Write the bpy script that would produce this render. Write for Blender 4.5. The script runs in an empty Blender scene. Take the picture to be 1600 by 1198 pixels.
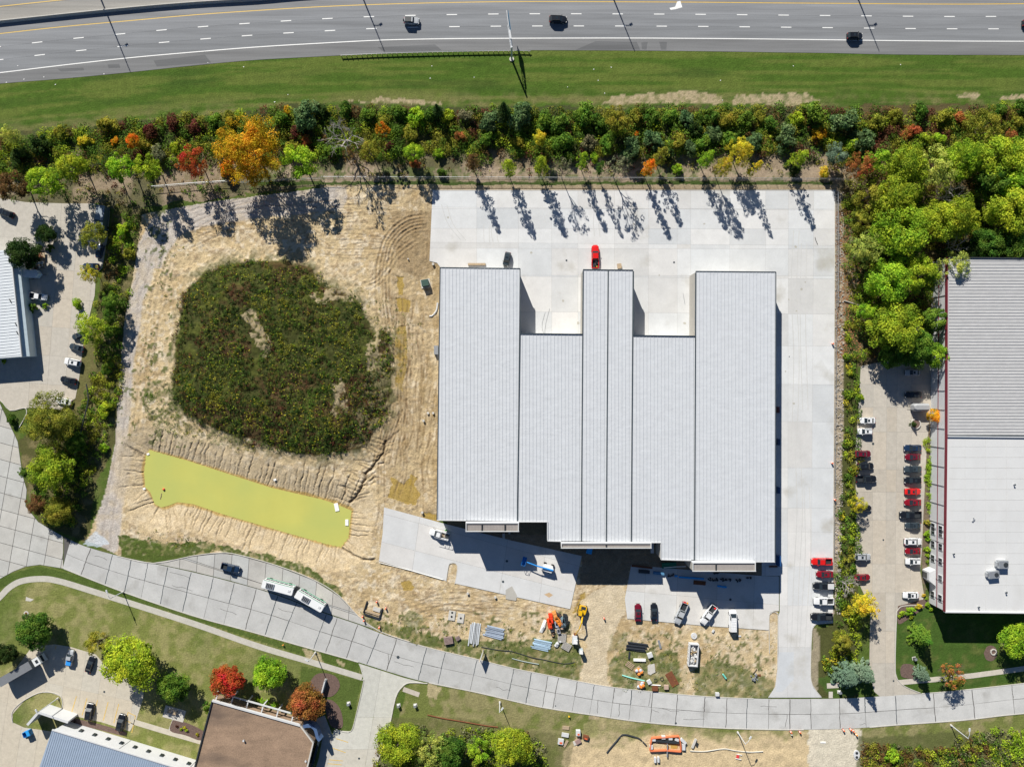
import bpy, bmesh, math, random
import numpy as np
from mathutils import Vector, Matrix
R = math.radians
random.seed(7)
S = 0.19          # metres per photograph pixel on the ground
H = 211.0         # height of the drone camera
CX, CY = 800.0, 599.0
scene = bpy.context.scene
C = scene.collection
# ------------------------------------------------------------------ camera, sky, sun
cam = bpy.data.cameras.new('camera'); camo = bpy.data.objects.new('camera', cam); C.objects.link(camo)
camo.location = (0, 0, H); camo.rotation_euler = (0, 0, 0)
cam.sensor_width = 36; cam.lens = 18.0 / (800 * S / H); cam.clip_end = 9000; cam.clip_start = 1
scene.camera = camo
SUN_EL = 33.0; SUN_AZ = math.atan2(-0.375, 0.927)
world = bpy.data.worlds.new('World'); scene.world = world; world.use_nodes = True
wn = world.node_tree.nodes; wl = world.node_tree.links
for n in list(wn): wn.remove(n)
sky = wn.new('ShaderNodeTexSky'); sky.sky_type = 'NISHITA'; sky.sun_disc = False
sky.dust_density = 0.0; sky.air_density = 0.75; sky.ozone_density = 4.0; sky.sun_elevation = R(SUN_EL); sky.sun_rotation = SUN_AZ
bg = wn.new('ShaderNodeBackground'); bg.inputs['Strength'].default_value = 0.05
wo = wn.new('ShaderNodeOutputWorld'); wl.new(sky.outputs[0], bg.inputs[0]); wl.new(bg.outputs[0], wo.inputs[0])
sl = bpy.data.lights.new('sun', 'SUN'); sl.energy = 5.0; sl.angle = R(0.5); sl.color = (1.0, 0.955, 0.87)
so = bpy.data.objects.new('sun', sl); C.objects.link(so)
tosun = Vector((math.sin(SUN_AZ) * math.cos(R(SUN_EL)), math.cos(SUN_AZ) * math.cos(R(SUN_EL)), math.sin(R(SUN_EL))))
so.rotation_euler = tosun.to_track_quat('Z', 'Y').to_euler(); so.location = (0, 60, 150)
scene.view_settings.view_transform = 'Standard'; scene.view_settings.look = 'None'
scene.view_settings.gamma = 1; scene.view_settings.use_curve_mapping = False
scene.view_settings.exposure = 0.55

def P(px, py, z=0.0):
    k = (H - z) / H
    return Vector(((px - CX) * S * k, (CY - py) * S * k, z))

# ------------------------------------------------------------------ materials
MATS = {}
def sock(nd, *names):
    for n in names:
        if n in nd.inputs: return nd.inputs[n]
def mat(name, col=(.5, .5, .5), rough=.8, metal=0, var=.12, vscale=.6, bump=0, bscale=3, objcol=False, attr=None,
        coat=0, stretch=(1, 1, 1), transl=0, stain=None, emit=0, hue=0, spec=None, fine=0):
    if name in MATS: return MATS[name]
    m = bpy.data.materials.new(name); m.use_nodes = True; MATS[name] = m
    nt = m.node_tree; N = nt.nodes; L = nt.links
    b = N['Principled BSDF']
    b.inputs['Roughness'].default_value = rough; b.inputs['Metallic'].default_value = metal
    if spec is not None: sock(b, 'Specular IOR Level', 'Specular').default_value = spec
    if coat: sock(b, 'Coat Weight', 'Clearcoat').default_value = coat
    tc = N.new('ShaderNodeTexCoord'); mp = N.new('ShaderNodeMapping')
    mp.inputs['Scale'].default_value = stretch
    geo = N.new('ShaderNodeNewGeometry')
    L.new(geo.outputs['Position'], mp.inputs[0])
    base = None
    if attr:
        a = N.new('ShaderNodeAttribute'); a.attribute_name = attr; base = a.outputs['Color']
    elif objcol:
        oi = N.new('ShaderNodeObjectInfo'); base = oi.outputs['Color']
    else:
        rg = N.new('ShaderNodeRGB'); rg.outputs[0].default_value = (*col, 1); base = rg.outputs[0]
    if hue:
        nz = N.new('ShaderNodeTexNoise'); nz.inputs['Scale'].default_value = .45; nz.inputs['Detail'].default_value = 3
        L.new(geo.outputs['Position'], nz.inputs['Vector'])
        mr = N.new('ShaderNodeMapRange'); mr.inputs[1].default_value = .3; mr.inputs[2].default_value = .7
        mr.inputs[3].default_value = .5 - hue; mr.inputs[4].default_value = .5 + hue
        L.new(nz.outputs[0], mr.inputs[0])
        hs = N.new('ShaderNodeHueSaturation'); L.new(mr.outputs[0], hs.inputs['Hue']); L.new(base, hs.inputs['Color'])
        base = hs.outputs[0]
    def mul(base, fac_socket, lo, hi, a=.3, c=.7):
        mr = N.new('ShaderNodeMapRange'); mr.inputs[1].default_value = a; mr.inputs[2].default_value = c
        mr.inputs[3].default_value = lo; mr.inputs[4].default_value = hi
        L.new(fac_socket, mr.inputs[0])
        mx = N.new('ShaderNodeVectorMath'); mx.operation = 'SCALE'
        L.new(base, mx.inputs[0]); L.new(mr.outputs[0], mx.inputs['Scale']); return mx.outputs[0]
    if var:
        nz = N.new('ShaderNodeTexNoise'); nz.inputs['Scale'].default_value = vscale; nz.inputs['Detail'].default_value = 6
        nz.inputs['Roughness'].default_value = .65
        L.new(mp.outputs[0], nz.inputs['Vector']); base = mul(base, nz.outputs[0], 1 - var, 1 + var)
    if fine:
        nz = N.new('ShaderNodeTexNoise'); nz.inputs['Scale'].default_value = 2.6; nz.inputs['Detail'].default_value = 4
        nz.inputs['Roughness'].default_value = .75
        L.new(geo.outputs['Position'], nz.inputs['Vector']); base = mul(base, nz.outputs[0], 1 - fine, 1 + fine)
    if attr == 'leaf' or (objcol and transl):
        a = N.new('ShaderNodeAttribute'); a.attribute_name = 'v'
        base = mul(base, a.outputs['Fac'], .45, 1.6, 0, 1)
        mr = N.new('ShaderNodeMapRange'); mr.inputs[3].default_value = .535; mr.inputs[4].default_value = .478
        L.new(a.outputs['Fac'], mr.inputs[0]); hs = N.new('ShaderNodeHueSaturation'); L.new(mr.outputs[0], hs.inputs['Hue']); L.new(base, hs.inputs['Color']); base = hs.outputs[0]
    if stain:
        nz = N.new('ShaderNodeTexNoise'); nz.inputs['Scale'].default_value = stain[1]; nz.inputs['Detail'].default_value = 5
        L.new(mp.outputs[0], nz.inputs['Vector'])
        mr = N.new('ShaderNodeMapRange'); mr.inputs[1].default_value = stain[2]; mr.inputs[2].default_value = stain[3]
        L.new(nz.outputs[0], mr.inputs[0])
        mx = N.new('ShaderNodeMix'); mx.data_type = 'RGBA'
        L.new(mr.outputs[0], mx.inputs['Factor']); L.new(base, mx.inputs[6]); mx.inputs[7].default_value = (*stain[0], 1)
        base = mx.outputs[2]
    L.new(base, b.inputs['Base Color'])
    if bump:
        nz = N.new('ShaderNodeTexNoise'); nz.inputs['Scale'].default_value = bscale; nz.inputs['Detail'].default_value = 5
        L.new(mp.outputs[0], nz.inputs['Vector'])
        bp = N.new('ShaderNodeBump'); bp.inputs['Strength'].default_value = 1; bp.inputs['Distance'].default_value = bump
        L.new(nz.outputs[0], bp.inputs['Height']); L.new(bp.outputs[0], b.inputs['Normal'])
    if transl:
        t = N.new('ShaderNodeBsdfTranslucent'); L.new(base, t.inputs[0])
        ms = N.new('ShaderNodeMixShader'); ms.inputs[0].default_value = transl
        L.new(b.outputs[0], ms.inputs[1]); L.new(t.outputs[0], ms.inputs[2])
        L.new(ms.outputs[0], N['Material Output'].inputs['Surface'])
    return m

M_ground = mat('ground', attr='Col', rough=.95, var=.16, vscale=.5, bump=.10, bscale=2.2, spec=.1, fine=.30)
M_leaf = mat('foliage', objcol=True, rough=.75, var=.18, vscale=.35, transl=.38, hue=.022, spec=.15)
M_leafs = mat('foliage_mass', attr='Col', rough=.8, var=.15, vscale=.35, transl=.35, spec=.15)
M_bark = mat('bark', (.11, .085, .065), .9, var=.2, vscale=4)
M_barkw = mat('pale_bark', (.36, .33, .30), .9, var=.2, vscale=4)
M_conc = mat('concrete', objcol=True, rough=.85, var=.07, vscale=.22, stain=((.36, .34, .29), .09, .60, .80), spec=.25, fine=.05)
M_concold = mat('old_concrete', objcol=True, rough=.9, var=.10, vscale=.25, stain=((.24, .23, .21), .16, .58, .85), spec=.2, fine=.08)
M_joint = mat('joint', (.10, .095, .09), .95)
M_jointl = mat('joint_light', (.29, .28, .26), .95)
M_asph = mat('asphalt', objcol=True, rough=.9, var=.20, vscale=.7, stretch=(.035, 1, 1), spec=.2, fine=.06)
M_white = mat('white_paint', (.78, .78, .76), .6, var=.08, vscale=1.2)
M_yellow = mat('yellow_paint', (.62, .42, .10), .6, var=.1, vscale=1.2)
M_kerb = mat('kerb_concrete', (.50, .48, .44), .85, var=.1, vscale=.8)
M_walk = mat('sidewalk', objcol=True, rough=.9, var=.10, vscale=.7, spec=.2, fine=.08)
M_roof = mat('roof_metal', objcol=True, rough=.5, metal=0, var=.055, vscale=.5, bump=.04, bscale=1.1, spec=.4, stretch=(.6, 1.2, 1), fine=.02)
M_wall = mat('wall_panel', (.42, .40, .36), .8, var=.06, vscale=.5)
M_wallw = mat('wall_white', (.54, .55, .56), .75, var=.05, vscale=.5)
M_dark = mat('dark_trim', (.03, .035, .04), .5)
M_gutter = mat('gutter', (.045, .06, .07), .5)
M_maroon = mat('maroon_trim', (.16, .018, .03), .6)
M_glass = mat('window_glass', (.02, .028, .035), .12, var=0, spec=.6)
M_membrane = mat('roof_membrane', (.56, .565, .565), .85, var=.05, vscale=.12, stain=((.45, .445, .43), .12, .56, .85), fine=.04, stretch=(1, .5, 1))
M_brown = mat('gravel_roof', (.27, .185, .125), .95, var=.2, vscale=.25, fine=.25, stain=((.08, .06, .05), .06, .54, .72), stretch=(.6, 1.4, 1))
M_paint = mat('car_paint', objcol=True, rough=.28, var=0, coat=.6, spec=.5)
M_flat = mat('flat_colour', objcol=True, rough=.65, var=.08, vscale=2)
M_tyre = mat('tyre', (.015, .015, .016), .85)
M_metal = mat('galvanised', (.45, .47, .49), .4, metal=.6, var=.08, vscale=2)
M_pole = mat('pole_paint', (.58, .60, .62), .45, metal=.2, var=.05)
M_lamp = mat('lens', (.75, .75, .72), .2, var=0)
M_tail = mat('tail_lens', (.45, .02, .02), .25, var=0)
M_wood = mat('timber', (.38, .29, .19), .85, var=.2, vscale=3)
M_rust = mat('rust', (.16, .055, .022), .9, var=.2, vscale=1.5)
M_mulch = mat('mulch', (.13, .085, .07), .95, var=.2, vscale=2, fine=.3)
M_water = mat('muddy_water', (.50, .485, .125), .10, var=.05, vscale=.08, spec=.5, stain=((.44, .46, .13), .045, .42, .62), bump=.012, bscale=1.2)

# ------------------------------------------------------------------ mesh helpers
class MB:
    def __init__(s): s.v = []; s.f = []
    def add(s, vs, fs):
        n = len(s.v); s.v += [tuple(v) for v in vs]; s.f += [tuple(i + n for i in f) for f in fs]; return s
    def box(s, c, d, rz=0, top=1.0, rx=0):
        x, y, z = d[0] / 2, d[1] / 2, d[2] / 2
        vs = []
        M = Matrix.Rotation(rz, 3, 'Z') @ Matrix.Rotation(rx, 3, 'X')
        for k in (-1, 1):
            t = 1.0 if k < 0 else top
            for (a, b) in ((-1, -1), (1, -1), (1, 1), (-1, 1)):
                vs.append(M @ Vector((a * x * t, b * y * t, k * z)) + Vector(c))
        return s.add(vs, [(3, 2, 1, 0), (4, 5, 6, 7), (0, 1, 5, 4), (1, 2, 6, 5), (2, 3, 7, 6), (3, 0, 4, 7)])
    def cyl(s, c, r, h, n=12, r2=None, axis='Z', rz=0):
        r2 = r if r2 is None else r2
        vs = []
        for k, rr in ((-1, r), (1, r2)):
            for i in range(n):
                a = 2 * math.pi * i / n
                p = Vector((rr * math.cos(a), rr * math.sin(a), k * h / 2))
                if axis == 'Y': p = Vector((p.x, p.z, p.y))
                if axis == 'X': p = Vector((p.z, p.x, p.y))
                p = Matrix.Rotation(rz, 3, 'Z') @ p
                vs.append(p + Vector(c))
        fs = [tuple(range(n))[::-1], tuple(range(n, 2 * n))] + [(i, (i + 1) % n, n + (i + 1) % n, n + i) for i in range(n)]
        if axis == 'Y': fs = [f[::-1] for f in fs]
        return s.add(vs, fs)
    def tube(s, pts, r, n=6, r2=None):
        pts = [Vector(p) for p in pts]; m = len(pts); r2 = r if r2 is None else r2
        vs = []
        for i, p in enumerate(pts):
            d = (pts[min(i + 1, m - 1)] - pts[max(i - 1, 0)]).normalized()
            u = d.orthogonal().normalized(); w = d.cross(u)
            rr = r + (r2 - r) * i / max(1, m - 1)
            for k in range(n):
                a = 2 * math.pi * k / n; vs.append(p + (u * math.cos(a) + w * math.sin(a)) * rr)
        fs = []
        for i in range(m - 1):
            for k in range(n):
                fs.append((i * n + k, i * n + (k + 1) % n, (i + 1) * n + (k + 1) % n, (i + 1) * n + k))
        fs.append(tuple(range(n))[::-1]); fs.append(tuple((m - 1) * n + k for k in range(n)))
        return s.add(vs, fs)
    def prism(s, poly, z0, z1):
        # poly list of (x,y); any winding
        a = sum(poly[i][0] * poly[(i + 1) % len(poly)][1] - poly[(i + 1) % len(poly)][0] * poly[i][1] for i in range(len(poly)))
        if a < 0: poly = poly[::-1]
        n = len(poly)
        zt = z1 if isinstance(z1, (list, tuple)) else [z1] * n
        if a < 0 and isinstance(z1, (list, tuple)): zt = list(z1)[::-1]
        vs = [(p[0], p[1], z0) for p in poly] + [(p[0], p[1], zt[i]) for i, p in enumerate(poly)]
        return s.add(vs, [tuple(range(n))[::-1], tuple(range(n, 2 * n))] + [(i, (i + 1) % n, n + (i + 1) % n, n + i) for i in range(n)])
    def loft(s, rings, close=True):
        n = len(rings[0]); vs = [v for r in rings for v in r]; fs = []
        for i in range(len(rings) - 1):
            for k in range(n):
                k2 = (k + 1) % n
                fs.append((i * n + k, (i + 1) * n + k, (i + 1) * n + k2, i * n + k2))
        if close: fs.append(tuple(range(n))); fs.append(tuple((len(rings) - 1) * n + k for k in range(n))[::-1])
        return s.add(vs, fs)
    def ball(s, c, r, n=8, m=5, sq=1):
        vs = []; fs = []
        for j in range(m + 1):
            t = math.pi * j / m
            for i in range(n):
                a = 2 * math.pi * i / n
                vs.append((c[0] + r * math.sin(t) * math.cos(a), c[1] + r * math.sin(t) * math.sin(a), c[2] + r * sq * math.cos(t)))
        for j in range(m):
            for i in range(n): fs.append((j * n + i, (j + 1) * n + i, (j + 1) * n + (i + 1) % n, j * n + (i + 1) % n))
        return s.add(vs, fs)
    def mesh(s, name):
        me = bpy.data.meshes.new(name); me.from_pydata(s.v, [], s.f); me.validate(); me.update(); return me
    def obj(s, name, m, parent=None, col=None, smooth=False):
        return link(name, s.mesh(name), m, parent, col, smooth)
def link(name, me, m, parent=None, col=None, smooth=False):
    if m and not me.materials: me.materials.append(m)
    o = bpy.data.objects.new(name, me); C.objects.link(o)
    if parent: o.parent = parent
    if col: o.color = (*col, 1)
    if smooth: me.polygons.foreach_set('use_smooth', [True] * len(me.polygons))
    return o
def tag(o, label=None, cat=None, group=None, kind=None):
    if label: o['label'] = label
    if cat: o['category'] = cat
    if group: o['group'] = group
    if kind: o['kind'] = kind
    return o
def empty(name, loc=(0, 0, 0), rz=0, label=None, cat=None, group=None):
    o = bpy.data.objects.new(name, None); C.objects.link(o); o.location = loc; o.rotation_euler = (0, 0, rz)
    o.empty_display_size = .5
    return tag(o, label, cat, group)
def kids(o): return KIDS.get(o.name, [])
def copy_tree(src, parts, loc, rz=0, scale=(1, 1, 1)):
    r = src.copy(); C.objects.link(r); r.location = loc; r.rotation_euler = (0, 0, rz); r.scale = scale
    out = []
    mp = {src: r}
    for p in parts:
        c = p.copy(); C.objects.link(c); c.parent = mp[p.parent]; mp[p] = c; out.append(c)
    return r, out
def W(poly, z=0): return [(P(*p, z).x, P(*p, z).y) for p in poly]
def sheet(name, poly, z, m, parent=None, col=None, thick=.02, kind=None):
    mb = MB(); mb.prism(W(poly), z - thick, z); o = mb.obj(name, m, parent, col)
    if kind: o['kind'] = kind
    return o
def smoothline(pts, n=6):
    out = []
    for i in range(len(pts) - 1):
        p0 = pts[max(i - 1, 0)]; p1 = pts[i]; p2 = pts[i + 1]; p3 = pts[min(i + 2, len(pts) - 1)]
        for k in range(n):
            t = k / n
            out.append(tuple(.5 * ((2 * p1[a]) + (-p0[a] + p2[a]) * t + (2 * p0[a] - 5 * p1[a] + 4 * p2[a] - p3[a]) * t * t + (-p0[a] + 3 * p1[a] - 3 * p2[a] + p3[a]) * t ** 3) for a in (0, 1)))
    out.append(tuple(pts[-1])); return out
def ribbon(name, line, w, z0, z1, m, parent=None, col=None, kind=None):
    # line in photo px, width in metres
    pts = [P(*p) for p in line]; mb = MB(); rings = []
    for i, p in enumerate(pts):
        d = (pts[min(i + 1, len(pts) - 1)] - pts[max(i - 1, 0)]); d.z = 0; d.normalize(); nrm = Vector((-d.y, d.x, 0)) * w / 2
        rings.append([p + nrm + Vector((0, 0, z0)), p + nrm + Vector((0, 0, z1)), p - nrm + Vector((0, 0, z1)), p - nrm + Vector((0, 0, z0))])
    mb.loft(rings); o = mb.obj(name, m, parent, col)
    if kind: o['kind'] = kind
    return o
def interp(line, x):
    for i in range(len(line) - 1):
        if line[i][0] <= x <= line[i + 1][0]:
            t = (x - line[i][0]) / (line[i + 1][0] - line[i][0]); return line[i][1] + t * (line[i + 1][1] - line[i][1])
    return line[-1][1] if x > line[-1][0] else line[0][1]
def slabs(name, poly, z, cuts, m, parent, base=(.5, .5, .48), jit=.05, gap=.035, thick=.05, seed=1, piece='slab'):
    """cuts: list of ((x,y),(x,y)) px lines; each resulting face becomes one slab object"""
    rnd = random.Random(seed)
    bm = bmesh.new(); vs = [bm.verts.new((x, y, 0)) for x, y in W(poly)]; f = bm.faces.new(vs)
    bmesh.ops.recalc_face_normals(bm, faces=bm.faces)
    if bm.faces[:][0].normal.z < 0: bmesh.ops.reverse_faces(bm, faces=bm.faces)
    for a, b in cuts:
        A = P(*a); B = P(*b); d = B - A; nrm = Vector((-d.y, d.x, 0)).normalized()
        bmesh.ops.bisect_plane(bm, geom=bm.verts[:] + bm.edges[:] + bm.faces[:], plane_co=A, plane_no=nrm, dist=1e-4)
    n = 0
    for fc in list(bm.faces):
        if fc.calc_area() < .8: continue
        pts = [v.co.copy() for v in fc.verts]
        c = Vector((0, 0, 0))
        for p in pts: c += p / len(pts)
        k = len(pts); ins = []
        for i in range(k):
            d1 = (pts[i] - pts[i - 1]); d2 = (pts[(i + 1) % k] - pts[i])
            if d1.length < 1e-4 or d2.length < 1e-4: ins.append(pts[i]); continue
            d1.normalize(); d2.normalize()
            n1 = Vector((-d1.y, d1.x, 0)); n2 = Vector((-d2.y, d2.x, 0)); q = n1 + n2
            if q.length < .3: ins.append(pts[i] + n1 * gap); continue
            q.normalize(); ins.append(pts[i] + q * min(gap / max(.35, q.dot(n1)), gap * 2.5))
        mb = MB(); mb.prism([(p.x - c.x, p.y - c.y) for p in ins], -thick, 0)
        t = 1 + rnd.uniform(-jit, jit); w = rnd.uniform(-.012, .012)
        o = mb.obj(piece, m, parent, (base[0] * t + w, base[1] * t, base[2] * t - w)); o.location = (c.x, c.y, z + rnd.uniform(-.003, .003)); n += 1
    bm.free(); return n
# ------------------------------------------------------------------ terrain (real relief + natural colours)
rng = np.random.default_rng(3)
_lat = rng.random((8, 256, 256))
def vnoise(x, y, sc, k=0):
    x = x / sc + 37.3 * k + 1000; y = y / sc + 11.7 * k + 1000
    xi = np.floor(x).astype(int); yi = np.floor(y).astype(int); fx = x - xi; fy = y - yi
    fx = fx * fx * (3 - 2 * fx); fy = fy * fy * (3 - 2 * fy); A = _lat[k % 8]
    a = A[yi % 256, xi % 256]; b = A[yi % 256, (xi + 1) % 256]; c = A[(yi + 1) % 256, xi % 256]; d = A[(yi + 1) % 256, (xi + 1) % 256]
    return (a * (1 - fx) + b * fx) * (1 - fy) + (c * (1 - fx) + d * fx) * fy
def fbm(x, y, sc, k=0, o=4):
    r = 0; t = 0
    for i in range(o): r = r + vnoise(x, y, sc / 2 ** i, k + i) / 2 ** i; t += 1 / 2 ** i
    return r / t
def inpoly(x, y, poly):
    r = np.zeros(x.shape, bool); n = len(poly)
    for i in range(n):
        x1, y1 = poly[i]; x2, y2 = poly[(i + 1) % n]
        if y1 == y2: continue
        c = ((y1 > y) != (y2 > y)) & (x < (x2 - x1) * (y - y1) / (y2 - y1) + x1); r ^= c
    return r
def polydist(x, y, line, closed=False):
    """distance in px and arclength coordinate to a polyline"""
    best = np.full(x.shape, 1e9); sc = np.zeros(x.shape); s0 = 0
    pts = list(line) + ([line[0]] if closed else [])
    for i in range(len(pts) - 1):
        ax, ay = pts[i]; bx, by = pts[i + 1]; dx, dy = bx - ax, by - ay; L = math.hypot(dx, dy)
        if L < 1e-6: continue
        t = np.clip(((x - ax) * dx + (y - ay) * dy) / (L * L), 0, 1)
        d = np.hypot(x - ax - t * dx, y - ay - t * dy); m = d < best
        best = np.where(m, d, best); sc = np.where(m, s0 + t * L, sc); s0 += L
    return best, sc

POND = [(232,706),(290,722),(350,741),(420,763),(500,781),(522,788),(546,798),(544,812),(541,840),(530,853),(515,851),(440,830),(345,803),(300,788),(275,785),(262,790),(250,793),(240,788),(233,770),(225,762),(223,740),(226,715)]
MOUND = [(345,415),(400,406),(455,411),(490,422),(500,438),(512,446),(530,452),(560,470),(577,495),(580,520),(600,514),(615,530),(612,570),(614,610),(602,650),(575,690),(540,706),(490,710),(440,702),(380,682),(330,664),(290,645),(270,620),(272,580),(280,530),(290,460),(312,433)]
SITE = [(222,335),(330,315),(520,292),(680,288),(690,300),(688,420),(684,830),(1000,840),(1216,860),(1216,960),(1216,1090),(1090,1088),(950,1073),(800,1044),(680,1016),(590,988),(560,965),(530,930),(490,905),(430,882),(370,866),(300,868),(186,868),(150,850),(135,845),(165,770),(180,690),(185,600),(195,500),(210,420)]

def axis(a, b, da, db, step, dstep):
    out = []; v = a
    while v < b:
        out.append(v); v += dstep if da - .01 <= v < db else step
    out.append(b); return np.array(out)
gx = axis(-168, 168, -121, -17, .54, .22)
gy = axis(-128, 128, -71, 60, .54, .22)
X, Y = np.meshgrid(gx, gy); PX = X / S + CX; PY = CY - Y / S
Z = np.zeros(X.shape)
wx = (fbm(X, Y, 5, 1) - .5); wy = (fbm(X, Y, 5, 2) - .5); wsx = (fbm(X, Y, 1.6, 4) - .5); wsy = (fbm(X, Y, 1.6, 5) - .5)
n1 = fbm(X, Y, 9, 0, 5); n2 = fbm(X, Y, 2.2, 3, 4); n3 = fbm(X, Y, .8, 6, 2); n4 = fbm(X, Y, 28, 2, 3)
col = np.empty(X.shape + (3,))
def cc(*c): return np.array(c)
def setc(mask, c, w=None):
    c = np.asarray(c)
    if w is None: w = mask.astype(float)
    else: w = w * mask
    col[:] = col * (1 - w[..., None]) + c * w[..., None]
def ss(v, a, b): t = np.clip((v - a) / (b - a), 0, 1); return t * t * (3 - 2 * t)
def area(poly, warp=6, fine=3): return inpoly(PX + wx * warp * 4 + wsx * fine * 2, PY + wy * warp * 4 + wsy * fine * 2, poly)
GR = cc(.075, .115, .022); GRD = cc(.15, .145, .055); DIRT = cc(.485, .38, .225); DIRTD = cc(.34, .24, .12); OCH = cc(.33, .225, .05)
STRAW = cc(.37, .30, .19); LITTER = cc(.27, .21, .145); DGREEN = cc(.045, .06, .018)
col[:] = GR
setc(np.ones(X.shape, bool), GRD, ss(n2, .4, .75) * .5)
# highway verge, mown along the road
verge = area([(-200,90),(1900,60),(1900,166),(1300,168),(1200,170),(700,170),(600,165),(530,163),(460,162),(400,172),(340,182),(260,190),(180,190),(130,205),(40,216),(-200,230)], 2, 2)
bend = np.interp(PX, [-100, 0, 200, 400, 600, 800, 1700], [58, 50, 28, 12, 3, 0, 4])
st = fbm(X * .05, (PY - bend) * S * 1.0, 1.1, 1, 3); st2 = fbm(X * .12, (PY - bend) * S, 2.6, 5, 3)
setc(verge, cc(.062, .112, .016)); setc(verge, cc(.13, .155, .035), ss(st, .42, .6) * .6); setc(verge, cc(.04, .075, .014), ss(st2, .5, .8) * .6)
setc(verge, cc(.19, .165, .075), ss(PY - bend, 130, 168) * ss(n2 * .5 + st * .5, .35, .65) * .8)
for p in ([(940,160),(960,150),(1040,146),(1080,143),(1128,150),(1130,162),(1040,164)], [(1143,162),(1150,148),(1200,146),(1260,148),(1285,158),(1240,165)], [(1488,150),(1520,142),(1535,148),(1520,154)], [(1560,156),(1575,148),(1640,142),(1640,160)], [(540,160),(600,154),(640,156),(690,160),(690,164)]):
    setc(area(p, 2, 3), STRAW, .35 + ss(n3, .3, .6) * .6)
# scrub belts soil
belt = area([(-200,215),(130,200),(180,190),(340,182),(460,160),(700,168),(1300,166),(1900,160),(1900,410),(1480,405),(1470,560),(1340,575),(1303,480),(1303,290),(680,288),(520,290),(240,320),(180,330),(0,322),(-200,320)], 3, 3)
setc(belt, LITTER); setc(belt, DGREEN, np.clip(ss(n1, .42, .6) * .7 + ss(248 - PY, 0, 22) * .9, 0, .93)); setc(belt, cc(.12, .11, .04), ss(n2, .5, .7) * .5)
setc(belt & (PX > 1340), cc(.10, .075, .035), .8)
fl = area([(380,262),(1300,262),(1300,284),(380,284)], 2, 2); setc(fl, cc(.33, .26, .19), .35 + .5 * ss(n2, .35, .6)); setc(fl, cc(.08, .11, .03), ss(n1 * .5 + n3 * .5, .46, .6) * .8)
fl = area([(400,284),(1300,284),(1300,290),(400,290)], 1, 2); setc(fl, cc(.05, .085, .018), .9)
fl = area([(500,289),(1310,289),(1310,300),(500,300)], 1, 1); setc(fl, cc(.36, .28, .19), .9)
# left scrub strip
strip = area([(180,320),(235,325),(222,360),(212,430),(205,480),(195,560),(188,620),(180,690),(150,760),(135,850),(60,815),(40,760),(30,690),(90,640),(140,600),(150,480),(165,400)], 2, 2)
setc(strip, cc(.085, .085, .03)); setc(strip, cc(.22, .18, .09), ss(n2, .45, .7) * .7)
setc(area([(125,500),(150,500),(150,620),(140,660),(115,640)], 1, 1), cc(.14, .125, .05), .8)
# construction site
site = area(SITE, .5, 1)
setc(site, DIRT); setc(site, DIRTD, ss(n1, .48, .68) * .55); setc(site, cc(.57, .48, .345), ss(n2, .45, .7) * .6)
setc(site, cc(.26, .18, .10), ss(n3 * .6 + n2 * .4, .54, .66) * .6); setc(site, cc(.64, .56, .43), ss(fbm(X, Y, 1.4, 4, 3), .58, .72) * .6)
Z += np.where(site, (n2 - .5) * .30 + (n3 - .5) * .20, (n2 - .5) * .06)
# worked earth by the building (ochre, tracked)
wk = ss(PX, 575, 640) * ss(700 - PX, 0, 10) * site * (PY < 830); streak = fbm(X * 2.2, Y * .5, 1.6, 2, 3)
setc(site, cc(.37, .285, .17), wk * (.25 + .6 * ss(streak, .4, .62))); setc(site, cc(.27, .19, .09), wk * ss(fbm(X * 1.5, Y * .6, 3.2, 5, 4), .54, .68) * .6)
wet = area([(610,330),(680,330),(680,420),(660,440),(620,420)], 4, 3); setc(wet, cc(.25, .18, .10), .7)
Z += wk * (streak - .5) * .28
for pd in ([(620,432),(630,432),(632,462),(622,460)], [(618,465),(640,468),(640,486),(622,484)], [(618,512),(634,510),(636,560),(630,612),(618,600)], [(610,745),(628,755),(640,745),(655,770),(648,790),(632,785),(608,778)], [(640,740),(650,745),(646,760),(638,756)], [(628,909),(640,906),(648,915),(642,922),(630,920)], [(975,925),(985,938),(972,952),(962,950)], [(910,1180),(960,1175),(975,1200),(900,1200)], [(1040,1190),(1160,1180),(1200,1200),(1040,1205)],
           [(905,930),(915,925),(914,955),(896,955)], [(660,800),(684,800),(684,822),(662,815)]):
    m = area(pd, 1.5, 3); setc(m, OCH, .85); Z = np.where(m, -.05, Z)
# gravel haul road
HAUL = [(165,850),(172,790),(185,720),(190,640),(196,560),(212,470),(232,400),(262,350),(310,330),(400,318),(520,305)]
d, s = polydist(PX + wx * 8, PY + wy * 8, HAUL)
hw = ss(np.where((PY < 420), 26, 15) + (PY > 690) * 6 - d, 0, 5) * site
setc(site, cc(.43, .395, .365), hw * (.60 + .3 * ss(n2, .3, .6))); Z = Z * (1 - hw * .6)
tr = np.exp(-((d - 6) / 1.6) ** 2) * hw; setc(site, cc(.30, .26, .23), tr * .5); Z -= tr * .06
setc(area([(130,850),(150,828),(172,850),(150,856)], 1, 2), cc(.50, .56, .62), .7)
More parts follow.
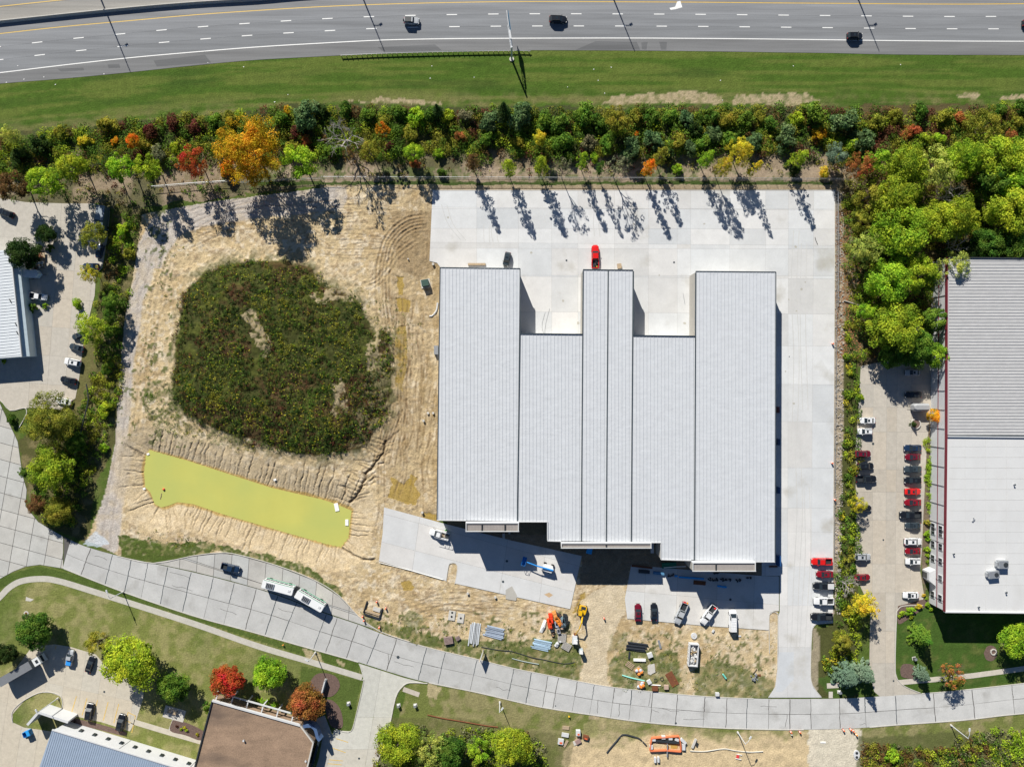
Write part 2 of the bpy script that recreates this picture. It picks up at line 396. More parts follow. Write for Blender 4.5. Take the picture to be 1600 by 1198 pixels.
# tyre tracks
def tracks(line, offs, w, depth, dark=.5):
    global Z
    pts = smoothline(line, 5); pad = 40
    x0 = min(p[0] for p in pts) - pad; x1 = max(p[0] for p in pts) + pad; y0 = min(p[1] for p in pts) - pad; y1 = max(p[1] for p in pts) + pad
    ix = np.where((gx / S + CX > x0) & (gx / S + CX < x1))[0]; iy = np.where((CY - gy / S > y0) & (CY - gy / S < y1))[0]
    if len(ix) == 0 or len(iy) == 0: return
    sl_ = (slice(iy[0], iy[-1] + 1), slice(ix[0], ix[-1] + 1))
    px, py = PX[sl_], PY[sl_]; lx = [p[0] for p in pts]
    for o in offs:
        q = []
        for i in range(len(pts)):
            a = pts[max(i - 1, 0)]; b = pts[min(i + 1, len(pts) - 1)]; L = math.hypot(b[0] - a[0], b[1] - a[1]) or 1
            q.append((pts[i][0] - (b[1] - a[1]) / L * o, pts[i][1] + (b[0] - a[0]) / L * o))
        dd, s_ = polydist(px + wx[sl_] * 3, py + wy[sl_] * 3, q)
        tot = sum(math.hypot(q[i + 1][0] - q[i][0], q[i + 1][1] - q[i][1]) for i in range(len(q) - 1))
        g = np.exp(-(dd / w) ** 2) * (.25 + .75 * ss(n2[sl_], .40, .56)) * ss(s_, 2, 25) * ss(tot - s_, 2, 25) * site[sl_]
        Z[sl_] -= g * depth; Z[sl_] += np.exp(-((dd - w * 2) / w) ** 2) * depth * .5 * ss(s_, 2, 25) * ss(tot - s_, 2, 25) * site[sl_]
        c = col[sl_]; c[:] = c * (1 - (g * dark)[..., None]) + cc(.20, .135, .07) * (g * dark)[..., None]
tracks([(676,345),(640,350),(612,375),(600,410),(598,450),(602,500),(615,540),(630,575),(632,600)], (-11,-6,0,4,10), 1.5, .14, .7)
tracks([(560,450),(590,440),(620,400),(660,370)], (-6, 0, 6), 1.5, .08)
tracks([(628,600),(622,640),(600,700),(590,730)], (-6, -2, 2, 6, 10), 1.5, .14, .6)
tracks([(650,470),(648,560),(645,640),(640,700),(625,790)], (-12, 4, 11), 1.5, .06, .4)
tracks([(270,380),(350,345),(450,335),(560,340),(640,330)], (-14, -6, 9, 20), 1.4, .05, .3)
tracks([(270,380),(248,450),(235,540),(222,620),(212,700)], (-8, 0, 8), 1.6, .07, .3)
tracks([(600,930),(680,930),(780,935),(900,960)], (-10, 8), 1.4, .04, .3)
tracks([(640,960),(700,940),(760,950),(800,970)], (-14, 4, 14), 1.4, .05, .35)
tracks([(940,870),(940,940),(930,1000),(928,1065)], (-16, -9, -3, 5, 12), 2.0, .05, .3)
_r = random.Random(77)
for i in range(16):
    x = _r.uniform(592, 680); y0 = _r.uniform(430, 640); L = _r.uniform(80, 230)
    ln = [(x + _r.uniform(-7, 7) + (12 if y0 + L * t > 700 else 0) * -t, y0 + L * t) for t in (0, .25, .5, .75, 1)]
    tracks(ln, (-4.5, 4.5), 1.2, .09, .55)
for i in range(12):
    x = _r.uniform(250, 560); y = _r.uniform(318, 395); L = _r.uniform(60, 150); tracks([(x, y), (x + L * .5, y - 8 + _r.uniform(-10, 10)), (x + L, y + _r.uniform(-14, 10))], (-4.5, 4.5), 1.1, .06, .4)
for i in range(12):
    x = _r.uniform(600, 860); y = _r.uniform(925, 985); L = _r.uniform(40, 110); tracks([(x, y), (x + L * .5, y + _r.uniform(-8, 8)), (x + L, y + _r.uniform(-14, 14))], (-4.5, 4.5), 1.1, .06, .45)
# packed entrance road
ent = area([(905,940),(975,900),(978,950),(955,1000),(948,1030),(950,1060),(958,1076),(905,1070),(912,1040),(918,1000),(905,960)], 1.2, 2)
setc(ent, cc(.54, .46, .33), .8); Z = np.where(ent, Z * .3, Z)
# dark loam between the walls and the aprons
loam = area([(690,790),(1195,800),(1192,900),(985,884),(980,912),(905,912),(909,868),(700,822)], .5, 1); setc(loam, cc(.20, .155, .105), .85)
# mound: a weedy stockpile
PXw, PYw = PX + wx * 14 + wsx * 5, PY + wy * 14 + wsy * 5
ix = (PX > 220) & (PX < 660) & (PY > 370) & (PY < 760)
md = np.zeros(X.shape); dd, _ = polydist(PXw[ix], PYw[ix], MOUND, True); ins = inpoly(PXw[ix], PYw[ix], MOUND)
md[ix] = np.where(ins, dd, -dd); md[~ix] = -99
setc(md > -26, cc(.30, .245, .145), ss(md, -26, -2) * ss(n3, .35, .6) * .9)
setc(md > -26, cc(.07, .08, .025), ss(md, -26, 0) * ss(n2, .52, .62) * .7)
mv = ss(md, -3, 3); setc(mv > 0, cc(.05, .055, .016), mv)
setc(mv > 0, cc(.08, .09, .018), mv * ss(n2, .45, .65) * .7); setc(mv > 0, cc(.075, .045, .022), mv * ss(n1, .5, .62) * .8)
bare = np.zeros(X.shape, bool)
for p in ([(385,498),(398,484),(408,490),(416,520),(428,545),(418,560),(402,545),(392,520)],[(486,460),(505,448),(545,452),(568,476),(530,466),(500,474)],[(518,600),(540,590),(548,640),(532,655),(522,640),(530,622)],[(572,540),(588,518),(598,532),(586,580),(574,580)]):
    bare |= area(p, 4, 4)
setc(bare, cc(.36, .29, .18), ss(n3, .3, .6) * .8)
Z += ss(md, -30, 60) * 2.6 + mv * (n2 - .5) * .5
sz = area([(225,585),(262,590),(285,640),(330,668),(400,692),(400,708),(300,690),(240,665),(222,630)], 3, 3); setc(sz, cc(.20, .18, .09), ss(n3 * .5 + n2 * .5, .42, .58) * .75)
sz = area([(585,520),(612,540),(608,640),(575,690),(545,700),(555,640),(575,590)], 3, 3); setc(sz, cc(.26, .22, .12), ss(n3 * .5 + n2 * .5, .42, .58) * .6)
# the pond basin: banks cut by erosion rills
ix = (PX > 150) & (PX < 700) & (PY > 620) & (PY < 960)
pd_ = np.full(X.shape, 99.); ps = np.zeros(X.shape)
dd, s_ = polydist(PX[ix], PY[ix], POND, True); ins = inpoly(PX[ix] + wsx[ix] * 3, PY[ix] + wsy[ix] * 3, POND)
pd_[ix] = np.where(ins, -dd, dd); ps[ix] = s_
bankw = np.where(PY < 740 + (PX - 300) * .2, 38, 36)
bank = ss(pd_, 0, 40)
inb = pd_ < 62
Z = np.where(inb, Z * np.clip(pd_ / 50, .1, 1), Z); Z -= (1 - np.clip(pd_ / 40, -.6, 1)) * 1.40 * inb * (pd_ < 40)
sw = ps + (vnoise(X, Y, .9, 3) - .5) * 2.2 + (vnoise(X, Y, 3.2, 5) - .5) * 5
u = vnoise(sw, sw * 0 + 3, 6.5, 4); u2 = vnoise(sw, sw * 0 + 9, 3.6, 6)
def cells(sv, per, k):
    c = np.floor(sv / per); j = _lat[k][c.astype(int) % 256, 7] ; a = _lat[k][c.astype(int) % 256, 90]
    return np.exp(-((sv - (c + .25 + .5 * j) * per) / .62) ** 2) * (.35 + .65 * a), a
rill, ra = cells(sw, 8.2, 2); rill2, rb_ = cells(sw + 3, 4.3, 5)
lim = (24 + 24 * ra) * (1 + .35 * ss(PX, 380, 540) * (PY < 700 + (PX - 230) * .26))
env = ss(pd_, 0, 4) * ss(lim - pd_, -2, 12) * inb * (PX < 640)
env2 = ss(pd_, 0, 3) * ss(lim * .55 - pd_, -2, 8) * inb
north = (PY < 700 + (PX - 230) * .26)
Z -= env * rill * .36 + env2 * rill2 * .16
setc(inb, cc(.52, .42, .275), ss(55 - pd_, 0, 25) * .7)
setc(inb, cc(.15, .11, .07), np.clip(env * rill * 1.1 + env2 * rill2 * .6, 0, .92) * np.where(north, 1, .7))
setc(inb, cc(.36, .30, .21), ss(20 - pd_, 0, 14) * .6 * north)
setc(inb, cc(.38, .25, .07), ss(4 + n2 * 5 - pd_, 0, 4) * .85)
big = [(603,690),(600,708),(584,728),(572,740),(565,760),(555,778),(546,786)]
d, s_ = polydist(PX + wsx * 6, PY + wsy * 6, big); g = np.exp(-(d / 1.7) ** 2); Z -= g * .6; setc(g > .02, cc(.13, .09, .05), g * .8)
for i in range(16):
    t = i / 15; bx = 603 - 57 * t; by = 690 + 96 * t
    for sg in (-1, 1):
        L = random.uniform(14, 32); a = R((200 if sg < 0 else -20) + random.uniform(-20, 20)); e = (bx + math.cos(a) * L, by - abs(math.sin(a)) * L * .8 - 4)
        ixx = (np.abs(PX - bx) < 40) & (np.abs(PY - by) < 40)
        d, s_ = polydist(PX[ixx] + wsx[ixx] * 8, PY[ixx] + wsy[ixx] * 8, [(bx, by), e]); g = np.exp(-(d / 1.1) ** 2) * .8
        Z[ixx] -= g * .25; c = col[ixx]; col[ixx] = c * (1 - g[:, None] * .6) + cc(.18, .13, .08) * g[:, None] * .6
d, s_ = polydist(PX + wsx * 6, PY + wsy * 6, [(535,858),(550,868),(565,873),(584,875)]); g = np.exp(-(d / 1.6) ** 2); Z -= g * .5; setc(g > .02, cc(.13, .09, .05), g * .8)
Z = np.where(PY > 600, np.where((PX > 590) & (PX < 690) & (PY < 900), Z, Z), Z)
# green fringe by the lay-by and south of the site
for p, w in (([(183,832),(230,845),(300,858),(345,860),(400,875),(440,885),(495,905),(530,935),(540,930),(500,895),(430,868),(350,852),(290,848),(230,872),(186,866)], .95), ([(186,834),(290,850),(340,862),(240,880),(186,868)], .95),
             ([(560,958),(600,972),(660,985),(700,1000),(760,1000),(850,1000),(905,1005),(912,1040),(900,1066),(800,1046),(700,1018),(590,990)], .9),
             ([(985,1010),(1000,1015),(1060,1020),(1065,1060),(1060,1086),(960,1075),(950,1040),(965,1025)], .85), ([(1082,1045),(1120,1030),(1210,1060),(1210,1090),(1085,1088)], .8),
             ([(950,990),(985,985),(980,1010),(955,1020)], .4), ([(640,950),(665,965),(655,985),(625,975)], .6)):
    setc(area(p, 2.2, 6), cc(.075, .105, .022) , w * (.55 + .45 * ss(n3 * .5 + n2 * .5, .36, .54)))
# soft weeds in the site
wd = ss(n3 * .5 + n2 * .5, .60, .66) * site * ((PX > 960) & (PY > 985) | (PX > 540) & (PX < 900) & (PY > 955) | (PX < 290) & (PY > 560) & (PY < 700)| (PX<270)&(PY<560) & (PX>225)); setc(site, cc(.10, .12, .035), wd * .8)
# lawns south
lawn = area([(-200,895),(60,880),(130,900),(560,1040),(600,1198),(600,1400),(-200,1400)], .5, 1)
setc(lawn, cc(.16, .18, .05)); setc(lawn, cc(.27, .25, .11), ss(n1 * .4 + n2 * .6, .42, .62) * .85); setc(lawn, cc(.085, .13, .025), ss(n4, .5, .65) * .6)
setc(area([(-20,905),(60,884),(130,900),(300,962),(560,1036),(562,1052),(300,968),(150,920),(60,900),(-20,925)], .5, 1), cc(.062, .10, .02), .85)
setc(area([(470,1040),(566,1062),(550,1140),(490,1140),(470,1100)], 1, 1), cc(.075, .11, .025), .9)
s2 = area([(600,1198),(640,1064),(800,1090),(1000,1126),(1200,1140),(1400,1130),(1700,1110),(1700,1400),(590,1400)], .5, 1)
setc(s2, cc(.14, .16, .045)); setc(s2, cc(.25, .22, .11), ss(n2 * .6 + n1 * .4, .45, .6) * .8)
bd = area([(900,1150),(930,1118),(985,1116),(1000,1140),(1200,1140),(1262,1138),(1275,1160),(1272,1230),(880,1230),(880,1175)], 3, 5)
setc(bd, cc(.52, .41, .25), .25 + .75 * ss(n2 * .4 + n1 * .2 + ss(PY, 1120, 1190) * .5, .4, .65)); Z += bd * (n2 - .5) * .3
setc(area([(1262,1136),(1343,1136),(1352,1170),(1355,1230),(1262,1230)], 1.5, 3), cc(.56, .51, .41), .95)
setc(area([(918,1116),(937,1118),(934,1126),(922,1124)], 1, 3), STRAW, .9)
for p in ([(812,1038),(816,1036),(814,1060),(810,1060)], [(832,1030),(836,1030),(833,1062),(829,1062)], [(1066,1045),(1074,1045),(1072,1085),(1064,1085)], [(470,1012),(500,1020),(505,1035),(480,1030)], [(525,1030),(540,1034),(538,1040),(527,1037)], [(668,1066),(690,1072),(682,1092),(668,1088)]):
    setc(area(p, .8, 2), cc(.40, .33, .20), .8)
# east side
eg = area([(1303,480),(1340,480),(1340,1090),(1283,1090),(1270,1075),(1268,985),(1303,975)], .6, 1)
setc(eg, cc(.07, .075, .025)); gs = area([(1303,300),(1318,300),(1320,480),(1316,700),(1312,860),(1302,975),(1300,700)], .8, 2)
setc(gs, cc(.34, .28, .21), .6 + .4 * ss(n2, .3, .6)); setc(gs, cc(.20, .11, .06), ss(vnoise(X, Y, 2.2, 3), .5, .7) * .6 * (PY < 480)); Z += gs * (n3 - .5) * .4
setc(area([(1268,985),(1275,980),(1282,1000),(1276,1085),(1268,1070)], .8, 2), cc(.33, .28, .20), .8)
lw = area([(1400,950),(1500,950),(1620,950),(1620,1060),(1440,1086),(1405,1070),(1398,1040)], .5, 1)
setc(lw, cc(.052, .098, .018)); setc(lw, cc(.12, .13, .04), ss(n2, .5, .75) * .6)
setc(area([(1275,1060),(1355,1045),(1375,1080),(1300,1090)], .5, 1), cc(.055, .10, .02), .9)
setc(area([(1440,560),(1470,540),(1460,700),(1446,940),(1440,900)], .3, .5), cc(.16, .12, .09), .9)
setc(area([(1340,1150),(1620,1140),(1620,1300),(1340,1300)], 3, 3), cc(.09, .10, .035), .8)
setc(area([(-10,620),(15,640),(45,635),(42,650),(30,672),(-10,668)], .4, .6), cc(.07, .10, .025), .95)
setc(area([(575,1198),(600,1120),(700,1120),(900,1150),(880,1240),(575,1240)], 1, 2), cc(.10, .10, .04), .5)
# paved zones sit 3 cm above: flatten the soil beneath them
FLAT = [[(671,293),(1310,293),(1306,500),(1303,975),(1272,980),(1262,1092),(1198,1092),(1219,960),(1206,990),(975,970),(982,876),(1195,903),(1200,850),(683,820),(683,410),(666,412)],
        [(594,786),(912,866),(892,956),(588,878)], [(-60,60),(1700,-60),(1700,90),(1200,84),(600,88),(340,103),(-60,140)],
        [(-60,500),(60,300),(185,318),(170,440),(130,640),(30,700),(60,812),(235,875),(345,858),(440,880),(530,925),(592,984),(950,1068),(1280,1085),(1620,1060),(1620,1120),(1340,1141),(1200,1143),(1000,1131),(800,1098),(640,1070),(560,1040),(120,905),(60,886),(-60,920)],
        [(1330,560),(1470,550),(1450,960),(1400,1060),(1440,1090),(1350,1092),(1362,950),(1335,900)]]
for p in FLAT: Z = np.where(inpoly(PX, PY, p), np.minimum(Z, 0) * 0 - .02, Z)
edge = np.minimum.reduce([X + 168, 168 - X, Y + 128, 128 - Y]); Z *= ss(edge, 0, 2)
col[:] = np.clip(col * (1 + (rng.random(X.shape)[..., None] - .5) * .16), .01, .9)
ny, nx = X.shape
v = np.stack([X, Y, Z], -1).reshape(-1, 3)
idx = np.arange(nx * ny).reshape(ny, nx)
q = np.stack([idx[:-1, :-1], idx[:-1, 1:], idx[1:, 1:], idx[1:, :-1]], -1).reshape(-1, 4)
# the same sheet goes on to the horizon
BIG = 4000; ring = np.array([[-BIG, -BIG, 0], [BIG, -BIG, 0], [BIG, BIG, 0], [-BIG, BIG, 0]], float)
n0 = len(v); v = np.vstack([v, ring]); cr = [idx[0, 0], idx[0, -1], idx[-1, -1], idx[-1, 0]]
q = np.vstack([q, [[n0, n0 + 1, cr[1], cr[0]], [n0 + 1, n0 + 2, cr[2], cr[1]], [n0 + 2, n0 + 3, cr[3], cr[2]], [n0 + 3, n0, cr[0], cr[3]]]])
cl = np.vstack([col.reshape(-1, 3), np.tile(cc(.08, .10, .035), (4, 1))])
def npmesh(name, v, q, cols=None, vv=None):
    k = q.shape[1]; me = bpy.data.meshes.new(name)
    me.vertices.add(len(v)); me.vertices.foreach_set('co', v.astype(np.float32).ravel())
    me.loops.add(q.size); me.loops.foreach_set('vertex_index', q.astype(np.int32).ravel())
    me.polygons.add(len(q)); me.polygons.foreach_set('loop_start', np.arange(0, q.size, k, dtype=np.int32))
    try: me.polygons.foreach_set('loop_total', np.full(len(q), k, dtype=np.int32))
    except Exception: pass
    if cols is not None:
        a = me.color_attributes.new('Col', 'FLOAT_COLOR', 'POINT'); a.data.foreach_set('color', np.hstack([cols, np.ones((len(cols), 1))]).astype(np.float32).ravel())
    if vv is not None:
        a = me.attributes.new('v', 'FLOAT', 'POINT'); a.data.foreach_set('value', vv.astype(np.float32))
    me.update(calc_edges=True); return me
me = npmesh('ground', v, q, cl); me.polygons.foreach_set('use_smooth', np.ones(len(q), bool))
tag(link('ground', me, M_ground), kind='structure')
def gz(px, py):
    x = (px - CX) * S; y = (CY - py) * S; i = int(np.clip(np.searchsorted(gx, x), 0, nx - 1)); j = int(np.clip(np.searchsorted(gy, y), 0, ny - 1)); return float(Z[j, i])
# pond water
wpoly = [(p[0] + (p[0] - 380) * .012, p[1] + (p[1] - 775) * .04) for p in POND]
o = sheet('pond_water', wpoly, -1.35, M_water, thick=.1, kind='structure')
# ------------------------------------------------------------------ highway
YL = smoothline([(-90,64),(0,53),(100,42),(200,33),(300,24),(400,17),(500,11),(600,7),(700,4.5),(800,3),(900,3),(1000,3.5),(1100,4),(1200,5),(1300,5.7),(1400,6.5),(1500,7),(1600,6.3),(1700,5)], 4)
WL = smoothline([(-90,124),(0,114),(100,102),(200,91),(300,82),(400,74),(500,68),(600,63),(700,61),(800,60.3),(900,60),(1000,60),(1100,60.6),(1200,61.5),(1300,62.7),(1400,64),(1500,64.7),(1600,65),(1700,65)], 4)
SB = smoothline([(-90,140),(0,131),(100,123),(200,113.5),(300,103),(400,94),(530,87),(600,83),(700,80),(800,79),(900,79),(1000,79.5),(1100,80.5),(1200,82),(1300,83.3),(1400,85.5),(1600,86.5),(1700,87)], 4)
hw_ = empty('highway'); hw_['kind'] = 'structure'
def shift(line, dy): return [(x, y + dy) for x, y in line]
BAR = smoothline([(-90,46),(0,36),(178,17.5),(300,7),(400,1),(500,-7),(700,-16),(1000,-18),(1700,-16)], 4)
far = [(x, y - 400) for x, y in BAR]
hw_bed = MB(); hw_bed.prism(W([(-90,-140),(1700,-170),(1700,87)] + SB[::-1]), -.03, .0); hw_bed.obj('roadbed', M_asph, hw_, (.18,.18,.18))
# carriageway lanes as separate strips (slightly different tones of asphalt), shoulder beyond
def band(name, a, b, z, m, colr, parent=hw_):
    xs = [p[0] for p in YL]; poly = [(x, a(x)) for x in xs] + [(x, b(x)) for x in xs[::-1]]
    mb = MB(); mb.prism(W(poly), z - .05, z); return mb.obj(name, m, parent, colr)
fY = lambda x: interp(YL, x); fW = lambda x: interp(WL, x); fS = lambda x: interp(SB, x); fB = lambda x: interp(BAR, x)
band('lane', lambda x: fY(x) - 1, lambda x: fY(x) + (fW(x) - fY(x)) / 3, .024, M_asph, (.235, .243, .256))
band('lane', lambda x: fY(x) + (fW(x) - fY(x)) / 3 + .15, lambda x: fY(x) + (fW(x) - fY(x)) * 2 / 3, .024, M_asph, (.215, .223, .235))
band('lane', lambda x: fY(x) + (fW(x) - fY(x)) * 2 / 3 + .15, lambda x: fW(x) + .8, .024, M_asph, (.205, .213, .224))
band('shoulder', lambda x: fW(x) + 1, lambda x: fS(x), .024, M_asph, (.185, .187, .19))
band('shoulder', lambda x: fB(x) - 1, lambda x: fY(x) - 1.2, .024, M_asph, (.235, .238, .245))
band('lane', lambda x: fB(x) - 140, lambda x: fB(x) - 24, .024, M_asph, (.24, .24, .24))
band('shoulder', lambda x: fB(x) - 23.8, lambda x: fB(x) - 3, .024, M_asph, (.29, .28, .26))
def wlabel(o, t): o['label'] = t; return o
ribbon('edge_line', YL, .26, .025, .032, M_yellow, hw_); ribbon('edge_line', WL, .26, .025, .032, M_white, hw_)
ribbon('edge_line', shift(BAR, -25.5), .26, .025, .032, M_yellow, hw_)
dm = None
for r_, x0, dx, t in ((0, 58, 64.8, 1 / 3), (1, 62, 64.8, 2 / 3)):
    for k in range(-1, 25):
        x = x0 + k * dx
        if x > 1640: break
        y = fY(x) + (fW(x) - fY(x)) * t; y2 = fY(x + 8) + (fW(x + 8) - fY(x + 8)) * t
        if dm is None:
            mb = MB(); mb.box((0, 0, 0), (3.1, .24, .008)); dm = mb.mesh('lane_dash'); dm.materials.append(M_white)
        o = bpy.data.objects.new('lane_dash', dm); C.objects.link(o); o.parent = hw_; p = P(x, y, .030); o.location = (p.x, p.y, .030); o.rotation_euler = (0, 0, -math.atan2(y2 - y, 8))
for p in ([(1002,67),(1012,66),(1010,78),(1003,77)], [(1030,66),(1042,66),(1041,78),(1033,78)], [(930,65),(995,66),(1000,78),(900,78)], [(590,74),(680,70),(690,79),(600,82)], [(168,101),(186,100),(188,106),(170,107)], [(240,95),(320,86),(330,98),(245,104)], [(90,108),(130,106),(132,110),(95,112)]):
    sheet('asphalt_patch', p, .031, M_asph, hw_, (.135, .138, .142), .004)
sheet('white_spill', [(1058,3),(1063,2),(1066,12),(1055,15),(1048,16),(1046,13),(1055,11)], .036, M_white, hw_, None, .003)
# median wall
mw = empty('median_wall', label='low concrete wall dividing the two carriageways of the highway', cat='wall'); mw['label'] = 'low concrete median wall running along the top left edge of the highway'
ms = MB()
pts = [P(*p) for p in shift(BAR, -1)]
prof = [(-.45, 0), (-.2, .35), (-.12, 1.0), (.12, 1.0), (.2, .35), (.45, 0)]
rings = []
for i, p in enumerate(pts):
    d = pts[min(i + 1, len(pts) - 1)] - pts[max(i - 1, 0)]; d.normalize(); nr = Vector((-d.y, d.x, 0)); rings.append([p + nr * -a + Vector((0, 0, z + .02)) for a, z in prof])
ms.loft(rings); ms.obj('wall_body', M_kerb, mw)
# guardrail
gr = empty('guard_rail', P(533, 88), label='galvanised guard rail on posts along the highway shoulder left of the sign gantry', cat='guard rail')
GRL = [(533, 88.5), (600, 85.5), (700, 82.8), (800, 81.2), (829, 81.8)]
o = ribbon('rail', smoothline(GRL, 6), .10, .50, .82, M_metal); o.parent = gr; o.location = -gr.location
post = None
for i in range(38):
    x = 534 + i * 7.9; y = interp(GRL, x) + 1.2
    if post is None:
        mb = MB(); mb.box((0, 0, .42), (.16, .2, .84)); post = mb.mesh('post'); post.materials.append(M_wood)
    o = bpy.data.objects.new('post', post); C.objects.link(o); o.parent = gr; q_ = P(x, y) - gr.location; o.location = q_

# ------------------------------------------------------------------ street
NE_ = smoothline([(100,838),(130,852),(185,868),(240,880),(300,893),(360,908),(430,928),(500,955),(560,975),(600,991),(640,1003),(680,1014),(740,1028),(800,1043),(850,1053),(900,1063),(950,1072),(1000,1078),(1060,1084),(1130,1089),(1202,1091),(1283,1091),(1330,1090),(1375,1087),(1440,1083),(1500,1078),(1600,1067),(1720,1055)], 3)
SE_ = smoothline([(100,888),(130,900),(200,927),(300,961),(380,983),(440,1000),(500,1017),(560,1034),(630,1056),(670,1066),(740,1080),(800,1094),(850,1105),(930,1117),(1000,1127),(1100,1135.5),(1200,1139),(1280,1139),(1340,1137),(1400,1132),(1500,1125),(1560,1118),(1600,1114),(1720,1103)], 3)
st_ = empty('street'); st_['kind'] = 'structure'
mb = MB(); mb.prism(W(NE_ + SE_[::-1]), -.06, .012); mb.obj('joint_filler', M_joint, st_)
fN = lambda x: interp(NE_, x); fE = lambda x: interp(SE_, x)
js = [104,134,170,200,226,256,292,326,358,392,424,452,500,518,550,583,612,660,690,740,798,826,852,868,898,925,957,985,1018,1057,1100,1135,1167,1201,1234,1267,1312,1352,1400,1460,1521,1583,1640,1700]
rnd = random.Random(11)
for i in range(len(js) - 1):
    a, b = js[i], js[i + 1]
    for lane in (0, 1):
        def pt(x, t):
            # transverse joints run square to the street: slide x with t
            sl_ = (fN(x + 20) - fN(x - 20)) / 40; wdt = fE(x) - fN(x); xx = x + (.5 - t) * wdt * sl_ * .9
            return (xx, fN(xx) + (fE(xx) - fN(xx)) * t)
        t0, t1 = (0.0, .5) if lane == 0 else (.5, 1.0)
        n = 3
        poly = [pt(a + (b - a) * k / n, t0) for k in range(n + 1)] + [pt(b - (b - a) * k / n, t1) for k in range(n + 1)]
        w = W(poly); c = (sum(p[0] for p in w) / len(w), sum(p[1] for p in w) / len(w))
        rr = []
        for p in w:
            d = math.hypot(p[0] - c[0], p[1] - c[1]); g = rnd.uniform(.045, .085); rr.append(((p[0] - c[0]) * (1 - g / d), (p[1] - c[1]) * (1 - g / d)))
        mb = MB(); mb.prism(rr, -.06, 0); tt = rnd.uniform(.94, 1.05) * (1.0 if a > 800 else .93)
        o = mb.obj('slab', M_concold, st_, (.475 * tt, .475 * tt, .465 * tt)); o.location = (c[0], c[1], .035)
# lay-by, west junction and driveways: concrete laid in panels
lay = empty('lay_by'); lay['kind'] = 'structure'
LAY = [(238,879),(300,869),(345,864),(372,867),(430,883),(490,906),(530,931),(560,963),(592,985),(560,974),(500,954),(430,927),(360,907),(300,892)]
sheet('joint_filler', LAY, .010, M_joint, lay, None, .05)
slabs('lay_by', LAY, .034, [((272 + 27 * k, 1000), (283 + 27 * k, 850)) for k in range(12)] + [((250, 862), (420, 915)), ((420, 915), (600, 975))], M_concold, lay, (.415, .41, .39), .06, .07, seed=5)
wj = empty('west_junction'); wj['kind'] = 'structure'
WJ = [(-120,560),(0,630),(28,690),(35,740),(42,765),(40,790),(60,815),(99,838),(99,888),(62,882),(40,885),(20,893),(-20,915),(-120,1000)]
sheet('joint_filler', WJ, .010, M_joint, wj, None, .05)
slabs('west', WJ, .034, [((-60 + 27 * k, 1000), (10 + 27 * k, 600)) for k in range(6)] + [((-100, 690 + 26 * k), (120, 750 + 26 * k)) for k in range(-3, 9)], M_concold, wj, (.45, .44, .41), .05, .08, seed=6)
def paving(name, poly, cuts, c, m=None, z=.034, seed=2, gap=.05, filler=None, jit=.05):
    e = empty(name); e['kind'] = 'structure'
    sheet('joint_filler', poly, z - .022, filler or M_joint, e, None, .05)
    slabs(name, poly, z, cuts, m or M_concold, e, c, jit, gap, seed=seed); return e
paving('brown_building_drive', [(561,1036),(630,1058),(669,1068),(640,1066),(628,1073),(618,1090),(607,1140),(588,1200),(586,1260),(480,1260),(500,1198),(522,1140),(549,1142),(556,1118),(568,1062),(565,1050)],
       [((480,1120),(640,1120)),((480,1170),(640,1170)),((600,1020),(560,1260))], (.50,.485,.43), M_walk, seed=8, gap=.03, filler=M_jointl)
paving('left_lot', [(-60,300),(40,316),(100,318),(150,318),(172,330),(168,372),(160,418),(150,430),(148,462),(138,500),(130,540),(124,590),(118,622),(95,640),(45,637),(16,641),(0,625),(-60,600)],
       [((-60,365+45*k),(200,385+45*k)) for k in range(7)] + [((70+28*k,300),(40+28*k,680)) for k in range(5)], (.46,.42,.36), M_walk, seed=9, gap=.02, filler=M_jointl, jit=.03)
paving('east_lot', [(1345,572),(1400,560),(1462,552),(1448,700),(1443,800),(1441,850),(1438,893),(1444,930),(1440,944),(1412,945),(1402,952),(1400,965),(1398,1046),(1404,1064),(1416,1074),(1438,1083),(1375,1088),(1366,1080),(1358,1050),(1360,950),(1337,900),(1337,700)],
       [((1365,500),(1362,1100)),((1386,500),(1383,1100)),((1403,500),(1398,960)),((1425,500),(1422,950))] + [((1300,y),(1480,y + 1)) for y in (600,636,674,733,768,812,880,925,985,1035)], (.44,.40,.34), M_walk, seed=10, gap=.03, filler=M_jointl, jit=.08)
paving('south_west_lot', [(0,1070),(20,1050),(50,1010),(85,1006),(110,1010),(150,1022),(165,1040),(225,1075),(224,1090),(213,1124),(203,1142),(160,1128),(95,1113),(98,1100),(96,1088),(80,1082),(62,1082),(40,1092),(20,1115),(20,1128),(38,1136),(80,1142),(65,1210),(-60,1260),(-60,1080)],
       [((110+28*k,1000),(80+28*k,1200)) for k in range(-3,5)] + [((0,1050),(230,1100)),((-60,1080),(220,1150))], (.50,.455,.375), M_walk, seed=12, gap=.02, filler=M_jointl, jit=.025)
for i in range(5):
    sheet('parking_line', [(119+16.5*i,1087+3*i),(120.2+16.5*i,1087+3*i),(112.5+16.5*i,1113+4*i),(111.3+16.5*i,1113+4*i)], .045, M_yellow, None, None, .004, 'structure').name = 'parking_line'
for (a, b) in (((148,1027),(141,1053)),((108,1012),(101,1036)),((200,1112),(195,1140)),((212,1117),(206,1144)),((200,1112),(212,1118)),((196,1124),(209,1131)),((88,1008),(86,1014)),((525,1153),(544,1159)),((520,1168),(540,1175)),((512,1186),(536,1188)),((510,1192),(534,1194))):
    ribbon('parking_line', [a, b], .2, .036, .045, M_yellow, None, kind='structure')
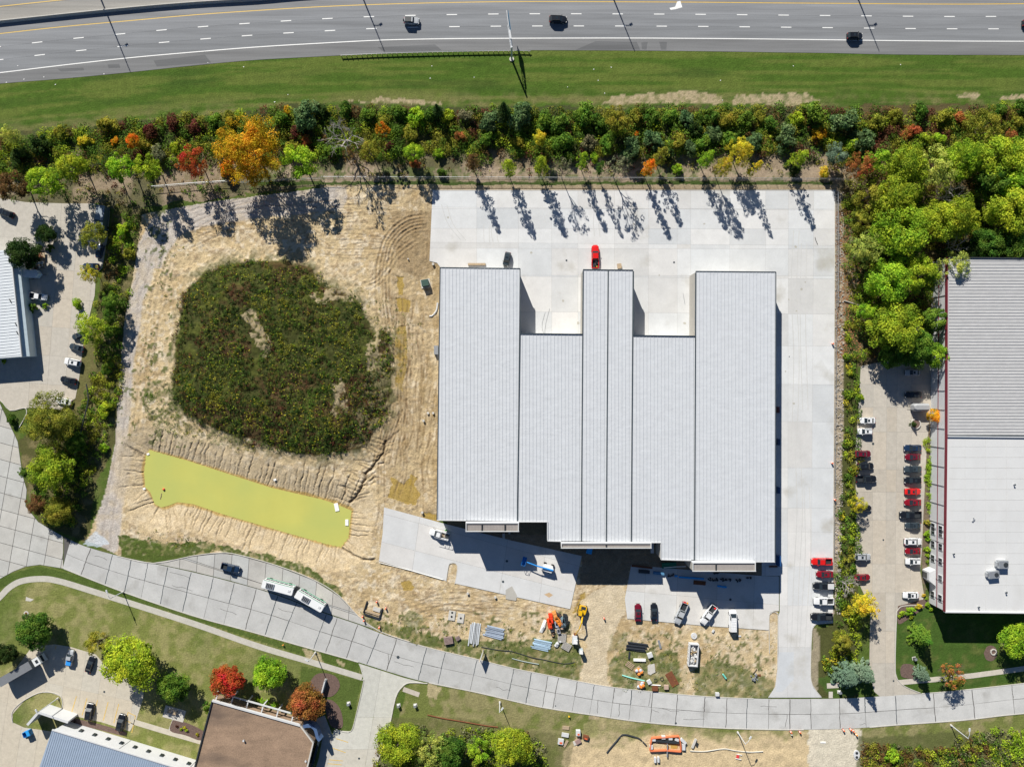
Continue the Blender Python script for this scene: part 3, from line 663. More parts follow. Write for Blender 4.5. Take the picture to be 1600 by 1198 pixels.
# concrete walks
ribbon('footpath', smoothline([(-30,960),(0,932),(14,918),(32,908),(60,904),(90,907),(150,925),(300,973),(400,1008),(480,1032),(566,1058)], 5), 1.75, -.02, .045, M_walk, None, (.47,.45,.40), 'structure')
ribbon('footpath', [(1402,1066),(1436,1063),(1460,1061),(1520,1055),(1600,1044),(1700,1032)], 1.5, -.02, .045, M_walk, None, (.50,.46,.40), 'structure')
ribbon('footpath', [(1292,1071),(1311,1070)], 1.5, -.02, .045, M_walk, None, (.50,.46,.40), 'structure')
ribbon('footpath', [(1298,1080),(1298,1090)], 1.2, -.02, .042, M_walk, None, (.52,.49,.43), 'structure')
ribbon('footpath', [(630,1076),(655,1085)], 1.4, -.02, .045, M_walk, None, (.47,.42,.36), 'structure')
ribbon('footpath', [(205,1126),(255,1141),(314,1158)], 1.6, -.02, .045, M_walk, None, (.50,.46,.38), 'structure')
ribbon('footpath', [(272,1124),(266,1140)], 1.0, -.02, .048, M_walk, None, (.50,.48,.44), 'structure')
sheet('patio', [(259,1101),(291,1110),(286,1128),(254,1119)], .06, M_walk, None, (.50,.48,.44), .08, 'structure')
# mulch beds
for nm, p in (('mulch_bed', [(96,1113),(115,1118),(118,1128),(106,1124)]), ('mulch_bed', [(119,1122),(160,1132),(196,1143),(190,1148),(150,1138),(117,1130)]), ('mulch_bed', [(270,1124),(290,1128),(318,1142),(314,1156),(290,1148),(266,1141)]),
              ('mulch_bed', [(486,1062),(494,1053),(508,1051),(524,1056),(531,1068),(527,1080),(516,1088),(500,1086),(486,1078)]), ('mulch_bed', [(505,1092),(520,1094),(532,1108),(536,1130),(530,1138),(515,1130)]),
              ('mulch_bed', [(1403,946),(1420,942),(1442,936),(1452,940),(1436,955),(1420,966),(1403,974)]), ('mulch_bed', [(1407,1043),(1412,1037),(1426,1038),(1434,1048),(1436,1060),(1412,1058),(1407,1052)]),
              ('mulch_bed', [(1537,1020),(1542,1010),(1550,1008),(1557,1014),(1557,1025),(1550,1032),(1541,1030)]), ('mulch_bed', [(1562,997),(1575,996),(1578,1018),(1566,1014)]), ('mulch_bed', [(1428,990),(1435,988),(1437,1000),(1430,1000)])):
    pts_ = smoothline(p + [p[0]], 4)[:-1]; sheet(nm, pts_, .05, M_mulch, None, None, .07, 'structure')
# ------------------------------------------------------------------ new concrete yard round the warehouse
YARD = [(676,298),(1305,298),(1304,500),(1302,868),(1301,973),(1274,975),(1268,985),(1266,1056),(1271,1074),(1284,1089),(1200,1089),(1211,1072),(1214,1046),(1214.5,1025),(1206,1024),(1201,1015),(1201,965),(1205,957),(1211,955),(1216,958),(1218,962),(1218,900),(1190,900),(1190,870),(1190,520),(700,520),(690,430),(684,414),(671,408)]
YARD = [(676,298),(1305,298),(1304,500),(1302,868),(1301,973),(1274,975),(1268,985),(1266,1056),(1271,1074),(1284,1089),(1200,1089),(1211,1072),(1214,1046),(1216,1020),(1216,962),(1218,956),(1218,899),(1190,899),(1190,540),(692,540),(688,418),(683,411),(671,408)]
paving('yard', YARD, [((600,y),(1232,y+1)) for y in (326,357,388,430)] + [((1232,200),(1230,1100)),((1272,200),(1266,1100)),((1196,400),(1196,1100))] +
       [((x,200),(x,541)) for x in (745,810,862,903,960,1013,1058,1079,1140)] + [((1190,y),(1310,y+1)) for y in (328,383,435,490,540,600,658,730,793,830,884,945,1010)],
       (.56,.565,.565), M_conc, z=.12, seed=20, gap=.018, filler=M_jointl, jit=.08)
sheet('yard_patch', [(1216,1018),(1240,1018),(1240,1060),(1222,1080),(1212,1080),(1216,1050)], .126, M_conc, None, (.50,.52,.54), .005, 'structure')
SWA = [(600,792),(700,819),(800,844),(860,857),(909,868),(891,951),(711,911),(714,890),(714,882),(710,879),(705,879),(701,882),(697,907),(592,876),(598,832)]
paving('south_west_apron', SWA, [((598,802),(905,884)),((592,845),(900,925)),((660,780),(640,920)),((800,800),(775,960)),((860,800),(840,960))], (.56,.555,.545), M_conc, z=.14, seed=21, gap=.03, filler=M_jointl, jit=.03)
SEA = [(986,882),(1091,891),(1189,899),(1217,900),(1217,954),(1209,954),(1203,957),(1201.5,962),(1201,984),(1100,977),(980,966),(976,935),(982,905)]
paving('south_east_apron', SEA, [((976,922),(1220,945)),((1010,860),(1005,990)),((1060,860),(1055,990)),((1122,860),(1118,990)),((1180,860),(1176,990))], (.55,.545,.53), M_conc, z=.12, seed=22, gap=.03, filler=M_jointl, jit=.04)
sheet('oil_stain', [(790,921),(800,915),(808,930),(806,938),(790,935)], .145, M_conc, None, (.40,.385,.35), .004, 'structure')
sheet('rust_stain', [(850,928),(858,925),(864,929),(858,933)], .145, M_conc, None, (.50,.36,.22), .004, 'structure')
# planted islands: soil with kerbs
for nm, p, kp in (('kerb', [(1202,1020),(1201.5,966),(1204,958),(1209,955),(1214,958),(1215.5,966),(1214.5,1045)], None), ('kerb', [(697,908),(701,883),(705,879.5),(710,879),(714,882.5),(715,890),(710.5,912)], None),
                  ('kerb', [(1274,976),(1268.5,985),(1266.5,1056),(1271.5,1073),(1283,1088)], None), ('kerb', [(1304,299),(1303.5,500),(1301.5,868),(1301,973)], None), ('kerb', [(672,297.5),(1306,297.5)], None),
                  ('kerb', [(1442,945),(1412,946),(1403,952),(1400.5,965),(1398.5,1046),(1404,1063),(1416,1073),(1438,1082)], None), ('kerb', [(20,1128),(19,1112),(34,1096),(60,1082),(80,1081),(95,1087),(98,1100),(95,1114)], None),
                  ('kerb', [(561,1036),(566,1048)], None), ('kerb', [(566,1062),(568,1066),(556,1118),(549,1141),(535,1142),(524,1138)], None), ('kerb', [(668,1067),(640,1066),(628,1073),(618,1090),(607,1140),(586,1200)], None),
                  ('kerb', [(-20,628),(0,625),(16,641),(38,637),(42,643),(40,650),(30,668)], None), ('kerb', [(183,868),(240,879.5),(300,868),(344,863),(372,866),(430,882),(490,905),(530,930),(560,962),(592,985),(640,1002)], None)):
    ribbon(nm, smoothline(p, 3), .18, -.02, .16, M_kerb, None, kind='structure')
ribbon('kerb', [p for p in NE_ if p[0] > 640 and p[0] < 1200], .2, -.02, .10, M_kerb, None, kind='structure')
ribbon('kerb', [p for p in SE_ if p[0] < 562], .22, -.02, .10, M_kerb, None, kind='structure')
ribbon('kerb', [p for p in SE_ if p[0] > 668 and p[0] < 1262], .22, -.02, .10, M_kerb, None, kind='structure')
ribbon('kerb', [p for p in SE_ if p[0] > 1340], .22, -.02, .10, M_kerb, None, kind='structure')
ribbon('kerb', [p for p in NE_ if p[0] > 1438], .22, -.02, .10, M_kerb, None, kind='structure')
# drains and manholes set in the paving
for x, y, r_, z_ in ((622,1026,.9,.045),(885,407,.55,.13),(1053,410,.55,.13),(792,876,.75,.15),(786,908,.7,.15),(1141,936,.75,.13),(1364,693,.7,.05),(1380,843,.5,.05),(163,1080,.6,.05),(561,1184,.6,.05),(1056,1129,.6,.05),(944,361,.35,.13),(1233,557,.3,.13),(868,1102,.35,.05),(1396,1063,.5,.05)):
    mb = MB(); mb.cyl((0, 0, .02), r_ * .5, .04, 12); o = mb.obj('manhole_cover', M_gutter); p = P(x, y); o.location = (p.x, p.y, z_)
    tag(o, {622:'large round manhole cover at the joint crossing in the street',885:'round drain cover on the yard between the left wing and middle wing',1053:'round drain cover on the yard right of the middle wing',792:'manhole cover in the shade on the left apron',786:'manhole cover in the sun on the left apron',1141:'manhole cover in the building shade on the right apron',1364:'rusty drain grate beside the white cars in the east lot',1380:'round drain cover in the lower middle of the east lot',163:'rusty drain cover in the lower left parking lot',561:'drain grate in the brown building driveway',1056:'small drain at the lower kerb of the street above the orange fenced pit',944:'tiny cover above the red pickup on the north yard',1233:'small cover on the east side of the yard',868:'small valve cover in the street left of the dirt track',1396:'cover at the mouth of the east lot drive'}[x], 'manhole cover')

rk = random.Random(31)
for i in range(12):
    x = rk.uniform(130, 1580); t = rk.uniform(.12, .88); L = rk.uniform(10, 34); pts = []
    for k in range(5): xx = x + L * k / 4; pts.append((xx, fN(xx) + (fE(xx) - fN(xx)) * t + rk.uniform(-1.6, 1.6)))
    ribbon('crack_seal', pts, .10, .034, .040, M_joint, st_)
for i in range(5):
    x = rk.uniform(150, 1560); t0 = rk.choice((.05, .5)); pts = []
    for k in range(5): t = t0 + .42 * k / 4; xx = x - 5 * t + rk.uniform(-1.2, 1.2); pts.append((xx, fN(xx) + (fE(xx) - fN(xx)) * t))
    ribbon('crack_seal', pts, .13, .034, .040, M_joint, st_)

for pts in ([(756,352),(756,368),(757,384)],[(768,350),(768,366),(772,385)],[(930,320),(927,345),(929,370)],[(1240,360),(1236,450),(1240,560),(1236,700)],[(1252,380),(1250,500),(1254,640)],[(1242,700),(1245,800),(1240,900),(1236,1000),(1226,1070)],[(1256,760),(1258,860),(1252,960),(1246,1060)],
            [(720,375),(700,350),(690,320)]):
    q_ = smoothline(pts, 6); ribbon('tyre_mark', q_, .22, .121, .1255, M_conc, None, (.51, .51, .50), 'structure'); ribbon('tyre_mark', [(x + 8.5, y + 1) for x, y in q_], .22, .121, .1255, M_conc, None, (.515, .513, .50), 'structure')
for x, y, r in ((1243,386,2.2),(1252,452,1.8),(1258,441,1.2),(1244,486,1.3),(1240,630,1.6),(1227,580,1.2),(990,350,1.4),(1100,350,1.5),(1232,468,1.1),(830,395,1.6),(700,340,1.4),(880,470,2.0),(1070,505,2.2),(903,505,2.0),(1030,430,1.2)):
    sheet('oil_stain', [(x + r * math.cos(k) * rk.uniform(.7, 1.5), y + r * math.sin(k) * rk.uniform(.7, 1.5)) for k in range(6)], .1265, M_conc, None, (.40, .385, .34), .003, 'structure')

for x in js[1:-1]:
    sl_ = (fN(x + 20) - fN(x - 20)) / 40; wdt = fE(x) - fN(x); n_ = 9; pts = []; full = rk.random() < .72
    for k in range(n_):
        t = (k / (n_ - 1)) * (.94 if full else .46) + (.03 if full or rk.random() < 2 else .5)
        xx = x + (.5 - t) * wdt * sl_ * .9 + rk.uniform(-.55, .55); pts.append((xx, fN(xx) + (fE(xx) - fN(xx)) * t))
    ribbon('crack_seal', pts, rk.uniform(.14, .24), .034, .041, MATS['gutter'] if rk.random() < .5 else M_joint, st_)
for a_, b_ in zip(js[:-1], js[1:]):
    if rk.random() < .6:
        pts = [(a_ + (b_ - a_) * k / 4, fN(a_ + (b_ - a_) * k / 4) + (fE(a_ + (b_ - a_) * k / 4) - fN(a_ + (b_ - a_) * k / 4)) * .5 + rk.uniform(-.3, .3)) for k in range(5)]
        ribbon('crack_seal', pts, .13, .034, .040, M_joint, st_)
# ------------------------------------------------------------------ warehouse
HR = 7.9
def lab(e, t, c, g=None): return tag(e, t, c, g)
wh = empty('warehouse', (0, 0, 0), label='huge warehouse with stepped pale grey metal roof in the middle of the site', cat='building')
def inset_poly(poly, z): return [(P(*p, z).x, P(*p, z).y) for p in poly]
secs = [  # roof sections measured at roof height: (x0, y0, x1, y1) with their own south edges
    [(688,418.5),(812,420),(808,814),(683,812)],
    [(812.6,521.5),(911,522.5),(908,845),(876,845),(855.5,844),(855.5,815),(808.6,814.5)],
    [(911.6,421.5),(950,422),(947,846),(908.6,845)],
    [(950.6,422),(989,422.5),(986,847),(947.6,846)],
    [(989.6,524.5),(1087,525.5),(1085,874.5),(1033,873.5),(1033,847),(986.6,847)],
    [(1087.8,424.5),(1212,425.5),(1211,877),(1085.6,875)]]
zs = [HR, HR - .15, HR - .05, HR - .05, HR - .15, HR]
for sct, z in zip(secs, zs):
    mb = MB(); mb.prism(inset_poly(sct, z), z - .35, z); mb.obj('roof', M_roof, wh, (.53, .55, .575))
    w = inset_poly(sct, z); c = (sum(p[0] for p in w) / len(w), sum(p[1] for p in w) / len(w))
    mb = MB(); mb.prism([(p[0] * .9985 + c[0] * .0015, p[1] * .9985 + c[1] * .0015) for p in w], .0, z - .36); mb.obj('wall', M_wall, wh)
# standing seams, one ridge per metre
for sct, z in zip(secs, zs):
    w = inset_poly(sct, z); x0 = min(p[0] for p in w) + .3; x1 = max(p[0] for p in w) - .25; mb = MB(); x = x0
    while x < x1:
        ys = []
        for i in range(len(w)):
            a, b = w[i], w[(i + 1) % len(w)]
            if (a[0] > x) != (b[0] > x): ys.append(a[1] + (b[1] - a[1]) * (x - a[0]) / (b[0] - a[0]))
        if len(ys) >= 2:
            ya, yb = min(ys) + .1, max(ys) - .1
            mb.add([(x - .11, ya, z), (x - .04, ya, z + .075), (x + .04, ya, z + .075), (x + .11, ya, z), (x - .11, yb, z), (x - .04, yb, z + .075), (x + .04, yb, z + .075), (x + .11, yb, z)],
                   [(0, 4, 5, 1), (1, 5, 6, 2), (2, 6, 7, 3), (3, 7, 4, 0), (0, 1, 2, 3), (7, 6, 5, 4)])
        x += 1.02
    tag(mb.obj('roof_seam', M_roof, wh, (.455, .475, .505)), kind='stuff')
# expansion gutters between roof sections and the dark eaves trim
def zline(name, pts, w, z0, z1, m, parent):
    mb = MB(); q = [P(*p, z1) for p in pts]; rings = []
    for i, p in enumerate(q):
        d = q[min(i + 1, len(q) - 1)] - q[max(i - 1, 0)]; d.z = 0; d.normalize(); nr = Vector((-d.y, d.x, 0)) * w / 2
        rings.append([Vector((p.x + nr.x, p.y + nr.y, z0)), Vector((p.x + nr.x, p.y + nr.y, z1)), Vector((p.x - nr.x, p.y - nr.y, z1)), Vector((p.x - nr.x, p.y - nr.y, z0))])
    mb.loft(rings); return mb.obj(name, m, parent)
for a, b in (((812.3,521),(808.3,814.3)),((911.3,423),(908.3,845)),((950.3,423),(947.3,846.5)),((989.3,423.5),(986.3,847)),((1087.4,426),(1085.3,875))):
    zline('gutter', [a, b], .30, HR - .30, HR + .09, M_gutter, wh)
for pts in ([(688,418),(812.6,419.6)],[(812.6,419.6),(812.8,521)],[(813,521),(911,522)],[(911,421.2),(989.6,422)],[(990,424),(990,524)],[(990,524),(1087,525)],[(1087.4,424),(1212.4,425)],[(1212.4,425),(1211.4,877)],[(687.6,418),(682.6,812)]):
    zline('eaves_trim', pts, .26, HR - .45, HR + .10, M_gutter, wh)
for pts in ([(682.6,812.4),(728,813)],[(808,815),(855.6,815)],[(855.6,815),(855.6,844.6)],[(855.6,844.8),(877,845.4)],[(1016,847.4),(1033,847.4)],[(1033,847.4),(1033,874)],[(1033,874),(1080,875.4)],[(1177,877.4),(1211,877.6)]):
    zline('fascia', pts, .24, HR - .45, HR + .12, M_wallw, wh)
# entrance portals with tall parapets
def portal(x0, x1, yr, depth, ztop, div, ribs=True):
    y0 = P(0, yr, HR).y - .15; a = P(x0, yr, HR).x; b = P(x1, yr, HR).x; y1 = y0 - depth
    e = MB(); t = .30
    e.box(((a + b) / 2, y1, ztop / 2), (b - a, t, ztop)); e.box((a, (y0 + y1) / 2, ztop / 2), (t, depth - .31, ztop)); e.box((b, (y0 + y1) / 2, ztop / 2), (t, depth - .31, ztop))
    e.obj('parapet', M_wall, wh)
    c = MB(); c.box(((a + b) / 2, y0 + .05, ztop / 2 + HR / 2), (b - a + .3, .35, ztop - HR)); c.box(((a + b) / 2, y1, ztop + .06), (b - a + .4, .2, .1)); c.box((a, (y0 + y1) / 2, ztop + .062), (.2, depth, .1)); c.box((b, (y0 + y1) / 2, ztop + .062), (.2, depth, .1)); c.obj('coping', M_wallw, wh)
    d = MB(); zz = ztop - .38; d.box(((a + b) / 2, (y0 + y1) / 2, zz), (b - a - .3, depth - .5, .1))
    k = a + .5
    while k < b - .4:
        d.box((k, (y0 + y1) / 2, zz + .08), (.10, depth - .55, .07)); k += .42
    d.obj('portal_deck', MATS['portal'], wh)
    for f in div:
        m_ = MB(); m_.box((a + (b - a) * f, (y0 + y1) / 2, ztop - .15), (.3, depth - .35, .45)); m_.obj('parapet_fin', M_dark, wh)
mat('portal', (.30, .275, .26), .8, var=.08)
portal(729, 810, 814.5, 2.3, 9.6, (.30, .74)); portal(877, 1016, 846.5, 1.3, 9.0, (.5,)); portal(1080.5, 1177, 876, 2.3, 9.6, (.37,))
# doors on the north docks, glazing on the south side
for x0, x1, y in ((822,846,521),(852,876,521),(880,904,521),(998,1022,524),(1028,1052,524),(1058,1080,524)):
    a = P(x0, y, HR); b = P(x1, y, HR); m_ = MB(); m_.box(((a.x + b.x) / 2, a.y + .06, 2.2), (b.x - a.x, .12, 4.2)); m_.obj('dock_door', M_wallw, wh)
for x0, x1, y, dp in ((735,804,814.5,2.3),(884,1010,846.5,1.3),(1088,1170,876,2.3)):
    a = P(x0, y, HR); b = P(x1, y, HR); m_ = MB(); m_.box(((a.x + b.x) / 2, a.y - dp - .33, 2.4), (b.x - a.x, .06, 4.4)); m_.obj('window', M_glass, wh)
a = P(1018,848,HR); m_ = MB(); m_.box((a.x + 1.2, a.y - 2.2, 2.9), (.9, 3.8, .12)); m_.obj('canopy', M_wallw, wh)
for y in (640, 700, 770, 830):
    a = P(1212, y, HR); m_ = MB(); m_.box((a.x + .05, a.y, 2.2), (.12, 4, 4.2)); m_.obj('dock_door', M_wallw, wh)

# ------------------------------------------------------------------ right-hand building
rb = empty('office_warehouse', label='large building on the right edge with grey ribbed roof above and white membrane roof below', cat='building')
ZR = 8.0
roof1 = [(1481,402.5),(1720,405),(1720,681),(1480.5,680)]
roof2 = [(1480.5,681),(1720,684),(1720,957.5),(1477,955)]
mb = MB(); mb.prism(inset_poly(roof1, ZR - .25), ZR - .6, ZR - .25); mb.obj('ribbed_roof', M_roof, rb, (.41, .41, .415))
w = inset_poly(roof1, ZR - .25); mb = MB(); y = min(p[1] for p in w) + .4; k = 0
while y < max(p[1] for p in w) - .3:
    mb.add([(w[0][0] + .3, y - .16, ZR - .25), (w[0][0] + .3, y - .07, ZR - .16), (w[0][0] + .3, y + .07, ZR - .16), (w[0][0] + .3, y + .16, ZR - .25), (w[1][0], y - .16, ZR - .25), (w[1][0], y - .07, ZR - .16), (w[1][0], y + .07, ZR - .16), (w[1][0], y + .16, ZR - .25)],
           [(0, 1, 5, 4), (1, 2, 6, 5), (2, 3, 7, 6), (3, 0, 4, 7), (3, 2, 1, 0), (4, 5, 6, 7)]); y += .92
tag(mb.obj('roof_seam', MATS.get('seam') or mat('seam', (.44, .44, .44), .6), rb), kind='stuff')
mb = MB(); mb.prism(inset_poly(roof2, ZR - .35), ZR - .7, ZR - .35); mb.obj('membrane_roof', M_membrane, rb)
mb = MB(); w = inset_poly(roof2, ZR - .35)
for k in range(14): mb.box(((w[0][0] + w[1][0]) / 2, w[0][1] - 3 - k * 3.05, ZR - .34), (w[1][0] - w[0][0] - 1, .09, .03))
for k in range(8): mb.box((w[0][0] + 5 + k * 5.9, (w[0][1] + w[2][1]) / 2, ZR - .336), (.07, w[0][1] - w[2][1] - 1, .03))
tag(mb.obj('membrane_seam', mat('seam_tape', (.50, .50, .49), .9), rb), kind='stuff')
full = [(1481,402.5),(1720,405),(1720,957.5),(1477,955)]
w = inset_poly(full, ZR); mb = MB(); mb.prism([(p[0] + .1, p[1]) for p in w], 0, ZR - .72); mb.obj('wall', M_wallw, rb)
zline('maroon_coping', [(1480.6,402),(1480,681),(1477,955.5)], .22, ZR - .9, ZR + .1, M_maroon, rb)
zline('coping', [(1477,956),(1720,958.5)], .34, ZR - .9, ZR + .08, M_wallw, rb)
zline('roof_valley', [(1481,680.6),(1720,682.6)], .5, ZR - .6, ZR + .0, M_gutter, rb)
zline('coping', [(1481,681.8),(1720,684)], .3, ZR - .6, ZR + .05, M_wallw, rb)
zline('eaves_trim', [(1481,402.2),(1720,404.6)], .3, ZR - .6, ZR + .05, M_dark, rb)
# west wall: mid band, panel joints and windows are real pieces proud of the wall
def wallx(px_top, y_top, z): q = P(px_top, y_top, ZR); return q
for t0, t1, z in ((402, 955, 3.9),):
    a = P(1480.8, t0, ZR); b = P(1477, t1, ZR); mb = MB(); d = b - a; n = Vector((-1, 0, 0)) * .05
    mb.box(((a.x + b.x) / 2 - .02, (a.y + b.y) / 2, z), (.14, abs(a.y - b.y), .16), rz=-math.atan2(b.x - a.x, a.y - b.y) if False else math.atan2(b.x - a.x, -(b.y - a.y)) ); mb.obj('wall_band', M_maroon, rb)
ang = math.atan2(P(1477,955,ZR).x - P(1480.8,402,ZR).x, -(P(1477,955,ZR).y - P(1480.8,402,ZR).y))
for yy in range(430, 950, 30):
    q = P(interp([(402,1480.8),(955,1477)], yy), yy, ZR); mb = MB(); mb.box((q.x + .0, q.y, ZR / 2 - .5), (.14, .09, ZR - 1.1), rz=ang); mb.obj('panel_joint', MATS.get('wjoint') or mat('wjoint', (.30, .30, .30), .8), rb)
for yy in (829, 836, 857, 880, 907, 938):
    q = P(interp([(402,1480.8),(955,1477)], yy), yy, ZR)
    for z in (1.9, 5.6):
        f = MB(); f.box((q.x - .0, q.y, z), (.20, 2.0, 1.9), rz=ang); fo = f.obj('window', M_wallw, rb)
        g = MB()
        for dy in (-.48, .48): g.box((q.x - .03, q.y + dy, z), (.20, .82, 1.6), rz=ang)
        g.obj('pane', M_glass, fo)
# canted glazed entrance at the corner
q = P(1477, 955, ZR); e_ = P(1458, 905); 
poly = [(q.x, q.y + 6.0), (q.x - 1.9, q.y + 7.6), (q.x - 1.9, q.y + 10.0), (q.x, q.y + 10.8)]
mb = MB(); mb.prism(poly, 0, 3.4); mb.obj('entrance_porch', M_wallw, rb)
mb = MB(); mb.prism([(p[0] - .12, p[1]) for p in poly], 3.42, 3.6); mb.obj('porch_roof', M_wallw, rb)
mb = MB(); mb.box((q.x - 2.05, q.y + 8.8, 1.3), (.1, 1.6, 2.4)); mb.obj('entrance_door', M_glass, rb)
def rooftop(name, x, y, sx, sy, h, rz, label, kind='unit'):
    p = P(x, y, ZR - .35); e = empty(name, (p.x, p.y, ZR - .35), rz, label, 'rooftop unit')
    m_ = MB(); m_.box((0, 0, .12 + h / 2), (sx, sy, h)); m_.obj('housing', M_metal, e)
    m_ = MB(); m_.box((0, 0, .06), (sx + .25, sy + .25, .12)); m_.obj('kerb_frame', M_wallw, e)
    m_ = MB(); m_.cyl((sx * .2, 0, h + .18), min(sx, sy) * .3, .12, 14); m_.obj('fan_guard', M_dark, e)
    m_ = MB(); m_.box((-sx * .5 - .25, 0, h * .45), (.5, sy * .7, h * .6), top=.7); m_.obj('intake_hood', M_metal, e)
    return e
rooftop('rooftop_air_unit', 1563, 880, 2.6, 2.2, 1.4, 0, 'upper right grey air conditioning unit on the white membrane roof')
rooftop('rooftop_air_unit', 1549, 896, 2.9, 2.0, 1.2, .1, 'lower left grey air conditioning unit on the white membrane roof')
e = empty('roof_debris', (P(1522,813,ZR).x, P(1522,813,ZR).y, ZR - .35), .5, 'small crumpled grey scrap lying on the white membrane roof', 'debris')
m_ = MB(); m_.box((0, 0, .15), (1.0, .35, .2), rz=.3); m_.box((.2, .3, .12), (.3, .8, .12), rz=-.4); m_.obj('scrap', M_metal, e)
for x, y, t in ((1585,757,'small dark vent pipe high on the white membrane roof'),(1490,865,'small vent pipe near the left edge of the white membrane roof'),(1572,925,'vent pipe right of the two roof units near the lower edge'),(1529,948,'vent cap at the lower edge of the white membrane roof')):
    p = P(x, y, ZR); e = empty('vent_pipe', (p.x, p.y, ZR - .35), 0, t, 'vent pipe'); m_ = MB(); m_.cyl((0, 0, .3), .16, .6, 8); m_.obj('pipe', M_metal, e); m_ = MB(); m_.cyl((0, 0, .65), .26, .1, 8); m_.obj('cap', M_gutter, e)

# ------------------------------------------------------------------ left building (metal roof)
lb = empty('white_shed', label='long shed with white ribbed roof and pale blue wall at the left edge', cat='building')
zl = 4.9
rf = [(-160,398),(15.5,390.5),(33,557),(-160,572)]
mb = MB(); mb.prism(inset_poly(rf, zl), zl - .25, zl); mb.obj('roof', M_roof, lb, (.60, .635, .66))
w = inset_poly(rf, zl); dirv = Vector((w[2][0] - w[1][0], w[2][1] - w[1][1], 0)); L_ = dirv.length; dirv.normalize(); nv = Vector((dirv.y, -dirv.x, 0)); nv = nv if nv.x < 0 else -nv
mb = MB()
for k in range(36):
    t = .4 + k * .86
    if t > L_ - .2: break
    c = Vector((w[1][0], w[1][1], zl)) + dirv * t; e2 = c + nv * 28
    mb.tube([c + Vector((0, 0, .02)), e2 + Vector((0, 0, .02))], .075, 4)
tag(mb.obj('roof_seam', M_roof, lb, (.50, .53, .56)), kind='stuff')
zline('ridge_cap', [(15.5,390),(33,557.5)], .35, zl - .3, zl + .12, M_wallw, lb)
mb = MB(); c = (sum(p[0] for p in w) / 4, sum(p[1] for p in w) / 4); mb.prism([(p[0] * .997 + c[0] * .003, p[1] * .997 + c[1] * .003) for p in w], 0, zl - .26); mb.obj('wall', mat('pale_blue_wall', (.42, .50, .55), .7, var=.05), lb)
# a lower lean-to roof makes the pale blue band
lt = [(15.8,391),(30.5,409),(46.5,556.5),(33.3,557)]
mb = MB(); mb.prism([(P(*lt[0], 4.3).x, P(*lt[0], 4.3).y), (P(*lt[1], 3.4).x, P(*lt[1], 3.4).y), (P(*lt[2], 3.4).x, P(*lt[2], 3.4).y), (P(*lt[3], 4.3).x, P(*lt[3], 4.3).y)], 0, [4.3, 3.4, 3.4, 4.3]); mb.obj('lean_to', M_roof, lb, (.47, .56, .61))
ribbon('footpath', [(36,405),(44,480),(53,556)], 1.3, -.02, .06, M_walk, None, (.40,.38,.35), 'structure')
for (x, y) in ((17,470),(26,507),(28,520)):
    p = P(x, y, zl); m_ = MB(); m_.tube([(p.x - .4, p.y + .5, zl + .15), (p.x, p.y, zl + .25), (p.x + .2, p.y - .6, zl + .1)], .12, 5); m_.obj('roof_pipe', M_dark, lb)
# ------------------------------------------------------------------ bottom left building with blue metal roof
bb = empty('blue_roof_building', label='building with blue standing seam roof and long white windowed wall at the bottom left', cat='building')
zb = 6.0
rf = [(81,1141),(268,1198),(420,1244),(380,1330),(40,1260)]
mb = MB(); mb.prism(inset_poly(rf, zb), zb - .25, zb); mb.obj('roof', M_roof, bb, (.30, .37, .47))
w = inset_poly(rf, zb); A_ = Vector((*w[0], zb)); B_ = Vector((*w[2], zb)); dv = (B_ - A_).normalized(); nv = Vector((dv.y, -dv.x, 0)); nv = nv if nv.y < 0 else -nv; nv = (nv + Vector((-.0, 0, 0))).normalized()
mb = MB(); k = 0
while k * .62 < (B_ - A_).length:
    c = A_ + dv * (k * .62 + .3); mb.tube([c + Vector((0, 0, .02)), c + nv * 17 + Vector((0, 0, .02))], .06, 4); k += 1
tag(mb.obj('roof_seam', M_roof, bb, (.20, .26, .35)), kind='stuff')
wbase = [(107,1126),(305,1186),(440,1228),(440,1300),(60,1300),(88,1150)]
mb = MB(); a = P(108.5,1126.5); b = P(430,1224); a2 = P(84,1139.5,zb); b2 = P(420,1242,zb)
mb.add([(a.x, a.y, 0), (b.x, b.y, 0), (b2.x, b2.y, zb - .1), (a2.x, a2.y, zb - .1), (a.x - .6, a.y - 24, 0), (b.x, b.y - 24, 0), (b2.x, b2.y - 24, zb - .3), (a2.x, a2.y - 24, zb - .3)], [(0, 1, 2, 3), (4, 7, 6, 5), (0, 3, 7, 4), (1, 5, 6, 2), (3, 2, 6, 7), (0, 4, 5, 1)]); mb.obj('wall', M_wallw, bb)
zline('coping', [(81,1140),(268,1197),(420,1243)], .35, zb - .1, zb + .25, M_wallw, bb)
def onwall(t, f):  # t along, f = 0 base .. 1 top
    lo = a + (b - a) * t; hi = Vector((a2.x, a2.y, zb - .1)) + (Vector((b2.x, b2.y, zb - .1)) - Vector((a2.x, a2.y, zb - .1))) * t; return lo + (hi - lo) * f
wa = math.atan2(b.y - a.y, b.x - a.x)
for k in range(13):
    q = onwall(.09 + k * .064, .48); m_ = MB(); m_.box((q.x, q.y, q.z), (1.0, .5, 1.2), rz=wa); fo = m_.obj('window', M_gutter, bb); m_ = MB(); m_.box((q.x + .03, q.y + .10, q.z + .02), (.84, .5, 1.05), rz=wa); m_.obj('pane', M_glass, fo)
for t in (.3, .62):
    p0 = onwall(t, .02); p1 = onwall(t, .99); m_ = MB(); m_.tube([p0, p1], .07, 4); m_.obj('wall_joint', M_gutter, bb)
sc_ = empty('screen_wall', label='tall L shaped concrete screen wall beside the blue dumpster', cat='wall')
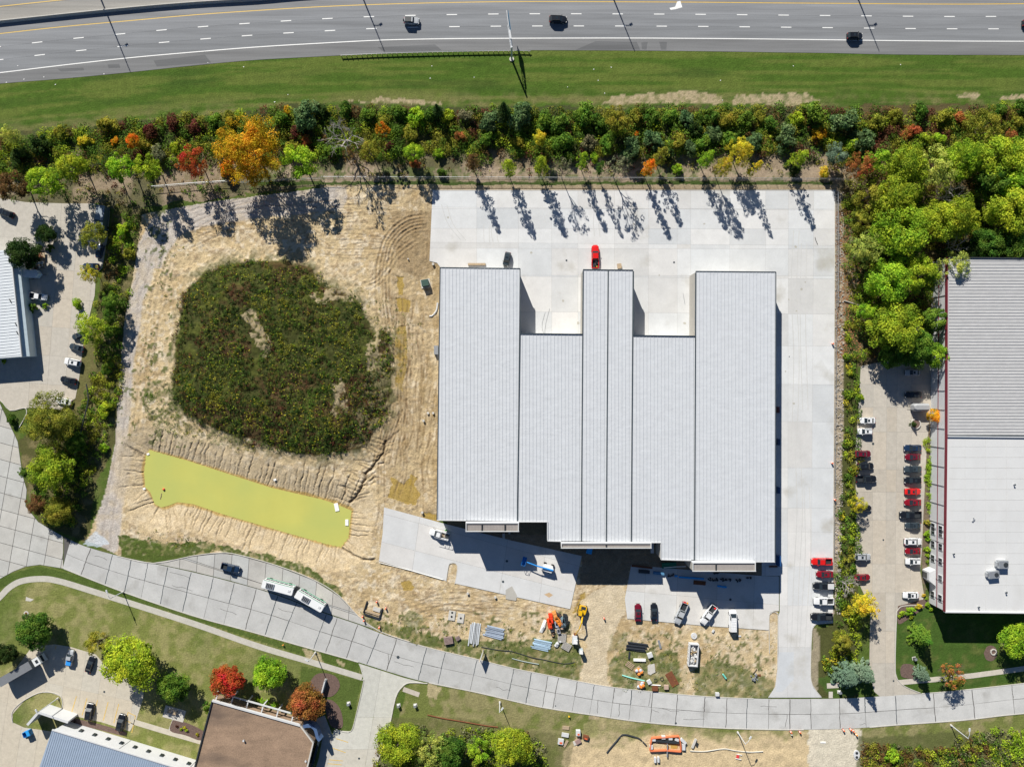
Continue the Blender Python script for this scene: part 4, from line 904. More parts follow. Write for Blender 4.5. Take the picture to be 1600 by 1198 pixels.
m_ = MB(); pa = P(60,1112.5,4.6); pb = P(106,1128,4.6); d = pb - pa; m_.box(((pa.x + pb.x) / 2, (pa.y + pb.y) / 2, 2.3), (d.length, .7, 4.6), rz=math.atan2(d.y, d.x)); m_.obj('panel', M_wallw, sc_)
m_ = MB(); pc = P(42,1133,4.6); d = pc - pa; m_.box(((pa.x + pc.x) / 2 - .25, (pa.y + pc.y) / 2 - .2, 2.25), (d.length - .8, .7, 4.5), rz=math.atan2(d.y, d.x)); m_.obj('return_panel', M_wallw, sc_)
# ------------------------------------------------------------------ brown gravel roof building
br = empty('brown_roof_building', label='low building with brown gravel roof at the bottom left beside the driveway', cat='building')
zz = 4.6
rf = [(331,1095),(468,1134),(489,1160),(480,1198),(470,1260),(290,1260),(304,1198)]
w = inset_poly(rf, zz); mb = MB(); mb.prism(w, 0, zz - .3); mb.obj('roof_slab', M_brown, br)
zline('coping', [(331,1094.5),(469,1133.5)], .5, zz - .6, zz + .1, M_wallw, br)
zline('coping', [(331,1095),(304,1198),(290,1260)], .35, zz - .5, zz + .05, M_dark, br)
zline('coping', [(469.4,1134),(489,1160),(480,1198),(470,1260)], .4, zz - .6, zz + .08, M_kerb, br)
m_ = MB()
for t in (0, .2, .4, .6, .8, 1):
    p = P(336 + 118 * t, 1091 + 34 * t, 3.2); m_.box((p.x + .6, p.y + .9, 3.1), (.35, 2.6, .3), rz=-.28)
p = P(396,1107.5,3.3); m_.box((p.x + 1.0, p.y + 1.7, 3.3), (24.5, .35, .34), rz=-.278); m_.obj('pergola_beam', M_wallw, br)
m_ = MB()
for t in (0, .2, .4, .6, .8, 1):
    p = P(336 + 118 * t, 1091 + 34 * t, 3.2); m_.box((p.x + 1.0, p.y + 2.0, 1.5), (.35, .35, 3.0), rz=-.28)
m_.obj('pergola_post', M_wallw, br)
arch = []
for k in range(9):
    t = k / 8; pth = smoothline([(474,1134),(486,1133),(493,1139),(496,1150),(500,1156)], 2); x, y = pth[min(k, len(pth) - 1)]; p = P(x, y, 4.4); arch.append(p)
m_ = MB(); rings = []
for i, p in enumerate(arch):
    d = arch[min(i + 1, 8)] - arch[max(i - 1, 0)]; d.normalize(); nr = Vector((-d.y, d.x, 0)) * .9
    rings.append([p + nr + Vector((0, 0, -1.4)), p + nr * .5 + Vector((0, 0, .3)), p - nr * .5 + Vector((0, 0, .3)), p - nr + Vector((0, 0, -1.4))])
m_.loft(rings); m_.obj('entrance_arch', M_flat, br, (.06, .11, .22))
m_ = MB(); p = P(500,1172,0); m_.box((p.x - .8, p.y, 1.4), (.6, 8.5, 2.8), rz=-.28); m_.obj('window', M_glass, br)
ribbon('footpath', [(500,1120),(512,1150),(506,1185),(497,1215)], 3.0, -.02, .05, M_walk, None, (.42,.40,.37), 'structure')
for (x, y, t) in ((381,1156,'small vent pipe near the middle of the brown gravel roof'),(478,1188,'white roof vent at the right edge of the brown gravel roof')):
    p = P(x, y, zz); e = empty('vent_pipe', (p.x, p.y, zz - .3), 0, t, 'vent pipe'); m_ = MB(); m_.cyl((0, 0, .3), .2, .6, 8); m_.obj('pipe', M_metal, e); m_ = MB(); m_.cyl((0, 0, .64), .3, .1, 8); m_.obj('cap', M_wallw, e)
# ------------------------------------------------------------------ vehicles
def ring(x, w, z0, z1, bev=.12):
    return [(x, -w, z0), (x, -w, z1 - bev), (x, -w + bev * 1.2, z1), (x, 0, z1 + .03), (x, w - bev * 1.2, z1), (x, w, z1 - bev), (x, w, z0)]
def wheels(parts, root, L, Wd, r=.34, f=.30, b=-.29):
    for sx in (f, b):
        for sy in (1, -1):
            m_ = MB(); m_.cyl((0, 0, 0), r, .24, 14, axis='Y'); o = m_.obj('wheel', M_tyre, root); o.location = (L * sx, sy * (Wd / 2 - .10), r)
            m2 = MB(); m2.cyl((0, 0, 0), r * .58, .26, 10, axis='Y'); r2 = m2.obj('rim', M_metal, o)
            parts += [o, r2]
def vehicle(kind):
    root = empty('parked_car'); parts = []
    if kind == 'sedan': L, Wd, hood, belt, top = 4.75, 1.84, .86, .96, 1.44; cab = (1.05, .30, -1.05, -1.75)
    elif kind == 'suv': L, Wd, hood, belt, top = 4.75, 1.92, 1.02, 1.12, 1.72; cab = (1.15, .45, -1.75, -2.15)
    elif kind == 'jeep': L, Wd, hood, belt, top = 4.5, 1.88, 1.15, 1.2, 1.85; cab = (.75, .40, -1.95, -2.08)
    elif kind == 'van': L, Wd, hood, belt, top = 5.6, 2.0, 1.15, 1.3, 2.1; cab = (1.85, .95, -2.6, -2.7)
    elif kind == 'pickup': L, Wd, hood, belt, top = 5.8, 1.98, 1.12, 1.2, 1.86; cab = (1.35, .75, -.55, -.85)
    h = L / 2; w = Wd / 2
    def addp(mb, name, m, col=None, parent=root, smooth=False):
        o = mb.obj(name, m, parent, col, smooth); parts.append(o); return o
    rear = -h if kind != 'pickup' else -.95
    st_ = [ring(h, w * .62, .45, hood - .28, .06), ring(h - .12, w * .80, .35, hood - .16), ring(h - .45, w * .96, .3, hood - .04), ring(cab[0] + .05, w, .28, belt - .02), ring(0, w, .28, belt)]
    if kind == 'pickup': st_ += [ring(-.95, w, .28, belt)]
    else: st_ += [ring(cab[3], w, .28, belt), ring(-h + .35, w * .97, .3, belt - (.0 if kind != 'sedan' else .03)), ring(-h + .1, w * .86, .36, belt - .12), ring(-h, w * .72, .45, belt - .3, .06)]
    st_ = [[Vector(p) for p in r_] for r_ in st_]; mb = MB(); mb.loft(st_[::-1]); body = addp(mb, 'body', M_paint)
    # greenhouse
    gw = w * .93; rw = w * .74
    mb = MB()
    bot = [(cab[0], -gw * .93), (cab[0], gw * .93), (cab[3], gw * .93), (cab[3], -gw * .93)]; tp = [(cab[1], -rw), (cab[1], rw), (cab[2], rw), (cab[2], -rw)]
    vs = [(x, y, belt - .02) for x, y in bot] + [(x, y, top - .05) for x, y in tp]
    mb.add(vs, [(0, 1, 2, 3), (7, 6, 5, 4), (4, 5, 1, 0), (5, 6, 2, 1), (6, 7, 3, 2), (7, 4, 0, 3)]); addp(mb, 'glasshouse', M_glass)
    mb = MB(); a, b_ = cab[1] + .02, cab[2] - .02; c = .12
    mb.prism([(a, -rw + c), (a, rw - c), (a - c, rw), (b_ + c, rw), (b_, rw - c), (b_, -rw + c), (b_ + c, -rw), (a - c, -rw)], top - .06, top); addp(mb, 'roof_panel', M_paint)
    if kind in ('van',):
        mb = MB(); mb.box(((cab[1] + cab[3]) / 2 - .35, 0, (belt + top) / 2), (cab[1] - cab[3] - .7, gw * 1.86, top - belt - .06), top=.88); addp(mb, 'cargo_sides', M_paint)
        for k in range(7):
            mb = MB(); mb.box((cab[1] - .5 - k * .42, 0, top + .02), (.06, rw * 1.9, .05)); addp(mb, 'roof_rib', M_paint)
    if kind in ('suv', 'sedan'):
        mb = MB(); mb.box(((a + b_) / 2 + .25, 0, top + .004), (.62, rw * 1.1, .02)); addp(mb, 'sunroof', M_glass)
    if kind == 'suv':
        for s_ in (1, -1): mb = MB(); mb.tube([(a - .15, s_ * rw * .9, top + .05), (b_ + .1, s_ * rw * .9, top + .05)], .03, 4); addp(mb, 'roof_rail', M_dark)
    if kind == 'jeep':
        mb = MB(); mb.cyl((-h - .12, 0, 1.0), .38, .22, 14, axis='X'); addp(mb, 'spare_wheel', M_tyre)
        mb = MB(); mb.box((-.9, 0, top + .01), (1.9, rw * 1.9, .04)); addp(mb, 'hard_top', M_dark)
    # pillars
    for s_ in (1, -1):
        mb = MB()
        mb.tube([(cab[0], s_ * gw * .92, belt), (cab[1], s_ * rw, top - .03)], .045, 4); mb.tube([(cab[3], s_ * gw * .92, belt), (cab[2], s_ * rw, top - .03)], .06, 4)
        xm = (cab[1] + cab[2]) / 2; mb.tube([(xm, s_ * gw * .95, belt), (xm, s_ * rw, top - .03)], .045, 4); addp(mb, 'pillar', M_paint)
        mb = MB(); mb.box((cab[0] - .15, s_ * (w + .10), belt + .04), (.16, .22, .16)); addp(mb, 'mirror', M_paint)
        mb = MB(); mb.box((h - .13, s_ * w * .68, hood - .26), (.22, w * .34, .16)); addp(mb, 'headlight', M_lamp)
        mb = MB(); mb.box((-h + .10 if kind != 'pickup' else -h + .02, s_ * w * (.76 if kind != 'pickup' else .9), belt - .24), (.16, w * .26, .2)); addp(mb, 'tail_light', M_tail)
    mb = MB(); mb.box((h - .02, 0, .48), (.22, w * 1.5, .2)); mb.box((-h + .0, 0, .50), (.2, w * 1.6, .2)); addp(mb, 'bumper', M_dark)
    if kind == 'pickup':
        mb = MB(); x0, x1 = -h, -.96; zc = (.45 + belt) / 2; hh = belt - .45
        mb.box(((x0 + x1) / 2, w - .08, zc), (x1 - x0, .16, hh)); mb.box(((x0 + x1) / 2, -w + .08, zc), (x1 - x0, .16, hh)); mb.box((x0 + .06, 0, zc), (.12, 2 * w - .34, hh)); addp(mb, 'bed_side', M_paint)
        mb = MB(); mb.box(((x0 + x1) / 2, 0, .62), (x1 - x0 - .14, 2 * w - .34, .12)); mb.box((x1 - .05, 0, .9), (.06, 2 * w - .36, .5)); addp(mb, 'bed_floor', M_dark)
    wheels(parts, root, L, Wd, .34 if kind == 'sedan' else .40)
    return root, parts, L
PROTO = {k: vehicle(k) for k in ('sedan', 'suv', 'jeep', 'van', 'pickup')}
for k, (r_, ps_, L_) in PROTO.items(): r_.location = (0, 0, -50)
PAL = {'white': (.70, .71, .72), 'silver': (.40, .42, .44), 'grey': (.15, .16, .175), 'black': (.010, .012, .016), 'navy': (.012, .03, .07), 'maroon': (.14, .006, .018), 'dark red': (.22, .006, .014),
       'red': (.62, .012, .010), 'dark grey': (.035, .05, .062), 'blue': (.03, .22, .60), 'green': (.03, .2, .06)}
CARS = []
def car(kind, colr, px, py, ang, label, cat=None, group=None, z=.04, Lpx=None, name=None):
    root, ps_, L = PROTO[kind]; p = P(px, py, 1.0); s = (Lpx * S / L) if Lpx else 1
    r_, out = copy_tree(root, ps_, (p.x, p.y, z), R(ang), (s, .5 + s / 2, 1))
    r_.name = name or {'pickup': 'pickup_truck', 'van': 'cargo_van', 'jeep': 'off_road_car'}.get(kind, 'parked_car')
    for o in out:
        if o.name.split('.')[0] not in ('wheel', 'rim'): o.color = (*PAL[colr], 1)
    tag(r_, label, cat or {'pickup': 'pickup truck', 'van': 'van', 'suv': 'car', 'sedan': 'car', 'jeep': 'car'}[kind], group); CARS.append(r_); return r_
G1 = 'vehicles driving on the highway'; G2 = 'cars parked in the east lot'; G3 = 'vehicles parked along the east edge of the yard'; G4 = 'vehicles parked on the right apron'; G5 = 'cars parked in the left lot'; G6 = 'cars parked in the lower left lot'
car('jeep', 'silver', 643, 32.5, -3, 'boxy silver off-road car driving in the middle lane left of the sign gantry', group=G1, name='moving_car')
car('suv', 'black', 872, 30, -2, 'black car driving in the middle lane right of the sign gantry', group=G1, name='moving_car', Lpx=27)
car('suv', 'black', 1336, 56, 0, 'black car driving in the lane nearest the grass over the white line', group=G1, name='moving_car', Lpx=24)
car('suv', 'black', 1611, 36, 0, 'black car cut off by the right edge of the photo on the highway', group=G1, name='moving_car')
car('pickup', 'navy', 360, 887, -14, 'dark blue pickup truck parked alone in the lay-by behind the bus', Lpx=29)
# east lot
car('sedan', 'silver', 1427, 582, 180, 'silver car in the tree shade at the top of the right row', group=G2, Lpx=24)
car('sedan', 'black', 1428, 617, 180, 'black car in the right row just above the grey box trailer', group=G2, Lpx=25)
car('sedan', 'white', 1356, 657, 180, 'white car with dark roof glass, topmost in the left row', group=G2, Lpx=25)
car('suv', 'white', 1352, 674, 180, 'plain white hatchback second from the top in the left row', group=G2, Lpx=23)
car('suv', 'maroon', 1349, 709, 0, 'maroon car half under the hedge in the left row', group=G2, Lpx=24)
car('suv', 'black', 1353, 728, 0, 'black car between the maroon car and the black pickup in the left row', group=G2, Lpx=25)
car('pickup', 'black', 1354, 748, 0, 'long black pickup truck, the largest vehicle in the left row', group=G2, Lpx=31)
car('sedan', 'black', 1350, 794, 0, 'black car under the small yellow tree in the left row', group=G2, Lpx=24)
car('suv', 'silver', 1348, 870, 0, 'silver car with sunroof low in the left row', group=G2, Lpx=25)
car('sedan', 'dark red', 1348, 902, 0, 'dark red car partly hidden by branches at the bottom of the left row', group=G2, Lpx=24)
for kd, cl_, y, L_, a_, t in (('sedan','navy',700,27,180,'dark blue car at the top of the packed right row below the round planter'), ('sedan','maroon',714,24,180,'maroon car second in the packed right row'), ('sedan','dark grey',733,27,180,'charcoal car below the maroon car in the right row'),
                              ('suv','black',750,26,180,'black car directly above the bright red car in the right row'), ('sedan','red',768,25,0,'bright red car in the right row'), ('sedan','dark red',785,26,180,'dark red car directly below the bright red car'),
                              ('pickup','black',804,33,180,'black pickup truck in the right row'), ('sedan','dark grey',821,24,180,'grey car directly below the black pickup in the right row'), ('suv','white',846,27,0,'white car with sunroof above the dark red car near the round bushes'),
                              ('sedan','dark red',861,24,180,'dark red car between two white cars in the right row'), ('suv','white',877,23,180,'small plain white car below the dark red car in the right row')):
    car(kd, cl_, 1427 if kd != 'pickup' else 1423, y, a_, t, group=G2, Lpx=L_)
car('sedan', 'white', 1424, 930, 180, 'white car parked alone by the entrance walk of the right building', group=G2, Lpx=25)
# yard, right edge
car('pickup', 'red', 1284, 877, 180, 'red pickup truck at the top of the row on the yard edge', group=G3, z=.14, Lpx=32)
car('sedan', 'dark red', 1289, 897, 180, 'dark red car between the red pickup and the black pickup on the yard edge', group=G3, z=.14, Lpx=26)
bp1 = car('pickup', 'black', 1287, 915, 180, 'black pickup truck with loaded white bed on the yard edge', group=G3, z=.14, Lpx=32)
car('pickup', 'white', 1287, 939, 180, 'white pickup truck with open bed on the yard edge', group=G3, z=.14, Lpx=31)
car('pickup', 'black', 1284, 963, 180, 'black pickup truck with plain black bed at the bottom of the yard edge row', group=G3, z=.14, Lpx=33)
# right apron
car('sedan', 'maroon', 997, 957, 90, 'maroon car parked nose up, leftmost on the right apron', group=G4, z=.13, Lpx=27)
car('sedan', 'black', 1022, 956, 90, 'black car parked beside the maroon car on the right apron', group=G4, z=.13, Lpx=27)
g1 = car('pickup', 'silver', 1064, 958, 247, 'slanting silver pickup truck with red bags at its tailgate', group=G4, z=.13, Lpx=35)
g2 = car('pickup', 'white', 1107, 960, 235, 'slanting white pickup truck with a red can in its bed', group=G4, z=.13, Lpx=34)
g3 = car('van', 'white', 1145, 969, 90, 'white van with ribbed grey rear roof standing upright on the right apron', group=G4, z=.13, Lpx=34)
# yard, north
red = car('pickup', 'red', 930, 401, 90, 'bright red pickup truck parked against the middle wing of the warehouse', z=.14, Lpx=36)
car('suv', 'dark grey', 792, 405, 258, 'dark grey car parked beside the left wing of the warehouse on the north yard', z=.14, Lpx=22)
# left lot
car('sedan', 'dark grey', 122, 524, 200, 'dark car half hidden under the yellow-green tree in the left lot', group=G5, Lpx=21)
car('sedan', 'dark grey', 119, 543, 165, 'blue-grey car in the open between the tree and the white car in the left lot', group=G5, Lpx=23)
car('suv', 'white', 113, 566, 168, 'white car with black sunroof in the left lot', group=G5, Lpx=26)
car('sedan', 'black', 106, 594, 168, 'black car below the white sunroof car in the left lot', group=G5, Lpx=25)
car('sedan', 'white', 99, 627, 168, 'white car partly under the big orange tree at the lot edge', group=G5, Lpx=24)
car('pickup', 'white', 59, 463, -8, 'white service pickup truck next to the wall of the white shed', group=G5, Lpx=29)
car('sedan', 'navy', 141, 416, 180, 'dark blue car at the right edge of the upper left lot', group=G5, Lpx=25)
car('sedan', 'navy', 155, 392, 75, 'dark car in deep shade below the long box trailer', group=G5, Lpx=22)
car('suv', 'black', 9, 333, 160, 'dark car hidden under the tree at the left edge of the photo', group=G5, Lpx=25)
# lower left lot
car('sedan', 'black', 140, 1038, 72, 'black car parked beside the blue pickup in the lower left lot', group=G6, Lpx=26)
car('suv', 'black', 139, 1112, 82, 'black car in a yellow lined bay left of the other black car by the wall', group=G6, Lpx=27)
car('suv', 'black', 188, 1129, 78, 'black car in the rightmost yellow lined bay by the wall', group=G6, Lpx=27)
bt = car('pickup', 'silver', 109, 1027, 80, 'small silver pickup truck with bright blue cargo cover', group=G6, Lpx=24)
def onto(parent, mb, name, m, colr=None): return mb.obj(name, m, parent, colr)
m_ = MB(); m_.box((-1.7, 0, 1.15), (2.2, 1.6, .35)); onto(bt, m_, 'cargo_cover', M_flat, (.02, .26, .72))
m_ = MB(); m_.box((-1.9, .1, 1.15), (1.7, 1.5, .3)); onto(bp1, m_, 'bed_cover', M_wallw)
# loads in beds are separate things
def thing(name, px, py, z, rz, label, cat, group=None):
    p = P(px, py, z); return empty(name, (p.x, p.y, z), R(rz), label, cat, group)
def simple(name, mb, px, py, z, rz, m, label, cat, colr=None, group=None, sc=None):
    p = P(px, py, z); o = mb.obj(name, m, None, colr); o.location = (p.x, p.y, z); o.rotation_euler = (0, 0, R(rz)); return tag(o, label, cat, group)
def lumps(n, sx, sy, sz, r0, r1, seed=0):
    r_ = random.Random(seed); mb = MB()
    for i in range(n): mb.box((r_.uniform(-sx, sx), r_.uniform(-sy, sy), r_.uniform(.1, sz)), (r_.uniform(r0, r1), r_.uniform(r0, r1), r_.uniform(r0, r1) * .6), rz=r_.uniform(0, 3), rx=r_.uniform(-.3, .3), top=.85)
    return mb
simple('toolbox_load', lumps(7, .5, .7, .5, .3, .7, 3), 931, 411, .85, 0, M_dark, 'dark tools piled in the bed of the red pickup', 'tools')
m_ = MB(); m_.cyl((0, 0, .2), .22, .4, 10); simple('water_jug', m_, 932, 416.5, .85, 0, M_flat, 'yellow jug at the tailgate of the red pickup bed', 'jug', (.65, .50, .02))
m_ = MB(); m_.box((0, 0, .25), (.5, .35, .5), top=.8); simple('fuel_can', m_, 1117, 950, .85, 20, M_flat, 'red fuel can in the bed of the slanting white pickup', 'fuel can', (.75, .02, .02))
m_ = MB(); m_.box((0, 0, .2), (.8, .5, .4), top=.8); simple('tool_bag', m_, 1070, 940.5, .95, -20, M_flat, 'red bag on the tailgate of the slanting silver pickup', 'bag', (.5, .05, .05))
m_ = MB(); m_.box((0, 0, .2), (.35, .6, .35), top=.8); simple('tool_bag', m_, 1074, 942, .95, -20, M_flat, 'small orange bag right of the red bag on the silver pickup', 'bag', (.7, .3, .02))
# articulated bus in the lay-by
bus = thing('articulated_bus', 441, 914, .04, -15, 'long white articulated bus with green stripe bending in the lay-by', 'bus')
def bus_section(x0, x1, ang, ox, oy, front):
    Mx = Matrix.Translation((ox, oy, 0)) @ Matrix.Rotation(ang, 4, 'Z'); out = []
    L = x1 - x0; cx = (x0 + x1) / 2
    def put(mb, name, m, colr=None):
        o = mb.obj(name, m, bus, colr); o.matrix_local = Mx; return o
    mb = MB(); w = 1.28; c = .3
    mb.prism([(x1, -w + c), (x1, w - c), (x1 - c, w), (x0 + c, w), (x0, w - c), (x0, -w + c), (x0 + c, -w), (x1 - c, -w)], .35, 3.0); put(mb, 'body', M_paint, (.70, .72, .72))
    mb = MB(); mb.prism([(x1 - .1, -w + c + .1), (x1 - .1, w - c - .1), (x1 - c, w - .12), (x0 + c, w - .12), (x0 + .1, w - c), (x0 + .1, -w + c), (x0 + c, -w + .12), (x1 - c, -w + .12)], 3.0, 3.1); put(mb, 'roof_panel', M_paint, (.74, .75, .75))
    mb = MB(); mb.box((cx, w + .01, .9), (L - .8, .06, .5)); mb.box((cx, -w - .01, .9), (L - .8, .06, .5)); mb.box((cx, w - .04, 3.02), (L - .6, .10, .10)); put(mb, 'green_stripe', M_flat, (.01, .22, .10))
    k = x0 + .7
    while k < x1 - .9:
        mb = MB(); mb.box((k + .5, 0, 1.9), (1.22, 2 * w + .04, .8)); put(mb, 'window', M_glass); k += 1.35
    mb = MB(); u = x0 + 2.4 if front < 0 else cx - 1.2
    mb.box((u, 0, 3.22), (2.4, 1.5, .26)); put(mb, 'roof_unit', M_metal)
    for i in range(4): mb = MB(); mb.box((u - .8 + i * .5, 0, 3.37), (.28, 1.1, .06)); put(mb, 'vent_louvre', M_dark)
    mb = MB(); mb.box((x1 - 1.2, 0, 3.15), (.7, .7, .12)); put(mb, 'roof_hatch', M_wallw)
    for sx in (x0 + 1.6, x1 - 1.9):
        for sy in (1, -1):
            mb = MB(); mb.cyl((sx, sy * 1.17, .5), .5, .28, 14, axis='Y'); put(mb, 'wheel', M_tyre)
bus_section(-5.1, 4.3, 0, 0, 0, -1)
bus_section(.9, 10.1, R(-15), 4.3, 0, 1)
mb = MB()
for i in range(6):
    t = i / 5; a_ = -R(15) * t; mb.box((4.35 + .85 * t, -.12 * t * t, 1.7), (.10, 2.35, 2.6), rz=a_)
mb.obj('bellows', M_dark, bus)
# semi trailer in the lower left lot
tk = thing('semi_trailer_truck', 43, 1041, .04, 30, 'semi trailer truck with white cab parked under trees at the lower left', 'truck')
mb = MB(); mb.box((-1.5, 0, 2.3), (10.6, 2.5, 2.7)); mb.obj('trailer_box', M_flat, tk, (.10, .115, .13))
mb = MB(); mb.box((-1.5, 0, 3.67), (10.5, 2.4, .05)); mb.obj('trailer_roof', M_flat, tk, (.17, .18, .195))
mb = MB(); mb.box((5.55, 0, 1.9), (2.2, 2.4, 2.9), top=.93); mb.obj('cab', M_paint, tk, (.68, .70, .70)); mb = MB(); mb.box((5.7, 0, 3.4), (.8, .9, .1)); mb.obj('roof_hatch', M_dark, tk)
mb = MB(); mb.box((6.65, 0, 2.2), (.08, 2.0, .9)); mb.obj('windscreen', M_glass, tk)
mb = MB(); mb.box((-6.9, 0, 2.2), (.25, 2.4, 2.5)); mb.obj('rear_door', M_flat, tk, (.03, .12, .2))
for sx in (-5.6, -4.4, 3.2, 5.7):
    for sy in (1, -1): mb = MB(); mb.cyl((sx, sy * 1.1, .5), .5, .3, 12, axis='Y'); mb.obj('wheel', M_tyre, tk)
# box trailer, camper and flatbeds in the left lot
tk = thing('box_trailer', 164, 349, .04, 82, 'long dark blue box trailer parked in shade beside the scrub strip', 'trailer')
mb = MB(); mb.box((0, 0, 1.9), (9.2, 2.6, 2.6)); mb.obj('trailer_box', M_flat, tk, (.045, .075, .10)); mb = MB(); mb.box((2.4, 0, 3.23), (4.2, 2.4, .06)); mb.obj('roof_panel', M_flat, tk, (.22, .26, .30))
for sx in (-2.4, -1.3):
    for sy in (1, -1): mb = MB(); mb.cyl((sx, sy * 1.15, .45), .45, .3, 12, axis='Y'); mb.obj('wheel', M_tyre, tk)
tk = thing('enclosed_trailer', 55, 429, .04, -2, 'pale blue enclosed trailer with pointed nose beside the white shed', 'trailer')
mb = MB(); mb.prism([(-2.4, -1.15), (1.6, -1.15), (2.6, 0), (1.6, 1.15), (-2.4, 1.15)], .45, 2.4); mb.obj('body', M_flat, tk, (.42, .55, .66))
mb = MB(); mb.prism([(-2.3, -1.05), (1.5, -1.05), (2.45, 0), (1.5, 1.05), (-2.3, 1.05)], 2.4, 2.46); mb.obj('roof_panel', M_white, tk)
mb = MB(); mb.tube([(2.5, 0, .5), (3.7, 0, .5)], .06, 5); mb.obj('drawbar', M_dark, tk)
for sy in (1, -1): mb = MB(); mb.cyl((-.4, sy * 1.15, .36), .36, .22, 12, axis='Y'); mb.obj('wheel', M_tyre, tk)
for x, y, s_, t in ((60, 414, 5, 'flatbed trailer loaded with white and dark parts above the pale blue trailer'), (61, 399, 9, 'flatbed trailer loaded with reddish scrap beneath the dark trees')):
    tk = thing('flatbed_trailer', x, y, .04, 3, t, 'trailer'); mb = MB(); mb.box((0, 0, .6), (4.2, 1.9, .15)); mb.obj('deck', M_wood, tk)
    for sy in (1, -1): mb = MB(); mb.box((0, sy * .98, .8), (4.2, .06, .3)); mb.obj('side_rail', M_dark, tk); mb = MB(); mb.cyl((-.6, sy * 1.1, .35), .35, .2, 12, axis='Y'); mb.obj('wheel', M_tyre, tk)
    mb = MB(); mb.tube([(2.1, 0, .5), (3.2, 0, .5)], .05, 5); mb.obj('drawbar', M_dark, tk)
    simple('scrap_load', lumps(14, 1.7, .75, .7, .25, .8, s_), x, y, .72, 3, M_rust if s_ == 9 else M_wallw, ('reddish scrap piled on the upper flatbed trailer' if s_ == 9 else 'white boxes and parts piled on the lower flatbed trailer'), 'load')
# box trailer in the east lot with arched roof
tk = thing('arched_trailer', 1433, 636, .04, 180, 'pale grey box trailer with faceted roof casting a big shadow in the east lot', 'trailer')
mb = MB(); rings = []
for x, s_ in ((-2.1, 1), (1.5, 1), (2.3, .55)):
    rings.append([Vector((x, y * s_, z)) for y, z in ((-1.15, .5), (-1.15, 2.1), (-.6, 2.75), (.6, 2.75), (1.15, 2.1), (1.15, .5))])
mb.loft(rings[::-1]); mb.obj('body', M_flat, tk, (.30, .31, .32)); mb = MB(); mb.tube([(2.2, 0, .5), (3.3, 0, .5)], .06, 5); mb.obj('drawbar', M_dark, tk)
for sy in (1, -1): mb = MB(); mb.cyl((-.4, sy * 1.15, .36), .36, .22, 12, axis='Y'); mb.obj('wheel', M_tyre, tk)
# white service truck with lumber rack on the left apron
tk = thing('service_truck', 687, 833, .15, 165, 'white work truck with open rack bed carrying planks on the left apron', 'truck')
mb = MB(); mb.loft([[Vector(p) for p in r_] for r_ in (ring(-.4, 1, .4, 1.3), ring(1.2, 1, .4, 1.25), ring(2.5, .95, .45, 1.15), ring(2.95, .7, .5, .95))][::-1]); mb.obj('body', M_paint, tk, (.72, .73, .74))
mb = MB(); mb.add([(1.4, -.88, 1.25), (1.4, .88, 1.25), (-.3, .88, 1.25), (-.3, -.88, 1.25), (.8, -.72, 1.95), (.8, .72, 1.95), (-.3, .72, 1.95), (-.3, -.72, 1.95)], [(3, 2, 1, 0), (4, 5, 6, 7), (0, 1, 5, 4), (1, 2, 6, 5), (2, 3, 7, 6), (3, 0, 4, 7)]); mb.obj('cab_glass', M_glass, tk)
mb = MB(); mb.box((.22, 0, 1.98), (1.1, 1.5, .06)); mb.obj('roof_panel', M_paint, tk, (.72, .73, .74))
for sy in (1, -1): mb = MB(); mb.box((-1.75, sy * .95, 1.05), (2.5, .3, .7)); mb.obj('tool_box', M_paint, tk, (.72, .73, .74))
mb = MB(); mb.box((-1.75, 0, .75), (2.5, 1.6, .1)); mb.obj('bed_floor', M_dark, tk)
mb = MB()
for sx in (-.6, -1.7, -2.9):
    mb.tube([(sx, -1, 1.4), (sx, -1, 2.3), (sx, 1, 2.3), (sx, 1, 1.4)], .05, 4)
for sy in (1, -1): mb.tube([(-3, sy, 2.3), (1.2, sy, 2.3)], .05, 4)
mb.obj('ladder_rack', M_wallw, tk)
wheels([], tk, 5.9, 2.0, .42, .30, -.30)
for k in range(3): m_ = MB(); m_.box((0, 0, 0), (2.4, .22, .07)); simple('plank', m_, 689 + k * .3, 834.5 + k * 1.3, 1.05, 165, M_wood, ('upper', 'middle', 'lower')[k] + ' yellow plank lying in the bed of the white work truck', 'plank')
m_ = MB(); m_.box((0, 0, .2), (.7, .35, .35), top=.8); simple('green_jacket', m_, 697, 828, .95, 0, M_flat, 'bright green bundle at the rear of the white work truck', 'bundle', (.05, .45, .03))
for r_, ps_, L_ in PROTO.values():
    for o in ps_: bpy.data.objects.remove(o)
    bpy.data.objects.remove(r_)
